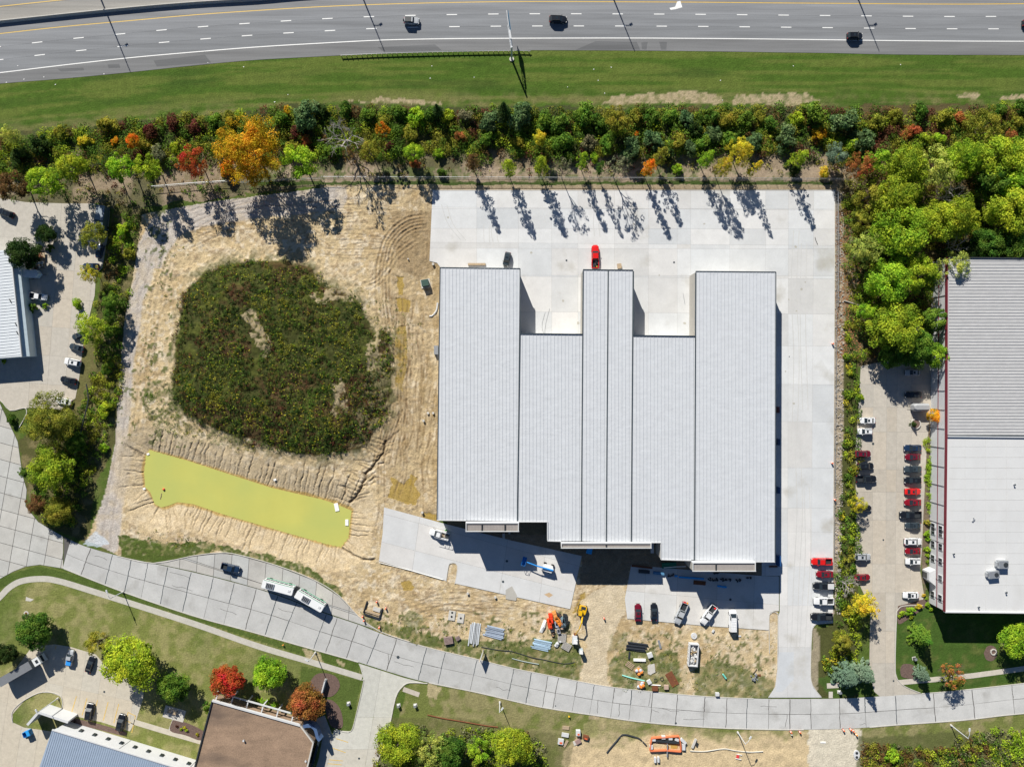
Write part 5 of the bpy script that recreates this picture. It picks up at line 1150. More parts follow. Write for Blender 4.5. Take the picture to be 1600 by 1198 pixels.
# ------------------------------------------------------------------ vegetation
def leafmesh(name, centers, normals, size, seed=0, aspect=.7, vals=None, cols=None):
    r = np.random.default_rng(seed); n = len(centers)
    nrm = normals + r.normal(0, .55, (n, 3)); nrm /= np.linalg.norm(nrm, axis=1)[:, None] + 1e-9
    t = np.cross(nrm, r.normal(0, 1, (n, 3))); t /= np.linalg.norm(t, axis=1)[:, None] + 1e-9; b = np.cross(nrm, t)
    s = (size * r.uniform(.6, 1.25, n))[:, None]
    v = np.stack([centers - t * s, centers - b * s * aspect, centers + t * s, centers + b * s * aspect], 1).reshape(-1, 3)
    q = np.arange(n * 4).reshape(n, 4)
    vv = np.repeat(vals if vals is not None else r.uniform(0, 1, n), 4)
    return npmesh(name, v, q, None if cols is None else np.repeat(cols, 4, axis=0), vv)
def crown_pts(r, seed, rad, z0, z1, nclump, nleaf, shape='round', spread=1.0):
    g = np.random.default_rng(seed); P_ = []; N_ = []; V_ = []; cl = []
    zc = (z0 + z1) / 2; hz = (z1 - z0) / 2
    for i in range(nclump):
        a = g.uniform(0, 2 * np.pi)
        if shape == 'round': u = g.uniform(-.75, .95); rr = math.sqrt(max(0, 1 - u * u)) * g.uniform(.40, .95) * rad; cz = zc + u * hz * .8; cr = rad * g.uniform(.14, .34)
        elif shape == 'dome': u = g.uniform(0, .9); rr = math.sqrt(1 - u * u) * g.uniform(.2, .85) * rad; cz = z0 + u * (z1 - z0) * .8; cr = rad * g.uniform(.14, .36)
        elif shape == 'spindle': u = g.uniform(-.95, 1); rr = math.sqrt(max(0, 1 - u * u)) * (1 - .4 * u) * g.uniform(.15, .85) * rad * .8; cz = zc + u * hz * .95; cr = rad * g.uniform(.10, .2)
        elif shape == 'loose': u = g.uniform(-.8, 1); rr = math.sqrt(max(0, 1 - u * u)) * g.uniform(.3, 1.05) * rad; cz = zc + u * hz * .85; cr = rad * g.uniform(.12, .26)
        c = np.array([math.cos(a) * rr, math.sin(a) * rr, cz]); cl.append(c)
        d = g.normal(0, 1, (nleaf, 3)); d[:, 2] = np.abs(d[:, 2]) * .8 + d[:, 2] * .25; d /= np.linalg.norm(d, axis=1)[:, None]
        p = c + d * cr * g.uniform(.55, 1.06, (nleaf, 1)) * np.array([1, 1, .8]); P_.append(p); N_.append(d)
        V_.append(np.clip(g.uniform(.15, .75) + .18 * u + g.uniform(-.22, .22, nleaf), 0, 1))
    p = np.vstack(P_); k = p[:, 2] > .05
    return p[k], np.vstack(N_)[k], np.concatenate(V_)[k], cl
def limbs(mb, base_z, cl, r0, g, nmax=9):
    for c in cl[:nmax]:
        s = Vector((0, 0, base_z * g.uniform(.75, 1.25))); e = Vector(c); m = s.lerp(e, .5) + Vector((g.uniform(-.3, .3), g.uniform(-.3, .3), -abs(e.z - s.z) * .12))
        mb.tube([s, m, e], r0, 5, r0 * .25)
def fork(mb, p, d, L, r, depth, g, n=5):
    q = p + d * L; mb.tube([p, p.lerp(q, .5) + Vector((g.uniform(-.06, .06) * L, g.uniform(-.06, .06) * L, 0)), q], r, n, r * .62)
    if depth == 0: return
    for k in range(3 if depth > 1 else 4):
        v = Vector((g.gauss(0, 1), g.gauss(0, 1), g.gauss(.1, .7))).normalized(); nd = (d * 1.0 + v * .75).normalized()
        fork(mb, p.lerp(q, g.uniform(.6, 1)), nd, L * g.uniform(.55, .8), r * .55, depth - 1, g, 4 if depth > 1 else 3)
TREE = {}
def make_tree(kind, seed):
    g = random.Random(seed); root = empty('tree'); parts = []
    if kind == 'big': rad, h, z0, nc, nl, ls, sh = 5.0, 12.5, 3.0, 64, 175, .19, 'round'
    elif kind == 'huge': rad, h, z0, nc, nl, ls, sh = 8.6, 19, 4.0, 130, 150, .22, 'loose'
    elif kind == 'med': rad, h, z0, nc, nl, ls, sh = 3.2, 9.5, 2.2, 40, 110, .165, 'round'
    elif kind == 'airy': rad, h, z0, nc, nl, ls, sh = 3.0, 12.5, 1.8, 105, 30, .15, 'spindle'
    elif kind == 'slim': rad, h, z0, nc, nl, ls, sh = 2.3, 11.5, 3.6, 34, 80, .16, 'loose'
    elif kind == 'loose': rad, h, z0, nc, nl, ls, sh = 4.4, 11.5, 3.0, 70, 75, .165, 'loose'
    elif kind == 'shrub': rad, h, z0, nc, nl, ls, sh = 2.4, 3.2, .15, 30, 95, .16, 'dome'
    elif kind == 'ball': rad, h, z0, nc, nl, ls, sh = 1.2, 1.6, .05, 14, 60, .14, 'dome'
    elif kind == 'dense': rad, h, z0, nc, nl, ls, sh = 4.4, 8.5, 1.2, 80, 190, .18, 'round'
    mb = MB()
    if kind in ('airy', 'huge', 'big', 'med', 'slim', 'loose', 'shrub', 'ball', 'dense'):
        p, n, v, cl = crown_pts(None, seed, rad, z0, h, nc, nl, sh)
        tr = {'huge': .42, 'big': .26, 'med': .16, 'slim': .13, 'airy': .14, 'loose': .2, 'shrub': .07, 'ball': .05, 'dense': .22}[kind]
        mb.tube([(0, 0, -.2), (g.uniform(-.15, .15), g.uniform(-.15, .15), h * .3), (g.uniform(-.3, .3), g.uniform(-.3, .3), h * .78)], tr, 7, tr * .3)
        limbs(mb, h * .32, cl, tr * .5, g, 12)
        t = mb.obj('trunk', M_bark, root); parts.append(t)
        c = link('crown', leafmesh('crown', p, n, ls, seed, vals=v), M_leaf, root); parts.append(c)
    elif kind == 'bare':
        h = 12; rad = 4; mb.tube([(0, 0, -.2), (.2, .1, 4.5)], .2, 6, .15)
        for k in range(5): fork(mb, Vector((.2, .1, 2.8 + k * .5)), Vector((math.cos(k * 1.3), math.sin(k * 1.3), 1.3)).normalized(), 2.7, .12, 3, g)
        t = mb.obj('trunk', M_barkw, root); parts.append(t)
    elif kind == 'halfbare':
        h = 10; rad = 3.2; mb.tube([(0, 0, -.2), (.1, .1, 4)], .17, 6, .12)
        for k in range(5): fork(mb, Vector((.1, .1, 2.6 + k * .4)), Vector((math.cos(k * 1.3 + 1), math.sin(k * 1.3 + 1), 1.5)).normalized(), 2.2, .10, 3, g)
        t = mb.obj('trunk', M_bark, root); parts.append(t)
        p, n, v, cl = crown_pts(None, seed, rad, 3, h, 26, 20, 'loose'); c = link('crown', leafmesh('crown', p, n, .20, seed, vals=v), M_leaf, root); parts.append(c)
    elif kind == 'conifer':
        h = 9; rad = 2.4; mb.tube([(0, 0, -.2), (0, 0, h * .95)], .16, 6, .03); t = mb.obj('trunk', M_bark, root); parts.append(t)
        gg = np.random.default_rng(seed); P_ = []; N_ = []
        for i in range(150):
            z = .5 + (h - .6) * (i / 150) ** .85; a = i * 2.4 + gg.uniform(-.3, .3); L = rad * (1 - z / h) * gg.uniform(.75, 1.15) + .12
            m = max(4, int(L * 13)); tt = np.sqrt(gg.uniform(.02, 1, m)); w = (1 - tt) * .35 + .12
            x = tt * L; y = gg.normal(0, 1, m) * w * L * .4; P_.append(np.stack([x * math.cos(a) - y * math.sin(a), x * math.sin(a) + y * math.cos(a), z - tt * L * .25 + gg.normal(0, .06, m)], 1))
            N_.append(np.tile([math.cos(a) * .4, math.sin(a) * .4, .9], (m, 1)))
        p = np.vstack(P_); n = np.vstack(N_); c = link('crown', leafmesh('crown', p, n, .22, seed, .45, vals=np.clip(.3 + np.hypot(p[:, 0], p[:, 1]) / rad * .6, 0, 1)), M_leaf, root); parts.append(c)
    return root, parts, rad, h, z0 if kind in ('airy', 'huge', 'big', 'med', 'slim', 'loose', 'shrub', 'ball', 'dense') else h * .3
NV = {'huge': 1, 'airy': 4, 'big': 3, 'med': 4, 'slim': 3, 'loose': 3, 'shrub': 4, 'ball': 1, 'bare': 2, 'halfbare': 2, 'conifer': 2, 'dense': 2}
for k, n_ in NV.items(): TREE[k] = [make_tree(k, 100 + 17 * i + len(k)) for i in range(n_)]
COL = {'yg': (.34, .43, .03), 'bright': (.30, .46, .03), 'yellow': (.58, .50, .04), 'orange': (.70, .27, .02), 'gold': (.66, .38, .022), 'red': (.52, .10, .035), 'maroon': (.16, .06, .035), 'brown': (.17, .10, .035),
       'green': (.15, .26, .03), 'dark': (.045, .085, .018), 'blue': (.12, .20, .075), 'olive': (.29, .29, .035), 'pale': (.46, .50, .10), 'grey': (.21, .21, .11), 'rust': (.38, .15, .045), 'spruce': (.18, .27, .18), 'mid': (.10, .19, .024)}
CN = {'yg': 'yellow-green', 'bright': 'bright green', 'yellow': 'yellow', 'orange': 'orange', 'gold': 'golden', 'red': 'red', 'maroon': 'dark maroon', 'brown': 'brown', 'green': 'green', 'dark': 'dark green', 'blue': 'bluish green',
      'olive': 'olive', 'pale': 'pale green', 'grey': 'greyish', 'rust': 'rusty orange', 'spruce': 'blue-grey', 'mid': 'deep green'}
KN = {'big': ('large', 'broad leafy tree'), 'huge': ('very large', 'spreading tree'), 'med': ('', 'rounded leafy tree'), 'slim': ('', 'slender upright tree'), 'airy': ('', 'airy young tree'), 'loose': ('', 'loose open-crowned tree'), 'shrub': ('', 'bushy shrub'), 'ball': ('small', 'clipped round bush'),
      'bare': ('', 'bare pale-branched tree'), 'halfbare': ('', 'half-bare twiggy tree'), 'conifer': ('', 'pointed conifer'), 'dense': ('', 'dense rounded tree')}
KO = {'shrub': 'shrub', 'ball': 'round_bush', 'conifer': 'conifer'}
rt = random.Random(5); SEEN = {}
def tree(kind, c, x, y, r, where, hgt=None, grp=None):
    root, ps_, rad, h, z0 = rt.choice(TREE[kind]); s = r * S / rad
    hh = hgt if hgt else h * (.35 + .65 * s) if kind not in ('shrub', 'ball') else h * s
    zc = (z0 / h * .5 + .5) * hh; p = P(x, y, zc)
    r_, out = copy_tree(root, ps_, (p.x, p.y, gz(x, y)), rt.uniform(0, 6.28), (s, s, hh / h))
    r_.name = KO.get(kind, 'tree'); cc_ = COL[c]; j = rt.uniform(.88, 1.12)
    for o in out:
        if o.name.startswith('crown'): o.color = (cc_[0] * j * rt.uniform(.93, 1.07), cc_[1] * j, cc_[2] * j, 1)
    a, b = KN[kind]; cn = '' if kind == 'bare' else CN[c]
    size = a or ('small' if r < 12 and kind in ('shrub', 'med', 'slim') else 'wide' if r > 24 else '')
    label = ' '.join(w for w in (size, cn, b, where) if w); SEEN.setdefault(label, []).append(r_)
    tag(r_, label, 'shrub' if kind == 'shrub' else 'bush' if kind == 'ball' else 'tree', grp); return r_
GB = 'trees and shrubs in the scrub belt below the highway verge'
def spot(x):
    T = [(40, 'at the left photo edge'), (100, 'above the white shed'), (160, 'above the left parking lot'), (215, 'above the long box trailer'), (270, 'above the bend of the gravel haul road'), (330, 'left of the great golden tree'), (400, 'above the shaded haul road'),
         (450, 'right of the great golden tree'), (505, 'left of the white bare tree'), (560, 'beside the white bare tree'), (620, 'just right of the white bare tree'), (665, 'above the bare earth'), (715, 'above the upper left yard corner'), (765, 'above the warehouse left wing'),
         (815, 'under the highway sign shadow'), (865, 'above the left recess'), (915, 'above and left of the red pickup'), (960, 'above the middle wing'), (1010, 'above the middle wing end'), (1055, 'above the right-hand recess'), (1110, 'above the right wing edge'),
         (1160, 'above the right wing centre'), (1215, 'above the right wing end'), (1265, 'above the right strip of the yard'), (1325, 'above the upper right yard corner'), (1390, 'right of the yard corner'), (1450, 'above the woodland'), (1520, 'above the ribbed roof end'), (1700, 'at the right photo edge')]
    for a, b in T:
        if x < a: return b
def row(y): return 'next to the verge' if y < 200 else 'mid scrub belt' if y < 238 else 'by the fence'
BELT = [('shrub','olive',165,192,15),('shrub','yellow',131,219,11),('shrub','gold',180,220,8),('med','orange',208,222,11),('shrub','olive',226,228,13),('shrub','olive',95,205,13),('shrub','maroon',235,203,13),('shrub','maroon',268,190,14),('shrub','maroon',305,200,14),('shrub','green',332,190,13),
 ('shrub','dark',60,226,17),('med','yg',113,262,21),('med','bright',190,262,20),('med','yg',232,262,18),('halfbare','olive',160,256,15),('loose','red',300,253,20),('loose','pale',18,213,14),('shrub','dark',30,245,16),('med','bright',70,283,24),('med','brown',18,290,21),('shrub','yg',274,229,10),('shrub','grey',245,240,14),('shrub','olive',360,185,14),
 ('shrub','blue',474,180,25),('shrub','green',437,188,15),('shrub','gold',447,173,8),('shrub','dark',503,173,13),('shrub','mid',540,170,13),('shrub','green',576,178,14),('shrub','olive',600,188,12),('slim','orange',598,203,10),('shrub','mid',626,174,15),('shrub','bright',652,182,17),('shrub','mid',672,180,15),('conifer','dark',683,170,12),('shrub','yg',700,182,13),('shrub','olive',640,210,14),
 ('shrub','grey',728,180,13),('shrub','blue',765,187,20),('conifer','dark',787,168,15),('shrub','maroon',462,205,11),('shrub','rust',480,220,10),('med','bright',468,253,25),('shrub','olive',455,232,14),('med','olive',578,236,16),('med','bright',646,238,15),('shrub','rust',648,255,9),('med','brown',738,253,15),('med','yg',795,262,15),('shrub','mid',690,268,8),('shrub','bright',685,240,9),('shrub','maroon',608,228,9),('halfbare','brown',550,245,13),('shrub','green',520,235,13),
 ('shrub','blue',816,180,22),('shrub','green',850,187,16),('shrub','mid',872,192,18),('shrub','green',912,178,20),('shrub','mid',937,190,15),('med','olive',965,186,18),('shrub','olive',995,182,14),('shrub','mid',1020,182,15),('shrub','green',1046,180,14),('shrub','blue',1075,184,15),('shrub','dark',1085,200,14),('shrub','mid',1112,182,15),('shrub','olive',1140,186,15),('shrub','green',1166,186,15),('shrub','olive',1188,183,12),('shrub','mid',1205,192,13),
 ('med','yellow',843,216,11),('shrub','green',880,222,18),('shrub','grey',920,222,14),('shrub','green',950,224,15),('shrub','blue',985,233,20),('shrub','blue',1022,216,18),('shrub','orange',995,210,6),('shrub','olive',1060,221,14),('shrub','green',1098,222,14),('shrub','blue',1115,210,15),('shrub','green',1140,218,14),('shrub','olive',810,222,12),('shrub','green',760,215,14),('shrub','rust',720,212,11),('shrub','dark',1040,238,14),('shrub','blue',1080,230,13),
 ('med','yg',845,258,17),('slim','bright',911,250,13),('halfbare','grey',965,262,18),('slim','orange',1014,262,14),('med','olive',1033,243,15),('med','bright',1105,247,15),('loose','yellow',1155,236,20),('loose','yellow',1130,260,13),('shrub','bright',1060,264,9),('halfbare','grey',880,262,13),('shrub','blue',1176,222,16),('med','yellow',1180,262,10),('shrub','mid',890,245,10),('shrub','bright',930,245,9),('slim','mid',938,262,9),
 ('shrub','green',1275,177,22),('shrub','blue',1320,188,22),('shrub','yg',1247,185,12),('shrub','blue',1230,212,20),('shrub','gold',1281,210,13),('shrub','blue',1352,220,20),('shrub','bright',1330,225,13),('med','spruce',1307,240,15),('med','yg',1248,248,15),('loose','rust',1343,260,18),('med','bright',1372,248,21),('shrub','dark',1245,265,10),('shrub','yellow',1288,270,10),
 ('shrub','olive',1370,190,15),('shrub','rust',1425,206,15),('shrub','olive',1400,180,13),('shrub','mid',1440,172,14),('shrub','olive',1475,182,14),('shrub','rust',1502,185,13),('shrub','mid',1560,175,15),('shrub','olive',1590,190,14),('loose','olive',1536,198,26),('shrub','yg',1443,215,12),('shrub','bright',1468,216,11),('shrub','rust',1580,215,13),('shrub','mid',1600,168,14)]
for k, c, x, y, r in BELT:
    if y > 240 and k in ('med', 'slim') and x > 500: k = 'airy'
    tree(k, c, x, y, r * (1.18 if k == 'shrub' else 1.1), row(y) + ', ' + spot(x), 13.5 if (y > 240 and k in ('airy', 'slim', 'med', 'halfbare', 'loose')) else None, GB)
tree('huge', 'gold', 388, 237, 49, 'beside the haul road, the largest autumn tree in the photo', 19); tree('shrub', 'orange', 352, 262, 17, 'low on the left flank of the great golden tree')
tree('bare', 'grey', 534, 214, 34, 'rising white above the scrub belt', 14)
GW = 'woodland trees left of and above the ribbed roof'
for k, c, x, y, r, t in (('big','yg',1418,258,27,'at the upper left of the woodland'),('loose','pale',1460,262,25,'behind the fallen pale branches of the woodland'),('big','bright',1502,252,26,'in the top row of the woodland'),('big','yg',1548,246,31,'in the top row above the ribbed roof'),('big','yg',1594,252,28,'at the top right edge of the woodland'),('big','bright',1592,292,27,'at the right edge below the top row'),('med','mid',1550,286,22,'in a dark gap above the ribbed roof'),('bare','grey',1490,300,20,'lying pale across the woodland'),
   ('big','yg',1400,312,31,'in the second row of the woodland'),('med','olive',1358,308,19,'at the left woodland corner by the yard'),('big','bright',1410,363,38,'in the heart of the woodland'),('loose','pale',1350,389,22,'leaning over the brown bank by the yard'),('big','yg',1464,345,27,'right of the woodland heart'),('big','yg',1500,338,25,'above the left corner of the ribbed roof'),('big','yg',1577,328,33,'above the right part of the ribbed roof'),('dense','mid',1543,380,22,'along the top eave of the ribbed roof'),('dense','mid',1580,386,22,'at the right end of the top eave'),('dense','dark',1515,392,13,'at the left corner of the top eave'),
   ('big','bright',1386,440,29,'in the lower woodland beside the yard'),('big','yg',1436,430,23,'in the lower woodland near the building wall'),('loose','pale',1489,416,19,'overhanging the corner of the ribbed roof'),('med','bright',1353,485,13,'at the woodland foot by the brown bank'),('big','yg',1398,512,34,'at the lower end of the woodland'),('dense','green',1430,545,24,'at the bottom edge of the woodland above the east lot'),('med','bright',1462,553,17,'touching the right building wall at the woodland end'),('med','green',1458,500,17,'against the right building wall'),('dense','mid',1395,555,18,'over the top end of the east lot'),
   ('bare','grey',1500,382,17,'standing grey by the left end of the top eave'),('bare','grey',1470,432,15,'by the building wall halfway down the woodland'),('bare','grey',1428,520,11,'small, at the lower end of the woodland'),('med','olive',1345,345,15,'on the leaf strewn bank by the yard corner')):
    tree(k, c, x, y, r * 1.17, t, {'big': 13.5}.get(k), GW)
for k, c, x, y, r, t, hh in (('med','olive',146,368,21,'leaning over the long box trailer',9),('loose','yellow',140,428,15,'leaning over the dark blue car in the left lot',8),('loose','yg',141,510,27,'overhanging the cars in the left lot',9),('dense','dark',38,396,24,'over the corner of the white shed',9),('dense','dark',72,366,15,'in the shade right of the shed corner tree',6),('shrub','bright',118,474,10,'on the right side of the left lot',None),
   ('huge','olive',78,655,40,'on the scrub between junction and haul road',11),('big','yg',80,732,33,'on the scrub below the very large olive tree',10),('med','brown',57,788,17,'at the street corner of the wedge of scrub',7),('dense','olive',92,798,21,'at the foot of the gravel haul road',6),('med','mid',38,738,9,'at the left tip of the wedge of scrub',5),('shrub','mid',15,655,10,'on the small grass island at the left edge',None),('dense','mid',118,690,16,'in deep shade beside the haul road',6),
   ('shrub','bright',160,700,9,'right on the haul road edge of the scrub strip',None),('shrub','yg',163,640,14,'beside the haul road level with the mound',None),('med','green',173,470,15,'in the scrub strip beside the haul road',7),('shrub','bright',190,360,13,'high in the scrub strip left of the haul road',None),('shrub','olive',200,395,12,'beside the grey bend of the haul road',None),('shrub','mid',173,520,14,'in the scrub strip level with the parked cars',None),('shrub','green',165,575,13,'in the scrub strip level with the black car',None),('med','mid',172,495,12,'casting striped shadow on the haul road',7),
   ('dense','mid',55,985,28,'above the semi trailer truck',8),('dense','dark',10,1022,16,'cut by the left edge beside the trailer truck',7),('big','yg',205,1035,42,'between the car park and the lawn',11),('med','olive',152,1003,20,'above the black car in the lower left lot',7.5),('dense','green',272,1072,24,'beside the small patio',7),('dense','red',355,1063,25,'above the corner of the brown gravel roof',8),('dense','bright',420,1053,26,'on the lawn right of the red tree',8.5),('dense','rust',478,1098,28,'beside the blue entrance arch',8),
   ('shrub','green',325,1106,12,'beside the left corner of the brown gravel roof',None),('big','yg',624,1160,34,'at the bottom edge right of the driveway',11),('loose','pale',672,1172,28,'between the two green trees at the bottom edge',9),('dense','mid',702,1176,24,'behind the pale loose tree at the bottom edge',8),('med','bright',748,1170,20,'in the middle of the bottom thicket',7),('big','yg',803,1166,31,'at the right end of the bottom thicket',10),
   ('loose','yellow',1348,945,24,'over the bottom of the east lot hedge',8),('bare','grey',1326,915,20,'arching over the hedge by the parked pickups',8),('med','olive',1315,1000,17,'in the hedge below the black pickup',5),('conifer','spruce',1330,1062,24,'at the driveway mouth, the left one of a pair',8),('conifer','spruce',1358,1058,20,'at the driveway mouth, the right one of a pair',9),
   ('conifer','green',1448,1000,20,'on the lawn below the right building',8),('conifer','spruce',1447,1058,14,'beside the footpath on the right lawn',6),('halfbare','rust',1490,1053,22,'at the footpath edge on the right lawn',7),('loose','olive',1488,1060,15,'mixed into the twiggy one by the footpath',6),('big','bright',1594,1000,29,'cut by the right edge on the lawn',9),('med','gold',1462,648,14,'by the right building wall near the box trailer',5),('loose','yellow',1340,787,13,'leaning from the hedge over a black car',6),
   ('shrub','yg',1345,620,7,'at the top of the east lot hedge',None),('shrub','bright',1395,1183,13,'in the scrub at the lower right corner',None),('conifer','dark',1430,663,6,'growing in the round planter',2.5)):
    tree(k, c, x, y, r, t, hh)
for c, x, y, r, t in (('bright',1424,955,9,'largest in the mulch bed at the lot entrance'),('yg',1411,958,5.5,'left of the largest one in the entrance mulch bed'),('yellow',1437,948,6,'right of the largest in the entrance bed'),('yg',1425,964,4.5,'lowest in the entrance mulch bed'),('yg',1405,963,3.5,'leftmost in the entrance mulch bed'),('bright',1450,944,5,'by the canted building corner'),('bright',1456,952,4,'just below the canted building corner'),('yellow',1444,930,3.5,'beside the entrance door path'),('bright',1448,935,3,'between path and canted corner'),
   ('olive',1450,817,6,'topmost of the row under the wall windows'),('bright',1450,834,7,'largest of the row under the wall windows'),('bright',1451,843,4.5,'just under the largest of the wall row'),('bright',1450,859,6,'second large one in the wall row'),('bright',1450,868,4,'lower small one in the wall row'),('bright',1449,877,3.5,'last one at the bottom of the wall row'),
   ('mid',50,481,10,'beside the wall of the white shed'),('bright',70,478,6,'on the planting bed below the white service pickup'),('yellow',288,1137,3.5,'upper yellow one in the flower bed by the patio'),('yg',291,1141,3.5,'middle one in the flower bed by the patio'),('yg',283,1139,3,'left one in the flower bed by the patio'),('yellow',308,1147,3.5,'lowest yellow one in the flower bed by the footpath'),('maroon',276,1134,3,'dark one at the left of the flower bed'),
   ('bright',402,1093,6,'left block of the hedge along the pergola'),('bright',412,1096,8,'middle block of the hedge along the pergola'),('bright',430,1102,7,'right block of the hedge along the pergola'),('mid',60,387,6,'left of a dark pair by the flatbed trailers'),('mid',78,387,8,'right of a dark pair by the flatbed trailers'),('bright',5,565,5,'at the end wall of the white shed')):
    tree('ball', c, x, y, r, t)
for lab_, os_ in SEEN.items():
    if len(os_) > 1:
        os_.sort(key=lambda o: (round(o.location.x, 1)))
        for i, o in enumerate(os_):
            o['label'] = lab_ + ', ' + (('the left one', 'the right one') if len(os_) == 2 else ('the left one', 'the centre one', 'the right one') if len(os_) == 3 else tuple(['first', 'second', 'third', 'fourth', 'fifth', 'sixth', 'seventh'][j] + ' from the left' for j in range(7)))[i]
for lst in TREE.values():
    for r_, ps_, *_ in lst:
        for o in ps_: bpy.data.objects.remove(o)
        bpy.data.objects.remove(r_)
BAREP = [[(385,498),(398,484),(408,490),(416,520),(428,545),(418,560),(402,545),(392,520)],[(486,460),(505,448),(545,452),(568,476),(530,466),(500,474)],[(518,600),(540,590),(548,640),(532,655),(522,640),(530,622)],[(572,540),(588,518),(598,532),(586,580),(574,580)]]
# masses nobody could count: undergrowth, weeds
def mass(name, polys, dens, rr, hh, palette, leaf, nl, seed, label=None, thin=0, avoid=(), warp=24):
    g = np.random.default_rng(seed); P_ = []; N_ = []; K_ = []; V_ = []
    for poly in polys:
        xs = [p[0] for p in poly]; ys = [p[1] for p in poly]; area_ = (max(xs) - min(xs)) * (max(ys) - min(ys)) * S * S
        n = int(area_ * dens); x = g.uniform(min(xs), max(xs), n); y = g.uniform(min(ys), max(ys), n)
        X_ = (x - CX) * S; Y_ = (CY - y) * S
        x2 = x + (fbm(X_, Y_, 6, 1) - .5) * warp; y2 = y + (fbm(X_, Y_, 6, 2) - .5) * warp
        k = inpoly(x2, y2, poly)
        for av in avoid: k &= ~(inpoly(x2 + g.normal(0, 4, len(x)), y2 + g.normal(0, 4, len(x)), av) & (g.random(len(x)) < .9))
        if thin: k &= fbm(X_, Y_, 5, 3) > thin
        x, y = x[k], y[k]; X_, Y_ = X_[k], Y_[k]; pick = fbm(X_, Y_, 7, 5, 3) * 1.7 - .35 + g.normal(0, .12, len(x))
        for i in range(len(x)):
            r0 = g.uniform(*rr); h0 = g.uniform(*hh); z0 = gz(x[i], y[i]); m = max(3, int(nl * r0 * r0))
            d = g.normal(0, 1, (m, 3)); d[:, 2] = np.abs(d[:, 2]); d /= np.linalg.norm(d, axis=1)[:, None]
            P_.append(np.array([X_[i], Y_[i], z0]) + d * np.array([r0, r0, h0]) * g.uniform(.6, 1, (m, 1))); N_.append(d)
            c = np.array(COL[palette[int(np.clip(pick[i], 0, .999) * len(palette))]]) * g.uniform(.75, 1.25)
            K_.append(np.clip(c * g.uniform(.7, 1.3, (m, 1)), 0, .9))
    me = leafmesh(name, np.vstack(P_), np.vstack(N_), leaf, seed, cols=np.vstack(K_)); o = link(name, me, M_leafs)
    return tag(o, label, 'undergrowth', kind='stuff')
mass('undergrowth', [[(-60,222),(60,212),(130,205),(190,188),(340,182),(460,168),(600,170),(700,172),(1300,170),(1680,166),(1680,232),(1330,250),(1240,246),(700,246),(420,250),(200,262),(-60,290)]], .42, (1.1, 2.4), (1.2, 3.0), ['maroon','mid','olive','green','olive','mid','yg','green','brown','mid'], .2, 36, 1, 'tangled autumn undergrowth filling the scrub belt below the highway verge')
mass('undergrowth', [[(380,246),(1330,246),(1330,275),(380,275)],[(-60,262),(380,240),(380,290),(-60,320)]], .2, (.4, 1.1), (.4, 1.1), ['maroon','olive','mid','brown','olive','green'], .2, 30, 2, 'thin weeds on the leaf litter between scrub belt and fence')
mass('undergrowth', [[(1318,300),(1340,260),(1680,240),(1680,402),(1482,402),(1470,560),(1345,566),(1322,480)]], .40, (1.0, 2.0), (1.0, 3.2), ['olive','mid','yg','mid','yg','brown','green','olive'], .2, 34, 3, 'dark undergrowth beneath the woodland trees by the ribbed roof')
mass('hedgerow', [[(1320,490),(1338,520),(1341,700),(1338,900),(1345,960),(1342,1050),(1282,1050),(1285,985),(1305,970),(1312,860),(1318,700)]], .42, (.7, 1.4), (.9, 2.0), ['olive','mid','yg','mid','yg','green','yellow','yg'], .22, 44, 4, 'long overgrown hedge between the yard and the east lot')
mass('undergrowth', [[(178,332),(222,335),(206,400),(200,480),(188,560),(182,640),(172,690),(140,750),(120,830),(60,810),(46,780),(60,700),(120,650),(148,560),(150,480),(165,400)]], .5, (.6, 1.5), (.5, 1.7), ['olive','yg','mid','green','olive','bright','brown'], .2, 44, 5, 'rough brush in the strip between the left lot and the haul road')
mass('undergrowth', [[(-60,300),(180,290),(225,300),(250,294),(400,290),(400,306),(240,318),(180,332),(100,316),(-60,320)]], .22, (.6, 1.3), (.5, 1.5), ['brown','olive','mid','dark','green'], .2, 30, 6, 'low brush along the fence above the left lot')
mass('undergrowth', [[(1350,1160),(1440,1172),(1500,1150),(1680,1130),(1680,1260),(1340,1260)],[(590,1130),(700,1140),(850,1150),(870,1250),(585,1250)]], .6, (.7, 1.6), (.7, 1.9), ['olive','brown','yg','mid','grey','yg','bright'], .22, 34, 7, 'scrubby thicket along the bottom edge of the photo')
mass('mound_weeds', [MOUND], 1.9, (.35, .75), (.35, .95), ['mid','dark','dark','maroon','dark','dark','mid','dark','olive'], .15, 42, 8, 'knee-high weeds covering the round soil mound', thin=.26, avoid=BAREP, warp=40)
mass('mound_flowers', [MOUND], 1.1, (.14, .3), (.6, 1.0), ['yellow','olive','yg','yellow'], .13, 110, 9, 'yellow-green weed heads scattered over the soil mound', thin=.38, avoid=BAREP, warp=44)
mass('sparse_weeds', [[(232,580),(270,600),(290,650),(400,700),(540,720),(600,660),(640,560),(660,480),(500,430),(560,480),(600,520),(612,640),(540,706),(380,682),(270,620)],[(222,520),(240,500),(245,560),(235,640),(225,600)],[(255,380),(300,370),(260,470),(245,440)],[(960,990),(1210,990),(1210,1088),(960,1075)],[(560,960),(900,980),(900,1060),(600,990)],[(200,840),(340,860),(430,880),(340,850),(230,820)]], .55, (.2, .5), (.15, .4), ['mid','olive','dark','green'], .12, 60, 10, 'scattered low weeds on bare soil around the site', thin=.42)
mass('clipped_hedge', [[(1443,684),(1453,684),(1455,740),(1453,802),(1444,802)]], 3.0, (.5, .7), (.9, 1.1), ['yg','bright','bright'], .14, 90, 11, 'bright green clipped hedge strip against the right building wall')
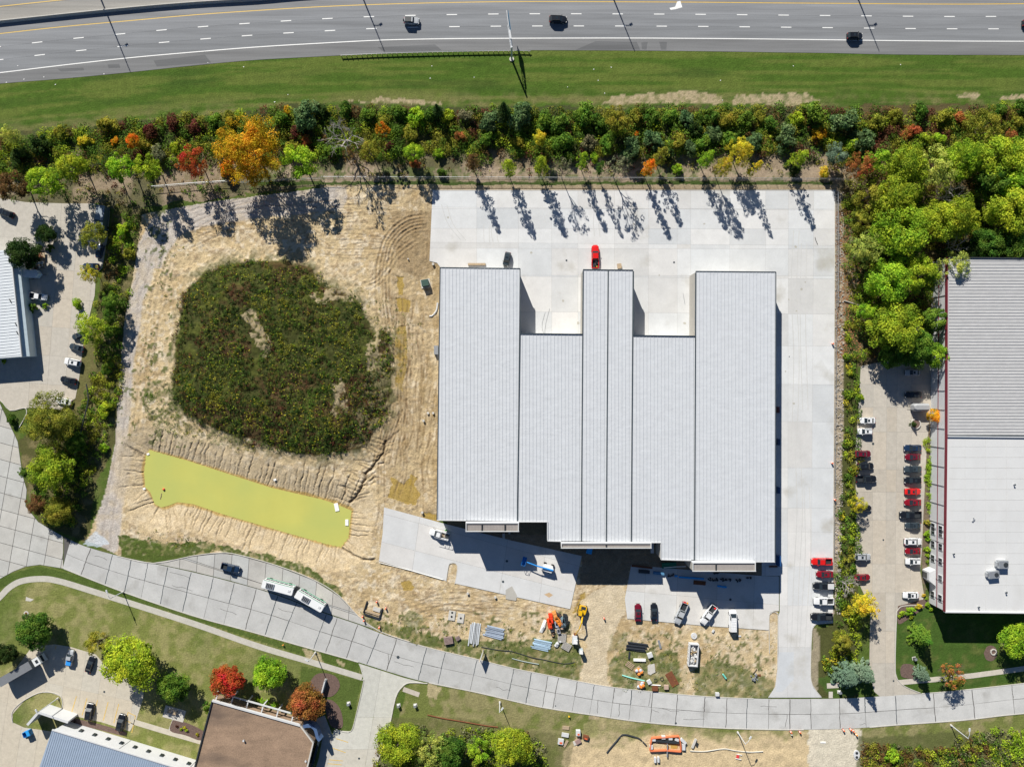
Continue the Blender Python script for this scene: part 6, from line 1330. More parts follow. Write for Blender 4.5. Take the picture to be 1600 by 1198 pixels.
mass('sparse_weeds', [[(225,585),(262,590),(285,640),(330,668),(400,692),(400,708),(300,690),(240,665),(222,630)],[(585,520),(612,540),(608,640),(575,690),(545,700),(555,640),(575,590)],[(540,452),(580,470),(600,520),(575,500)]], 1.3, (.2, .5), (.15, .45), ['mid','olive','dark','green'], .12, 60, 12, 'thinning weeds on the lower left and right flanks of the mound', thin=.36)
# stones on the gravel margin
g = np.random.default_rng(4); mb = MB()
for i in range(900):
    y = g.uniform(300, 960); x = g.uniform(1305, 1318 - max(0, y - 700) * .02); r0 = g.uniform(.08, .28); p = P(x, y, 0)
    mb.box((p.x, p.y, r0 * .3 + gz(x, y)), (r0 * 2, r0 * 1.5, r0), rz=g.uniform(0, 3), top=.7)
tag(mb.obj('stones', mat('stone', (.36, .33, .29), .9, var=.25, vscale=3)), 'loose rocks and rubble along the right edge of the yard', 'rubble', kind='stuff')
# fallen leaves and soil clods
mb = MB()
for i in range(1500):
    x = g.uniform(1306, 1345); y = g.uniform(330, 560); p = P(x, y, 0); mb.box((p.x, p.y, .05 + gz(x, y)), (.3, .22, .04), rz=g.uniform(0, 3), rx=g.uniform(-.4, .4))
tag(mb.obj('fallen_leaves', mat('dead_leaf', (.30, .14, .06), .9, var=.3, vscale=5)), 'rust brown fallen leaves on the bank beside the woodland', 'leaves', kind='stuff')
# ------------------------------------------------------------------ lamps, signs, fences
def lamp(bx, by, h, arm_px, label, head='cobra', z=0):
    """arm_px: photo position of the lamp head"""
    b = P(bx, by); e = empty('street_lamp', b, 0, label, 'street lamp'); hd = P(arm_px[0], arm_px[1], h) - b
    m_ = MB(); m_.tube([(0, 0, 0), (0, 0, h * .97)], .16, 8, .09); m_.obj('pole', M_pole, e)
    m_ = MB(); m_.cyl((0, 0, .25), .3, .5, 10); m_.obj('base', M_kerb, e)
    d = Vector((hd.x, hd.y, 0)); L = max(d.length, .3); d.normalize()
    m_ = MB(); m_.tube([(0, 0, h * .95), (hd.x * .5, hd.y * .5, h + .1), (hd.x, hd.y, h + .05)], .08, 6, .06); m_.obj('arm', M_pole, e)
    hdm = MB(); a = math.atan2(d.y, d.x); hdm.box((hd.x + d.x * .2, hd.y + d.y * .2, h), (1.0, .45, .22), rz=a, top=.8); o = hdm.obj('lamp_head', M_pole, e)
    m_ = MB(); m_.box((hd.x + d.x * .2, hd.y + d.y * .2, h - .12), (.6, .3, .04), rz=a); m_.obj('lens', M_lamp, o); return e
lamp(192.5, 924, 7.2, (167, 925), 'street lamp by the footpath above the lower left lawn')
lamp(493, 1018.5, 7.2, (480, 1032), 'street lamp beside the round mulch bed with the white sign')
lamp(781, 1096, 7.0, (784, 1108), 'street lamp south of the street right of the brown building driveway')
lamp(1152.5, 1143, 7.4, (1172, 1153), 'street lamp on the verge right of the orange fenced pit')
lamp(1485.5, 1132, 8.4, (1515, 1141), 'street lamp on the lower right verge above the thicket')
lamp(91, 1090, 9.4, (57, 1111), 'tall parking lot lamp on the kerbed grass island')
for x, y, t in ((146,-30,'highway lamp mast in the median, the leftmost casting a long thin shadow'),(543,-62,'highway lamp mast in the median casting the shadow left of the silver car'),(934,-62,'highway lamp mast in the median casting the shadow right of the black car'),(1316,-62,'highway lamp mast in the median casting the rightmost thin shadow')):
    b = P(x, y); e = empty('highway_lamp', b, 0, t, 'lamp mast'); m_ = MB(); m_.tube([(0, 0, 0), (0, 0, 19)], .3, 8, .12); m_.obj('pole', M_pole, e)
    m_ = MB(); m_.tube([(0, 0, 13.6), (.9, .5, 14), (1.6, 1.0, 14.2)], .10, 5); m_.obj('arm', M_pole, e); m_ = MB(); m_.box((1.7, 1.1, 14.2), (.9, .45, .25), rz=.6); m_.obj('lamp_head', M_pole, e)
# cantilever sign gantry over the carriageway
sb = P(799.5, 93); sg = empty('sign_gantry', sb, 0, 'cantilever highway sign gantry reaching over the lanes from the grass verge', 'sign gantry')
tipb = P(791.5, 15, 7.6) - sb
m_ = MB(); m_.tube([(0, 0, 0), (0, 0, 7.9)], .30, 10, .24); m_.obj('post', M_pole, sg)
m_ = MB()
for dz, dx in ((.0, -.22), (.0, .22), (.75, 0)):
    m_.tube([(dx, 0, 6.9 + dz), (tipb.x * .62 + dx, tipb.y * .62, 6.9 + dz)], .10, 6)
for k in range(8):
    t = k / 8 * .62; t2 = (k + .5) / 8 * .62; m_.tube([(tipb.x * t - .22, tipb.y * t, 6.9), (tipb.x * t2, tipb.y * t2, 7.65), (tipb.x * t + .22, tipb.y * t, 6.9)], .05, 4)
m_.obj('truss_arm', M_pole, sg)
m_ = MB(); m_.box((tipb.x * .74 + .45, tipb.y * .70, 6.2), (.12, abs(tipb.y) * .55, 3.2), rz=math.atan2(-tipb.x, tipb.y) * 1.0); m_.obj('sign_panel', M_flat, sg, (.02, .12, .22))
m_ = MB(); m_.box((tipb.x * .80, tipb.y * .76, 7.75), (.14, abs(tipb.y) * .42, .12), rz=math.atan2(-tipb.x, tipb.y)); m_.obj('sign_frame', M_wallw, sg)
m_ = MB(); m_.box((tipb.x * .3, tipb.y * .33, 7.8), (.5, abs(tipb.y) * .24, .12), rz=math.atan2(-tipb.x, tipb.y)); m_.obj('walkway', M_wallw, sg)
m_ = MB(); m_.cyl((0, 0, .15), .7, .3, 12); m_.obj('footing', M_kerb, sg)
# chain-link fences: posts, rails and a wire mesh of thin strands
def fence(pts, label, h=2.0, step=3.0, rail=.05, mesh=True, nm='chain_link_fence'):
    e = empty(nm, P(*pts[0]), 0, label, 'fence'); W3 = [P(*p) for p in pts]; n = 0; o0 = e.location; pm = None
    mb = MB(); mb.tube([p - o0 + Vector((0, 0, h)) for p in W3], rail, 5); mb.tube([p - o0 + Vector((0, 0, .12)) for p in W3], rail * .5, 4); mb.obj('rail', M_metal, e); wires = MB()
    for i in range(len(W3) - 1):
        a, b_ = W3[i], W3[i + 1]; L = (b_ - a).length; k = max(1, int(L / step))
        for j in range(k):
            p = a.lerp(b_, j / k) - o0
            if pm is None: m_ = MB(); m_.cyl((0, 0, h / 2), .05, h + .1, 6); pm = m_.mesh('post'); pm.materials.append(M_metal)
            o = bpy.data.objects.new('post', pm); C.objects.link(o); o.parent = e; o.location = p
        if mesh:
            kk = int(L / .35)
            for j in range(kk):
                p = a.lerp(b_, j / kk) - o0; q_ = a.lerp(b_, min(1, (j + 4) / kk)) - o0
                wires.tube([(p.x, p.y, .1), (q_.x, q_.y, h)], .008, 3); wires.tube([(q_.x, q_.y, .1), (p.x, p.y, h)], .008, 3)
    if mesh: tag(wires.obj('wire_mesh', M_metal, e), kind='stuff')
    return e
fence([(505,279),(700,279.5),(1000,280.5),(1340,282)], 'long chain-link fence running above the north yard in front of the scrub belt')
fence([(1306,300),(1307,380),(1306,480)], 'short dark fence with close posts down the upper right yard edge', h=1.6, step=.9)
fence([(240,293),(300,288),(362,284)], 'grey fence rail below the great golden tree', h=1.4, rail=.08)
fence([(505,279),(380,286),(362,284)], 'fence piece between the golden tree and the white bare tree', h=1.4)
fence([(1306,480),(1304,700),(1302,868)], 'low post and wire fence down the right yard edge', h=.7, step=5.5, mesh=False)
# silt fence and hoses
def hose(name, line, r, m, label, cat, colr=None, z=.12, sm=True):
    pts = smoothline(line, 5) if sm else line; w = [P(*p) + Vector((0, 0, z + max(-.1, gz(*p)) * 0)) for p in pts]; mb = MB(); mb.tube(w, r, 6); return tag(mb.obj(name, m, None, colr), label, cat)
hose('silt_sock', [(948,1175),(956,1165),(963,1157),(973,1147),(990,1150),(1000,1154),(1010,1164)], .22, M_dark, 'black silt sock bent over the dirt left of the orange fenced pit', 'silt sock')
hose('silt_sock', [(1078,1172),(1100,1173),(1130,1169),(1150,1172),(1172,1174),(1192,1173)], .16, M_flat, 'pale wavy silt sock below the lower street lamp', 'silt sock', (.52, .50, .44))
hose('silt_sock', [(668,1116),(690,1121),(720,1126),(760,1133),(778,1135)], .16, M_rust, 'thin brown silt sock above the bottom thicket', 'silt sock')
hose('silt_fence', [(752,1010),(780,1015),(800,1017),(830,1026),(850,1030),(880,1036),(898,1034)], .10, M_dark, 'dark line of silt fence through the grass above the street', 'silt fence')
hose('silt_sock', [(1235,0.0),(1236,0.1)], .01, M_dark, '', '') if False else None
hose('silt_sock', [(1225,1060),(1240,1072),(1262,1078)], .1, M_dark, '', '') if False else None
hose('hose', [(1300,1057),(1302,1048),(1296,1044)], .1, M_dark, 'thin black hose loop in the grass left of the driveway spruces', 'hose')
hose('cut_log', [(1318,470),(1328,473),(1343,478)], .22, M_barkw, 'pale fallen log lying across the brown bank', 'log', z=.3)
hose('fallen_branch', [(1322,322),(1335,312),(1350,303)], .14, M_barkw, 'long pale fallen branch at the upper right yard corner', 'log', z=.3)
hose('fallen_log', [(138,600),(141,625),(134,655),(128,680),(120,710)], .18, M_dark, 'dark leaning trunk in the shade between lot and haul road', 'log', z=1.0)
hose('pipe', [(593,878),(640,890),(692,905)], .09, M_white, 'white pipe lying along the lower edge of the left apron', 'pipe', z=.25, sm=False)
hose('pipe', [(800,1028),(820,1033),(842,1037)], .14, M_flat, 'grey green pipe in the grass below the blue metal bundle', 'pipe', (.30, .36, .34))
hose('pipe', [(972,1054),(985,1058),(1007,1063)], .20, M_flat, 'turquoise pipe near the street in the debris patch', 'pipe', (.25, .60, .52))
hose('pipe', [(1129,1052),(1134,1059)], .28, M_flat, 'short turquoise pipe standing in the weeds below the dumpster', 'pipe', (.15, .55, .45), z=.3)
hose('pipe', [(1016,1069),(1032,1070)], .16, M_white, 'short white pipe by the coils near the street', 'pipe')
# ------------------------------------------------------------------ monument signs and posts
e = thing('monument_sign', 507, 1070, 0, 75, 'white monument sign in the round mulch bed', 'sign'); mb = MB(); mb.box((0, 0, .95), (3.8, .35, 1.6)); mb.obj('sign_face', M_wallw, e); mb = MB(); mb.box((0, 0, .12), (4.2, .7, .25)); mb.obj('plinth', M_kerb, e)
e = thing('site_sign', 752.5, 1021, 0, 72, 'white upright site sign board in the grass beside the pipe bundles', 'sign'); mb = MB(); mb.box((0, 0, 2.1), (3.4, .10, 2.0)); mb.obj('sign_board', M_wallw, e)
for sx in (-1.5, 1.5): mb = MB(); mb.box((sx, .1, 1.4), (.14, .14, 2.9)); mb.obj('post', M_wood, e)
def boxthing(name, x, y, rz, dims, m, label, cat, z=0, parts=(), colr=None):
    e = thing(name, x, y, z, rz, label, cat); mb = MB(); mb.box((0, 0, dims[2] / 2), dims); mb.obj('body', m, e, colr)
    for nm, c, d, pm, pc in parts: q = MB(); q.box(c, d); q.obj(nm, pm, e, pc)
    return e
for x, y, t in ((898,998,'left portable toilet cabin with white roof beside the entrance track'),(907,1014,'right portable toilet cabin at the edge of the entrance track')):
    s_ = 1 if x == 898 else .85
    boxthing('portable_toilet', x, y, -6, (1.2 * s_, 1.2 * s_, 2.3), M_flat, t, 'portable toilet', 0, (('roof', (0, 0, 2.36), (1.25 * s_, 1.25 * s_, .14), M_white, None), ('door', (0, -.62 * s_, 1.1), (.8, .04, 1.9), M_wallw, None), ('vent', (.4, .4, 2.5), (.12, .12, .3), M_dark, None)), (.35, .42, .46))
e = boxthing('storage_box', 898.5, 997.5, -4, (1.35, 2.5, 1.3), M_wallw, 'tall white storage box just above the portable toilets', 'box'); e.location.x -= .2
# transformer etc.
boxthing('transformer', 665, 443, 10, (2.0, 1.8, 1.7), M_flat, 'dark green transformer box on bare earth left of the warehouse', 'transformer', 0, (('lid', (0, 0, 1.75), (2.1, 1.9, .12), M_flat, (.03, .07, .055)), ('pad', (0, 0, .05), (2.8, 2.6, .14), M_kerb, None), ('door', (0, -.92, .85), (1.5, .05, 1.3), M_flat, (.015, .035, .03))), (.02, .045, .038))
boxthing('air_unit', 682, 547, 0, (1.2, 2.6, 1.2), M_metal, 'white utility unit against the left wall of the warehouse', 'utility unit', 0, (('pipe', (.3, -1.6, .4), (.3, .8, .3), M_wallw, None),))
boxthing('kerb_block', 745, 413, 0, (5.2, .6, .4), M_wood, 'timber beam lying against the left wing on the north yard', 'beam', .13)
boxthing('cardboard_box', 967.5, 416, 8, (1.2, 1.4, .7), M_wood, 'beige box against the middle wing right of the red pickup', 'box', .13)
hose('cable', [(850,523),(847,508),(852,488)], .03, M_gutter, 'left strand of thin cables on the yard in the left recess', 'cable', z=.15)
hose('cable', [(851,523),(853,505),(859,482)], .03, M_gutter, 'right strand of thin cables on the yard in the left recess', 'cable', z=.15)
hose('pole_section', [(1067,458),(1070,475)], .07, M_metal, 'thin metal bar lying in the right recess of the yard', 'bar', z=.18, sm=False)
hose('rebar', [(1273,371),(1274,375),(1277,382)], .08, M_dark, 'small bent dark bar on the yard near the right fence', 'bar', z=.2, sm=False)
# barrels and cones
def barrel(x, y, label, c=(.75, .16, .03), z=0):
    e = thing('traffic_barrel', x, y, z, 0, label, 'traffic barrel'); mb = MB(); mb.cyl((0, 0, .5), .28, 1.0, 12, .22); mb.obj('drum', M_flat, e, c)
    for zz in (.4, .75): mb = MB(); mb.cyl((0, 0, zz), .275, .12, 12, .262); mb.obj('stripe', M_white, e)
    mb = MB(); mb.cyl((0, 0, .04), .38, .08, 12); mb.obj('base', M_dark, e)
for x, y, t in ((943.5,964.5,'red and white barrel standing beside the entrance track'),(1317,1139,'leftmost traffic barrel at the dirt track below the street'),(1328,1138,'upper traffic barrel at the kerb of the dirt track'),(1332,1140,'traffic barrel beside the upper one at the kerb corner'),(1337,1146,'yellow-orange barrel at the grass corner below the street'),(1235,1142,'left traffic barrel at the kerb above the bare dirt'),(1249,1142,'right traffic barrel at the kerb above the bare dirt'),
                (567,962,'orange barrel at the upper left of the concrete manhole pit'),(569,968,'second orange barrel by the lay-by end'),(593,979,'orange barrel in the grass below the manhole pit'),(603,949,'orange barrel at the right corner of the manhole pit'),(589,939,'orange barrel at the top corner of the manhole pit'),(1303,780,'top orange barrel on the right yard edge') ,(1300,537,'upper small red marker barrel on the right yard edge'),(1299,723,'orange marker barrel at the middle of the right yard edge')):
    barrel(x, y, t, (.80, .30, .02) if 'yellow' in t else (.75, .14, .03))
# hydrants and small utility boxes
def hydrant(x, y, c, label):
    e = thing('fire_hydrant', x, y, 0, 0, label, 'fire hydrant'); mb = MB(); mb.cyl((0, 0, .35), .16, .7, 10); mb.ball((0, 0, .72), .18, 8, 5); mb.obj('barrel', M_flat, e, c)
    mb = MB(); mb.cyl((0, 0, .5), .08, .6, 8, axis='X'); mb.obj('nozzle', M_flat, e, c); mb = MB(); mb.cyl((0, 0, .85), .05, .12, 6); mb.obj('cap_nut', M_dark, e)
hydrant(889, 1118, (.70, .45, .02), 'yellow fire hydrant in the grass below the street near the dirt track'); hydrant(443, 1006.5, (.60, .25, .04), 'orange fire hydrant between street and footpath on the left'); hydrant(1236, 1146, (.7, .68, .6), 'pale fire hydrant by the kerb right of the lower lamp')
for x, y, t in ((623,1101,'left small utility cabinet on the lawn right of the driveway'),(649,1101,'right small utility cabinet on the lawn right of the driveway'),(545,1098,'small utility box on the lawn left of the driveway'),(1311,1080,'white utility box beside the short walk by the spruces'),(1428,1028,'small black utility post on the lawn right of the east drive')):
    boxthing('utility_cabinet', x, y, 10, (.7, .6, 1.0), M_wallw if x != 1428 else M_dark, t, 'utility box', 0, (('lid', (0, 0, 1.04), (.8, .7, .08), M_metal, None), ('pad', (0, 0, .03), (1.1, 1.0, .08), M_kerb, None)))
e = thing('access_cover', 41, 958, .02, 0, 'round brown access cover in a concrete ring on the left lawn', 'manhole'); mb = MB(); mb.cyl((0, 0, .03), .75, .06, 16); mb.obj('ring', M_kerb, e); mb = MB(); mb.cyl((0, 0, .08), .4, .06, 12); mb.obj('lid', M_rust, e)
sheet('concrete_pad', [(41,932),(46,934),(53,936),(48,939),(40,938)], .05, M_kerb, None, None, .05, 'structure')
e = thing('manhole_riser', 1552, 1018, .05, 0, 'round stone ring in the small mulch circle on the right lawn', 'ring'); mb = MB()
for k in range(10): a_ = k * .628; mb.box((math.cos(a_) * .8, math.sin(a_) * .8, .12), (.45, .3, .25), rz=a_ + 1.57)
mb.obj('ring_stones', M_kerb, e)
e = thing('planter_ring', 1430, 662, .04, 0, 'round concrete planter ring in the east lot', 'planter'); mb = MB(); n_ = 20; mb.loft([[Vector((math.cos(6.283 * i / n_) * r_, math.sin(6.283 * i / n_) * r_, z)) for (r_, z) in ((1.5, 0), (1.5, .4), (1.25, .4), (1.25, 0))] for i in range(n_ + 1)], False); mb.obj('ring_wall', M_kerb, e); mb = MB(); mb.cyl((0, 0, .15), 1.24, .3, 16); mb.obj('planting_soil', M_mulch, e)
# picnic table on the patio
for x, y, t in ((266,1109,'left round patio table'),(275,1112,'right round patio table')):
    e = thing('patio_table', x, y, .06, 0, t + ' on the small concrete patio', 'table'); mb = MB(); mb.cyl((0, 0, .74), .5, .06, 14); mb.obj('tabletop', M_wood, e); mb = MB(); mb.cyl((0, 0, .37), .06, .72, 6); mb.obj('leg', M_dark, e)
    for k in range(4): a_ = k * 1.57 + .6; mb = MB(); mb.box((math.cos(a_) * .75, math.sin(a_) * .75, .44), (.4, .3, .06), rz=a_ + 1.57); mb.obj('seat', M_wood, e)
# blue dumpsters
e = thing('blue_dumpster', 46, 1143, .04, 22, 'open bright blue dumpster beside the L shaped screen wall', 'dumpster')
mb = MB(); mb.box((0, -.75, .8), (2.0, .1, 1.4)); mb.box((0, .75, .8), (2.0, .1, 1.4)); mb.box((-1, 0, .8), (.1, 1.4, 1.4)); mb.box((1, 0, .8), (.1, 1.4, 1.4)); mb.box((0, 0, .15), (1.9, 1.4, .1)); mb.obj('bin', M_flat, e, (.02, .22, .55))
mb = MB(); mb.box((-.2, -1.0, 1.3), (.9, .9, .08), rx=.4); mb.obj('lid', M_dark, e); mb = MB(); mb.box((.55, .1, 1.52), (.9, 1.5, .06)); mb.obj('lid', M_flat, e, (.02, .30, .70))
# ------------------------------------------------------------------ roll-off dumpster with rubble
e = thing('roll_off_dumpster', 1081.5, 1020, 0, -4, 'white roll-off dumpster full of pale rubbish on the dirt', 'dumpster'); w_, l_ = 2.8, 6.6
mb = MB()
for sx in (-1, 1): mb.box((sx * (w_ / 2 - .12), 0, .95), (.24, l_, 1.7))
for sy in (-1, 1): mb.box((0, sy * (l_ / 2 - .12), .95), (w_ - .5, .24, 1.7))
mb.box((0, 0, .15), (w_ - .5, l_ - .5, .2)); mb.obj('container', M_wallw, e)
mb = MB()
for k in range(6):
    for sx in (-1, 1): mb.box((sx * (w_ / 2 + .04), -2.7 + k * 1.08, .9), (.10, .12, 1.5))
mb.obj('side_rib', M_wallw, e)
m_ = lumps(60, .95, 2.7, .9, .3, .9, 5); o = simple('rubbish_heap', m_, 1081.5, 1020, .35, -4, MATS.get('rubbish') or mat('rubbish', (.55, .55, .54), .8, var=.45, vscale=1.3, stain=((.35, .26, .14), .8, .5, .6)), 'pale rubbish heaped inside the white roll-off dumpster', 'rubbish')
e = thing('manhole_riser', 1084, 992.5, 0, 0, 'round white concrete manhole ring above the roll-off dumpster', 'manhole'); mb = MB(); mb.cyl((0, 0, .2), .9, .4, 18); mb.obj('ring', M_wallw, e); mb = MB(); mb.cyl((0, 0, .42), .35, .06, 12); mb.obj('lid', M_kerb, e)
# ------------------------------------------------------------------ excavator
e = thing('excavator', 909, 952, 0, -14, 'small yellow excavator with arm lowered towards the bottom of the photo', 'excavator'); YEL = (.72, .42, .01)
for sx in (-1, 1):
    mb = MB(); mb.loft([[Vector((sx * .95 + dx, y, z)) for dx, z in ((-.24, 0), (-.24, .62), (.24, .62), (.24, 0))] for y in (-1.5, -1.2, 1.2, 1.5)][::-1]); mb.obj('track', M_tyre, e)
mb = MB(); mb.prism([(-1.1, -1.0), (.9, -1.0), (1.15, -.4), (1.15, 1.3), (.8, 1.6), (-.8, 1.6), (-1.1, 1.3)], .8, 1.6); mb.obj('house', M_paint, e, YEL)
mb = MB(); mb.box((-.55, -.35, 2.1), (.95, 1.5, 1.1), top=.9); mb.obj('cab', M_glass, e); mb = MB(); mb.box((-.55, -.35, 2.7), (1.0, 1.5, .12)); mb.obj('cab_roof', M_paint, e, YEL)
mb = MB(); mb.box((.1, 1.0, 1.66), (1.3, .8, .1)); mb.obj('engine_grille', M_dark, e)
mb = MB(); mb.tube([(.35, -.8, 1.6), (.3, -2.8, 3.4), (.2, -4.6, 3.0)], .24, 6, .2); mb.obj('boom', M_paint, e, YEL)
mb = MB(); mb.tube([(.2, -4.6, 3.1), (.0, -6.0, 2.0), (-.1, -7.3, 1.0)], .18, 6, .14); mb.obj('stick', M_paint, e, YEL)
mb = MB(); mb.prism([(-.55, -7.9), (.4, -7.9), (.4, -7.1), (-.55, -7.1)], .1, .9); mb.obj('bucket', M_rust, e)
mb = MB(); mb.tube([(.35, -.9, 1.2), (.32, -2.4, 2.4)], .08, 6); mb.obj('hydraulic_cylinder', M_metal, e)
# ------------------------------------------------------------------ machines cluster
def scissor(x, y, rz, c, label, nm='scissor_lift'):
    e = thing(nm, x, y, .0, rz, label, 'scissor lift'); mb = MB(); mb.box((0, 0, .55), (1.1, 2.4, .5)); mb.obj('chassis', M_flat, e, c); mb = MB()
    for k in range(3): z = .85 + k * .25; mb.tube([(-.3, -1, z), (-.3, 1, z + .22)], .05, 4); mb.tube([(.3, 1, z), (.3, -1, z + .22)], .05, 4)
    mb.obj('scissor_arms', M_dark, e); mb = MB(); mb.box((0, 0, 1.65), (1.15, 2.45, .08)); mb.obj('platform', M_flat, e, c)
    mb = MB()
    for z in (2.2, 2.7): mb.tube([(-.55, -1.2, z), (.55, -1.2, z), (.55, 1.2, z), (-.55, 1.2, z), (-.55, -1.2, z)], .035, 4)
    for a_, b_ in ((-.55, -1.2), (.55, -1.2), (.55, 1.2), (-.55, 1.2)): mb.tube([(a_, b_, 1.65), (a_, b_, 2.7)], .035, 4)
    mb.obj('guard_rail', M_flat, e, c)
    for sx in (-1, 1):
        for sy in (-1, 1): mb = MB(); mb.cyl((sx * .5, sy * .85, .28), .28, .2, 10, axis='X'); mb.obj('wheel', M_tyre, e)
scissor(860, 963, 5, (.78, .05, .01), 'upper red-orange lift in the machine cluster left of the excavator'); scissor(858, 971, 10, (.80, .07, .01), 'lower red-orange lift in the machine cluster')
scissor(867, 959, 20, (.70, .30, .08), 'orange lift at the top of the machine cluster'); scissor(872, 967, 35, (.75, .24, .02), 'orange lift in the middle of the machine cluster')
scissor(882, 964, -8, (.02, .025, .03), 'black lift at the right of the machine cluster'); scissor(879, 968, 10, (.18, .26, .30), 'grey-blue lift beside the black one in the cluster')
for x, y, rz, c, t in ((862,981,25,(.05,.06,.08),'dark trailer frame below the red lifts'),(872,960,60,(.08,.05,.04),'dark spool machine at the top of the cluster'),(869.5,974,10,(.45,.50,.60),'pale blue machine in the lower cluster'),(878,977,0,(.50,.36,.26),'tan machine at the lower right of the cluster'),(872.5,984,15,(.30,.30,.32),'grey compactor at the lowest end of the cluster'),(864,990,0,(.50,.30,.16),'small tan box below the cluster')):
    s_ = .6 if 'small' in t else 1
    e = thing('site_machine', x, y, 0, rz, t, 'machine'); mb = MB(); mb.box((0, 0, .6 * s_), (1.1 * s_, 1.8 * s_, .8 * s_), top=.85); mb.obj('housing', M_flat, e, c); mb = MB(); mb.box((0, .2, 1.08 * s_), (.6 * s_, .6 * s_, .2)); mb.obj('hood', M_dark, e)
    for sx in (-1, 1): mb = MB(); mb.cyl((sx * .6 * s_, -.3, .28), .28, .16, 10, axis='X'); mb.obj('wheel', M_tyre, e)
e = thing('white_tarp', 848, 978, 0, -20, 'crumpled white tarp left of the machine cluster', 'tarp'); mb = MB(); mb.add([(-.4, -2, 0), (.5, -1.8, .2), (.7, 0, .5), (.4, 2, .3), (-.3, 2.1, .1), (-.5, .3, .55), (0, 0, .8)], [(0, 1, 6), (1, 2, 6), (2, 3, 6), (3, 4, 6), (4, 5, 6), (5, 0, 6)]); mb.obj('cloth', M_white, e)
# boom lift on the left apron
e = thing('boom_lift', 856, 886, .15, -16, 'blue boom lift with white base standing half in the building shade', 'boom lift'); BL = (.01, .24, .68)
mb = MB(); mb.box((0, 0, .8), (2.5, 2.0, .6)); mb.obj('chassis', M_wallw, e); mb = MB(); mb.prism([(-1.6, -.9), (1.2, -.9), (1.7, 0), (1.2, .9), (-1.6, .9)], 1.15, 1.9); mb.obj('turntable', M_white, e)
for sx in (-1, 1):
    for sy in (-1, 1): mb = MB(); mb.cyl((sx * 1.15, sy * 1.1, .45), .45, .4, 12, axis='Y'); mb.obj('wheel', M_tyre, e)
mb = MB(); mb.tube([(1.5, 0, 2.1), (-3.5, .1, 2.5)], .26, 6, .2); mb.obj('boom', M_flat, e, BL); mb = MB(); mb.tube([(-3.5, .1, 2.5), (-6.6, .3, 2.3)], .16, 6); mb.obj('boom_extension', M_flat, e, BL)
mb = MB()
for z in (1.4, 2.4): mb.tube([(-8.0, -1.0, z), (-6.9, -1.0, z), (-6.9, 1.4, z), (-8.0, 1.4, z), (-8.0, -1.0, z)], .06, 4)
for a_, b_ in ((-8, -1), (-6.9, -1), (-6.9, 1.4), (-8, 1.4)): mb.tube([(a_, b_, 1.3), (a_, b_, 2.4)], .05, 4)
mb.box((-7.45, .2, 1.3), (1.1, 2.4, .12)); mb.obj('basket', M_flat, e, (.01, .16, .5))
# items in the shade along the building
boxthing('blue_tarp_pallet', 921, 858, -12, (1.6, 2.4, .6), M_flat, 'bright blue tarped pallet in the shade below the middle portal', 'tarp', 0, (), (.02, .40, .85))
boxthing('portable_cabinet', 787, 836, 3, (.7, 1.5, 1.0), M_kerb, 'small grey cabinet in the loam below the left portal', 'cabinet')
boxthing('conduit_box', 796, 832, 0, (.6, .6, .4), M_kerb, 'small square box right of the grey cabinet in the loam', 'box')
boxthing('black_container', 1006, 892, -4, (3.2, .9, .8), M_dark, 'black flat crate at the top left of the right apron', 'crate', .12)
boxthing('blue_crate', 1029, 894.5, -5, (3.2, .8, .7), M_flat, 'dull blue crate right of the black crate on the right apron', 'crate', .12, (), (.08, .22, .38))
boxthing('timber_stack', 1003, 885, -6, (6.2, .5, .3), M_rust, 'long thin brown beam along the top edge of the right apron', 'beam', .12)
boxthing('green_container', 1045, 882, 3, (4.2, 1.6, .9), M_flat, 'dark green container under the eave beside the right apron', 'container', 0, (), (.01, .16, .09))
hose('pipe', [(1036,885),(1055,883.5),(1070,883)], .12, M_white, 'white pipe resting on the dark green container', 'pipe', z=1.1, sm=False)
boxthing('rebar_bundle', 1093, 910, -5, (3.6, 1.2, .15), M_rust, 'dark red flat sheet on the shaded right apron', 'sheet', .12)
for x, y, L_, t in ((1080,902,7.4,'long bright blue ramp in the shade of the right apron'),(1124,915,1.2,'left small blue box on the shaded apron'),(1131,916,1.4,'right small blue box on the shaded apron'),(1056,899,.9,'small blue box left of the long blue ramp')):
    boxthing('blue_ramp' if L_ > 3 else 'blue_box', x, y, -4, (L_, .45, .5), M_flat, t, 'ramp' if L_ > 3 else 'box', .12, (), (.02, .33, .75))
for i, (x, y, t) in enumerate(((1110,904,'leftmost dark pile of parts right of the blue ramp'),(1118,905,'red-tinted dark pile of parts right of the blue ramp'),(1129,905,'third dark pile of parts in the shaded row'),(1138,905,'fourth dark pile of parts in the shaded row'),(1154,906,'wide dark pile of parts near the right portal'),(1170,903,'dark cart at the right end of the shaded row'),(1048,898,'small dark pile left of the blue ramp'),(1120,894,'dark bench in the loam under the right portal'))):
    simple('parts_pile', lumps(8, .8, .35, .5, .2, .6, 40 + i), x, y, .14 if y > 896 else 0, 0, M_dark, t, 'parts pile')
boxthing('blue_door_cover', 1214.5, 874, 0, (.8, 3.0, 2.0), M_flat, 'dark blue container at the lower right corner of the warehouse', 'container', .12, (), (.01, .07, .22))
boxthing('pallet', 1208, 884.5, 0, (2.4, .4, .3), M_rust, 'brown beam at the lower right warehouse corner', 'beam', .12)
for x, y, t, c in ((1214,640,'upper item stacked against the right warehouse wall',(.15,.05,.05)),(1214.5,690,'lower item stacked against the right warehouse wall',(.05,.08,.16)),(1214.5,765,'dark blue cabinet halfway along the right warehouse wall',(.03,.08,.2))):
    boxthing('wall_cabinet', x, y, 0, (.6, 1.8, 1.4), M_flat, t, 'cabinet', .12, (), c)
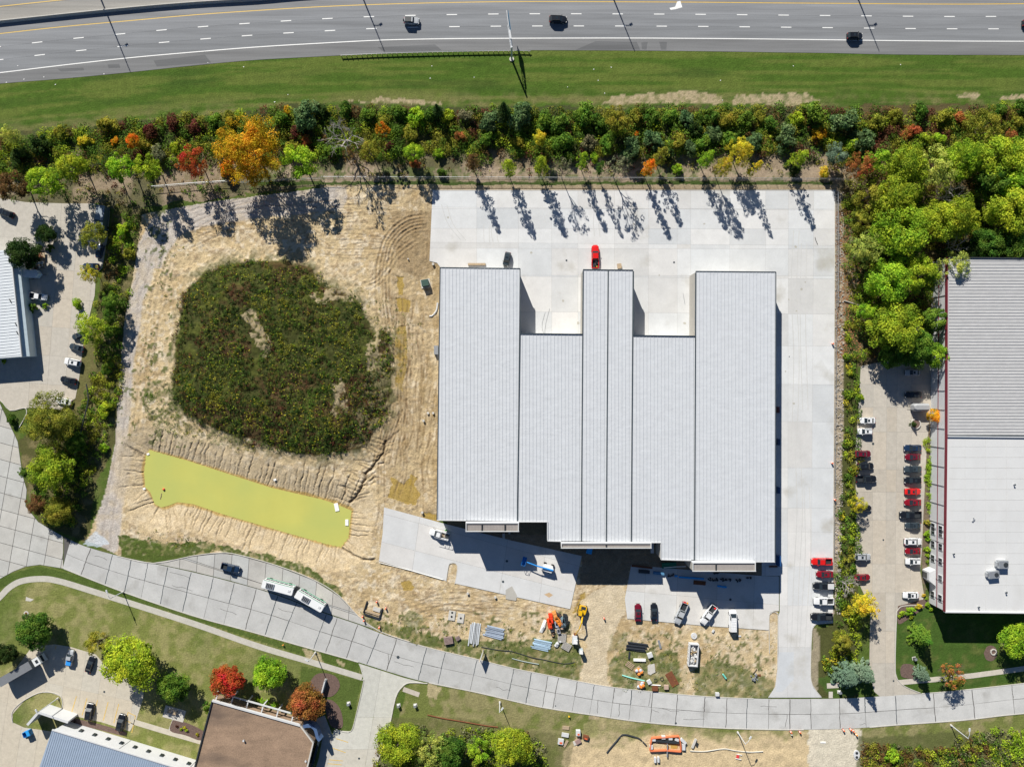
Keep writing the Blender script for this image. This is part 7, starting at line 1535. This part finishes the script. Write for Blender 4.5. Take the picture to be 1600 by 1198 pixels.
# ------------------------------------------------------------------ stacks of building materials
def bars(name, x, y, rz, n, L, w, z, m, label, cat, colr, seed, spread, gap=0, piece='beam'):
    e = thing(name, x, y, 0, rz, label, cat); r_ = random.Random(seed)
    for i in range(n):
        mb = MB(); mb.box((0, 0, 0), (L * r_.uniform(.85, 1), w, z)); o = mb.obj(piece, m, e, (lambda f_: tuple(c * f_ for c in colr))(r_.uniform(.7, 1.2))); o.location = (r_.uniform(-.4, .4), (i - n / 2) * spread, z / 2 + .02 + (i % 2) * z * .6); o.rotation_euler = (0, 0, r_.uniform(-.03, .03))
    return e
bars('panel_stack', 740, 990, 84, 7, 7.2, .34, .25, M_flat, 'stack of long pale beams standing upright in the photo beside the pallets', 'beam stack', (.52, .55, .58), 1, .46)
bars('panel_stack', 773, 986, -14, 7, 5.8, .36, .28, M_flat, 'stack of grey-blue beams right of the long pale beams', 'beam stack', (.32, .38, .47), 2, .48)
bars('metal_bundle', 846, 1006, -13, 8, 5.6, .30, .2, M_flat, 'bundle of blue-white metal channels left of the grey grates', 'metal bundle', (.40, .55, .68), 3, .38, piece='channel')
def pallet(name, x, y, rz, sx, sy, n, m, c, label, z=0, k=1, nm='slat', cat='pallet'):
    e = thing(name, x, y, z, rz, label, cat)
    for lv in range(k):
        for i in range(n):
            mb = MB(); mb.box((0, 0, 0), (sx, sy / n * .62, .06)); o = mb.obj(nm, m, e, c); o.location = (0, -sy / 2 + sy / n * (i + .5), .17 + lv * .2)
    for i in (-1, 0, 1): mb = MB(); mb.box((i * sx * .42, 0, .07 + (k - 1) * .1), (.1, sy, .14 + (k - 1) * .2)); mb.obj('stringer', m, e, c)
pallet('pallet_stack', 701, 999, 10, 2.6, 2.2, 6, M_flat, (.30, .22, .20), 'brown stack of pallets at the left of the materials yard', k=4)
pallet('pallet_stack', 715.5, 996, 30, 1.3, 1.2, 5, M_flat, (.25, .19, .18), 'small tilted pallet stack right of the brown pallets', k=3)
pallet('grate_stack', 878, 996, -5, 2.4, 2.6, 8, M_flat, (.42, .40, .37), 'upper grey grate stack beside the machine cluster', k=2)
pallet('grate_stack', 885, 1009, -30, 2.6, 2.2, 8, M_flat, (.42, .40, .37), 'lower grey grate stack by the white storage box', k=2)
simple('white_spool', lumps(10, .8, .7, .5, .4, .9, 71), 872, 1005, 0, 0, M_wallw, 'white heap of wrapped parts where bundle and grates meet', 'bundle')
for x, y, t in ((706,961,'left concrete vault lid lying on the dirt'),(720,965,'right concrete vault lid lying on the dirt')):
    e = thing('vault_lid', x, y, .02, -8, t, 'concrete lid'); mb = MB(); mb.box((0, 0, .12), (1.9 if x > 710 else 2.0, 2.8, .24)); mb.obj('slab', M_kerb, e)
    for dy in ((-.0,) if x > 710 else (.9, -.3)): mb = MB(); mb.cyl((0, dy, .25), .32, .05, 14); mb.obj('opening', M_dark, e)
# open manhole pit with formwork at left
e = thing('formwork_pit', 584, 951, 0, -18, 'concrete formed pit with timber sides near the lay-by end', 'pit'); mb = MB()
for a_, b_, c_, d_ in ((-2.6, .9, .25, 3.6), (2.4, .6, .25, 3.0)): mb.box((a_, b_ - 1, .25), (c_, d_, .5))
mb.obj('side_board', M_dark, e); mb = MB(); mb.box((0, -2.1, .25), (4.8, .3, .5)); mb.obj('front_board', M_dark, e); mb = MB(); mb.box((.9, .2, .12), (2.2, 1.2, .25)); mb.obj('concrete_block', M_kerb, e); mb = MB(); mb.box((0, -1.2, .15), (4.4, .5, .3)); mb.obj('timber_beam', M_wood, e)
# ------------------------------------------------------------------ debris patch right of the entrance track
bars('dark_pipe_stack', 994, 1008, -7, 6, 6.2, .30, .4, M_flat, 'stack of long black pipes lying in the grass', 'pipe stack', (.03, .035, .045), 6, .42, piece='pipe')
boxthing('dark_post', 983, 1023, 84, (2.2, .45, .3), M_dark, 'short dark post below the black pipe stack', 'post')
boxthing('white_roll', 999, 1030, -2, (3.6, .7, .5), M_white, 'white sheet roll below the black pipe stack', 'roll')
pallet('timber_pallet', 984, 1038.5, 145, 2.4, 1.7, 4, M_wood, None, 'tilted wooden crate with brown contents in the debris patch')
for x, y, rz, t, sd in ((998,1047,40,'orange bagged load on a tilted pallet in the debris patch',1),(1001,1069,-5,'orange and white bagged load on the pallet nearest the street',2)):
    e = thing('bag_pallet', x, y, 0, rz, t, 'bag pallet'); mb = MB(); mb.box((0, 0, .1), (2.2, 2.2, .2)); mb.obj('pallet_base', M_wood, e); r_ = random.Random(sd)
    for i in range(9): mb = MB(); mb.ball((0, 0, 0), .5, 8, 4, .4); o = mb.obj('bag', M_flat, e, (.78, .25, .04) if (i + sd) % 3 else (.5, .55, .62)); o.location = (r_.uniform(-.7, .7), r_.uniform(-.7, .7), .35 + (i // 4) * .25)
e = thing('steel_plate', 1050, 1060.5, .03, 30, 'large rust-brown steel plate lying in the grass', 'plate'); mb = MB(); mb.box((0, 0, .06), (2.3, 4.4, .12)); mb.obj('plate', M_rust, e); e.rotation_euler.z = R(30)
e = thing('concrete_sheet', 1018, 1045, .03, 8, 'light grey irregular board in the debris patch', 'board'); mb = MB(); mb.prism([(-1.0, 1.2), (-.2, 1.6), (1.1, 1.5), (1.0, -1.0), (-.2, -1.4), (-.4, -1.7), (-1.3, -1.2)], 0, .1); mb.obj('board', M_kerb, e)
boxthing('white_crate', 1015, 1022, 20, (1.5, 1.3, .9), M_wallw, 'white crate right of the white roll', 'crate'); boxthing('blue_grey_panel', 1030.5, 1006, -75, (2.6, .6, .2), M_metal, 'narrow grey panel right of the black pipes', 'panel')
boxthing('rust_crate', 1023, 1074.5, 0, (1.7, 1.2, .6), M_rust, 'small rust-brown crate by the street', 'crate'); boxthing('pink_crate', 1040.5, 1072, 0, (1.3, 1.2, .7), M_flat, 'small beige crate right of the rust-brown crate', 'crate', 0, (), (.45, .33, .26)); boxthing('white_bag', 1014, 1064, 30, (1.2, 1.2, .6), M_wallw, 'white bag above the rust-brown crate', 'bag')
for x, y, t in ((1024,1062,'left black coil in the grass near the steel plate'),(1034,1060,'right black coil in the grass near the steel plate')):
    mb = MB(); pts = [(.5 * math.cos(k * .5), .5 * math.sin(k * .5), .06 + k * .004) for k in range(26)]; mb.tube(pts, .06, 5); simple('hose_coil', mb, x, y, 0, 0, M_dark, t, 'hose coil')
hose('pipe', [(1010,1068),(1022,1070.5),(1033,1070)], .14, M_white, 'white pipe in front of the coils near the street', 'pipe') if False else None
for x, y, rz, t in ((1178,1058,20,'jumbled tools and boards in the weeds far right of the dumpster'),):
    simple('tool_heap', lumps(9, .9, .8, .5, .3, .8, 88), x, y, 0, rz, M_metal, t, 'heap'); hose('plank', [(1175,1050),(1181,1042)], .1, M_wood, 'plank leaning from the jumbled tool heap', 'plank', z=.5, sm=False)
    boxthing('brown_board', 1184, 1055, 10, (1.8, .7, .1), M_rust, 'brown board right of the jumbled tool heap', 'board')
boxthing('white_marker', 1114, 985, 60, (.9, .5, .4), M_wallw, 'small white block on the dirt below the apron edge', 'block'); boxthing('white_marker', 1155, 993, 0, (1.0, .4, .2), M_wallw, 'white scrap on the dirt by the white van', 'block'); boxthing('white_marker', 1120, 1083, 0, (1.1, .9, .8), M_wallw, 'white box at the street kerb right of the rutted track', 'box')
# ------------------------------------------------------------------ orange-fenced pit
e = thing('barrier_fence', 1040, 1162, 0, -2, 'orange safety net fence round the rectangular pit below the street', 'fence'); OR = (.62, .17, .07)
pit = [(1018,1151),(1060,1148),(1063,1162),(1063,1172),(1040,1170),(1015,1171),(1016,1160)]
for i in range(len(pit)):
    a_, b_ = P(*pit[i]) - e.location, P(*pit[(i + 1) % len(pit)]) - e.location; a_, b_ = [Matrix.Rotation(R(2), 3, 'Z') @ q for q in (a_, b_)]; d = b_ - a_; c_ = (a_ + b_) / 2; mb = MB(); mb.box((c_.x, c_.y, .45), (d.length, .28, .9), rz=math.atan2(d.y, d.x), top=.97); mb.obj('net_panel', M_flat, e, OR)
sheet('pit_floor', [(1027,1156),(1060,1157),(1058,1169),(1025,1168)], .02, mat('ochre_mud', (.42, .28, .07), .6, var=.2), None, None, .04, 'structure')
mb = MB(); mb.box((0, 0, .3), (7.0, .6, .6)); simple('trench_box', mb, 1042, 1157, .02, -5, M_dark, 'dark steel trench side inside the orange fenced pit', 'trench box')
for i, (x, y, rz, sx, sy, t) in enumerate(((1021,1153,0,1.0,.9,'white block at the upper left corner of the orange fence'),(1036,1150,0,1.1,.9,'white block on the upper side, second from the left'),(1047,1152,0,1.1,.6,'white block on the upper side, third from the left'),(1057,1153.5,-20,1.1,.7,'white block at the upper right corner of the orange fence'),(1067,1156,-45,2.0,.8,'tilted white slab right of the orange fence'),(1067.5,1165,0,.9,1.7,'upright white slab right of the orange fence'),(1017,1165,5,.9,1.2,'white block on the left side of the orange fence'),(1023,1185,0,.6,1.5,'left of two pale pipes below the orange fence'),(1028,1184.5,0,.6,1.5,'right of two pale pipes below the orange fence'))):
    boxthing('concrete_block', x, y, rz, (sx, sy, .8), M_wallw, t, 'concrete block')
hose('steel_beam', [(1042,1160),(1042,1170),(1041.5,1180)], .2, M_metal, 'grey steel beam poking out of the orange fenced pit', 'beam', z=.7, sm=False)
boxthing('culvert_pipe', 1084, 1160, 68, (2.9, .6, .5), M_kerb, 'pale log-like pipe right of the orange fenced pit', 'pipe'); simple('tool_heap', lumps(6, .5, .5, .4, .2, .5, 9), 1090, 1162, 0, 0, M_dark, 'dark tools beside the pale log-like pipe', 'heap')
e = thing('barricade', 1153, 1181, 0, -12, 'red and white barricade lying below the lower street lamp', 'barricade'); mb = MB(); mb.box((-.1, 0, .15), (.8, 1.0, .1)); mb.obj('red_board', M_flat, e, (.6, .05, .05))
for s_ in (-1, 1): mb = MB(); mb.box((.2, s_ * .65, .2), (1.7, .16, .14)); mb.obj('white_leg', M_white, e)
for x, y, rz, sx, sy, h_, m_, c_, t in ((884,1136,-5,2.0,1.0,.25,M_wood,None,'weathered plank stack highest in the lower debris group'),(883,1147,-10,2.1,1.1,.4,M_wallw,None,'white wrapped boards in the lower debris group'),(876,1157,-8,1.6,1.6,.6,M_wallw,None,'white and orange crate at the left of the lower debris group'),(884,1161,60,2.2,.7,.2,M_wood,None,'crossed pale boards in the lower debris group'),(903,1142.5,0,1.3,1.5,1.1,M_wallw,None,'white and red cabinet in the lower debris group'),(915,1150,-15,1.6,1.1,.8,M_rust,None,'brown cardboard box right of the white and red cabinet'),(903,1157,30,1.6,1.2,.6,M_flat,(.30,.20,.18),'brownish bundle lowest in the lower debris group'),(898,1160,20,.8,1.2,.3,M_kerb,None,'pale rubble left of the brownish bundle')):
    boxthing('debris_crate', x, y, rz, (sx, sy, h_), m_, t, 'crate', 0, ((('label_panel', (.1, -.3, h_ + .02), (sx * .5, sy * .35, .05), M_flat, (.65, .12, .04)),) if 'orange' in t or 'white and red' in t else ()), c_)
e = thing('manhole_pair', 1338, 1178, 0, 0, 'white concrete vault with two dark openings at the bottom dirt track', 'concrete lid'); mb = MB(); mb.prism([(math.cos(k * .45) * .9, math.sin(k * .45) * 1.4) for k in range(14)], 0, .3); mb.obj('slab', M_wallw, e)
for dy in (.55, -.7): mb = MB(); mb.cyl((0, dy, .32), .42, .06, 12); mb.obj('opening', M_dark, e)
boxthing('road_plate', 1286, 1159, 0, (1.6, .5, .08), M_white, 'white scrap on the pale dirt track below the street', 'scrap')
# pond floats
for x, y, rz, sx, sy, t in ((526,792,12,1.2,2.4,'larger white foam board floating at the right end of the pond'),(542,816,0,.95,1.8,'smaller white foam board at the right shore of the pond')):
    p = P(x, y, -1.3); mb = MB(); mb.box((0, 0, .05), (sx, sy, .14)); o = mb.obj('foam_board', M_white); o.location = (p.x, p.y, -1.30); o.rotation_euler = (0, 0, R(rz)); tag(o, t, 'foam board')
p = P(256, 764, -1.3); mb = MB(); mb.ball((0, 0, 0), .36, 10, 6); o = mb.obj('buoy', M_flat, None, (.70, .10, .04)); o.location = (p.x, p.y, -1.2); tag(o, 'red ball floating near the left end of the pond', 'buoy')
p = P(251, 775, -1.3); mb = MB(); mb.tube([(-.1, -.8, 0), (.1, 0, .03), (.25, .9, 0)], .1, 5); o = mb.obj('floating_stick', M_wood); o.location = (p.x, p.y, -1.3); tag(o, 'pale stick floating below the red ball', 'stick')
for x, y, t in ((226,763,'white block on the left shore of the pond'),(232,709,'white scrap at the upper left corner of the pond'),(430,749,'white scrap on the upper bank of the pond')): boxthing('shore_scrap', x, y, 20, (.8, .6, .3), M_white, t, 'scrap', gz(x, y))
for x, y, rz, t in ((669,645,-25,'white pipe cap on the earth left of the warehouse'),(677,645,0,'small white pot right of the pipe cap'),(662,657,0,'white bucket in weeds left of the warehouse'),(660,800,0,'white bucket above the left apron'),(677,413,80,'small dark drum on the earth by the yard corner'),(638,405,0,'tiny white stake on the ochre earth above the transformer'),(731,926,0,'small pale crate below the left apron edge'),(774,932,0,'white bucket at the lower edge of the left apron')):
    e = thing('bucket', x, y, gz(x, y), rz, t, 'bucket'); s_ = .6 if 'tiny' in t else 1; mb = MB(); mb.cyl((0, 0, .3), .3 * s_, .6, 10, .36 * s_); mb.obj('body', M_dark if 'dark' in t else M_wallw, e); mb = MB(); mb.cyl((0, 0, .62), .37 * s_, .05, 10); mb.obj('lid', M_kerb, e)
hose('drain_pipe', [(684,473),(682,485),(676,493),(671,494)], .25, M_wallw, 'white plastic sheet strip at the left warehouse wall', 'sheet')
# litter on the verge
r_ = random.Random(9); mb = MB()
for i in range(22):
    x, y = r_.uniform(0, 1600), r_.uniform(98, 160); p = P(x, y); mb.box((p.x, p.y, .05), (r_.uniform(.15, .4), .2, .06), rz=r_.uniform(0, 3))
tag(mb.obj('litter', M_white), 'tiny white bits of litter scattered over the highway verge', 'litter', kind='stuff')
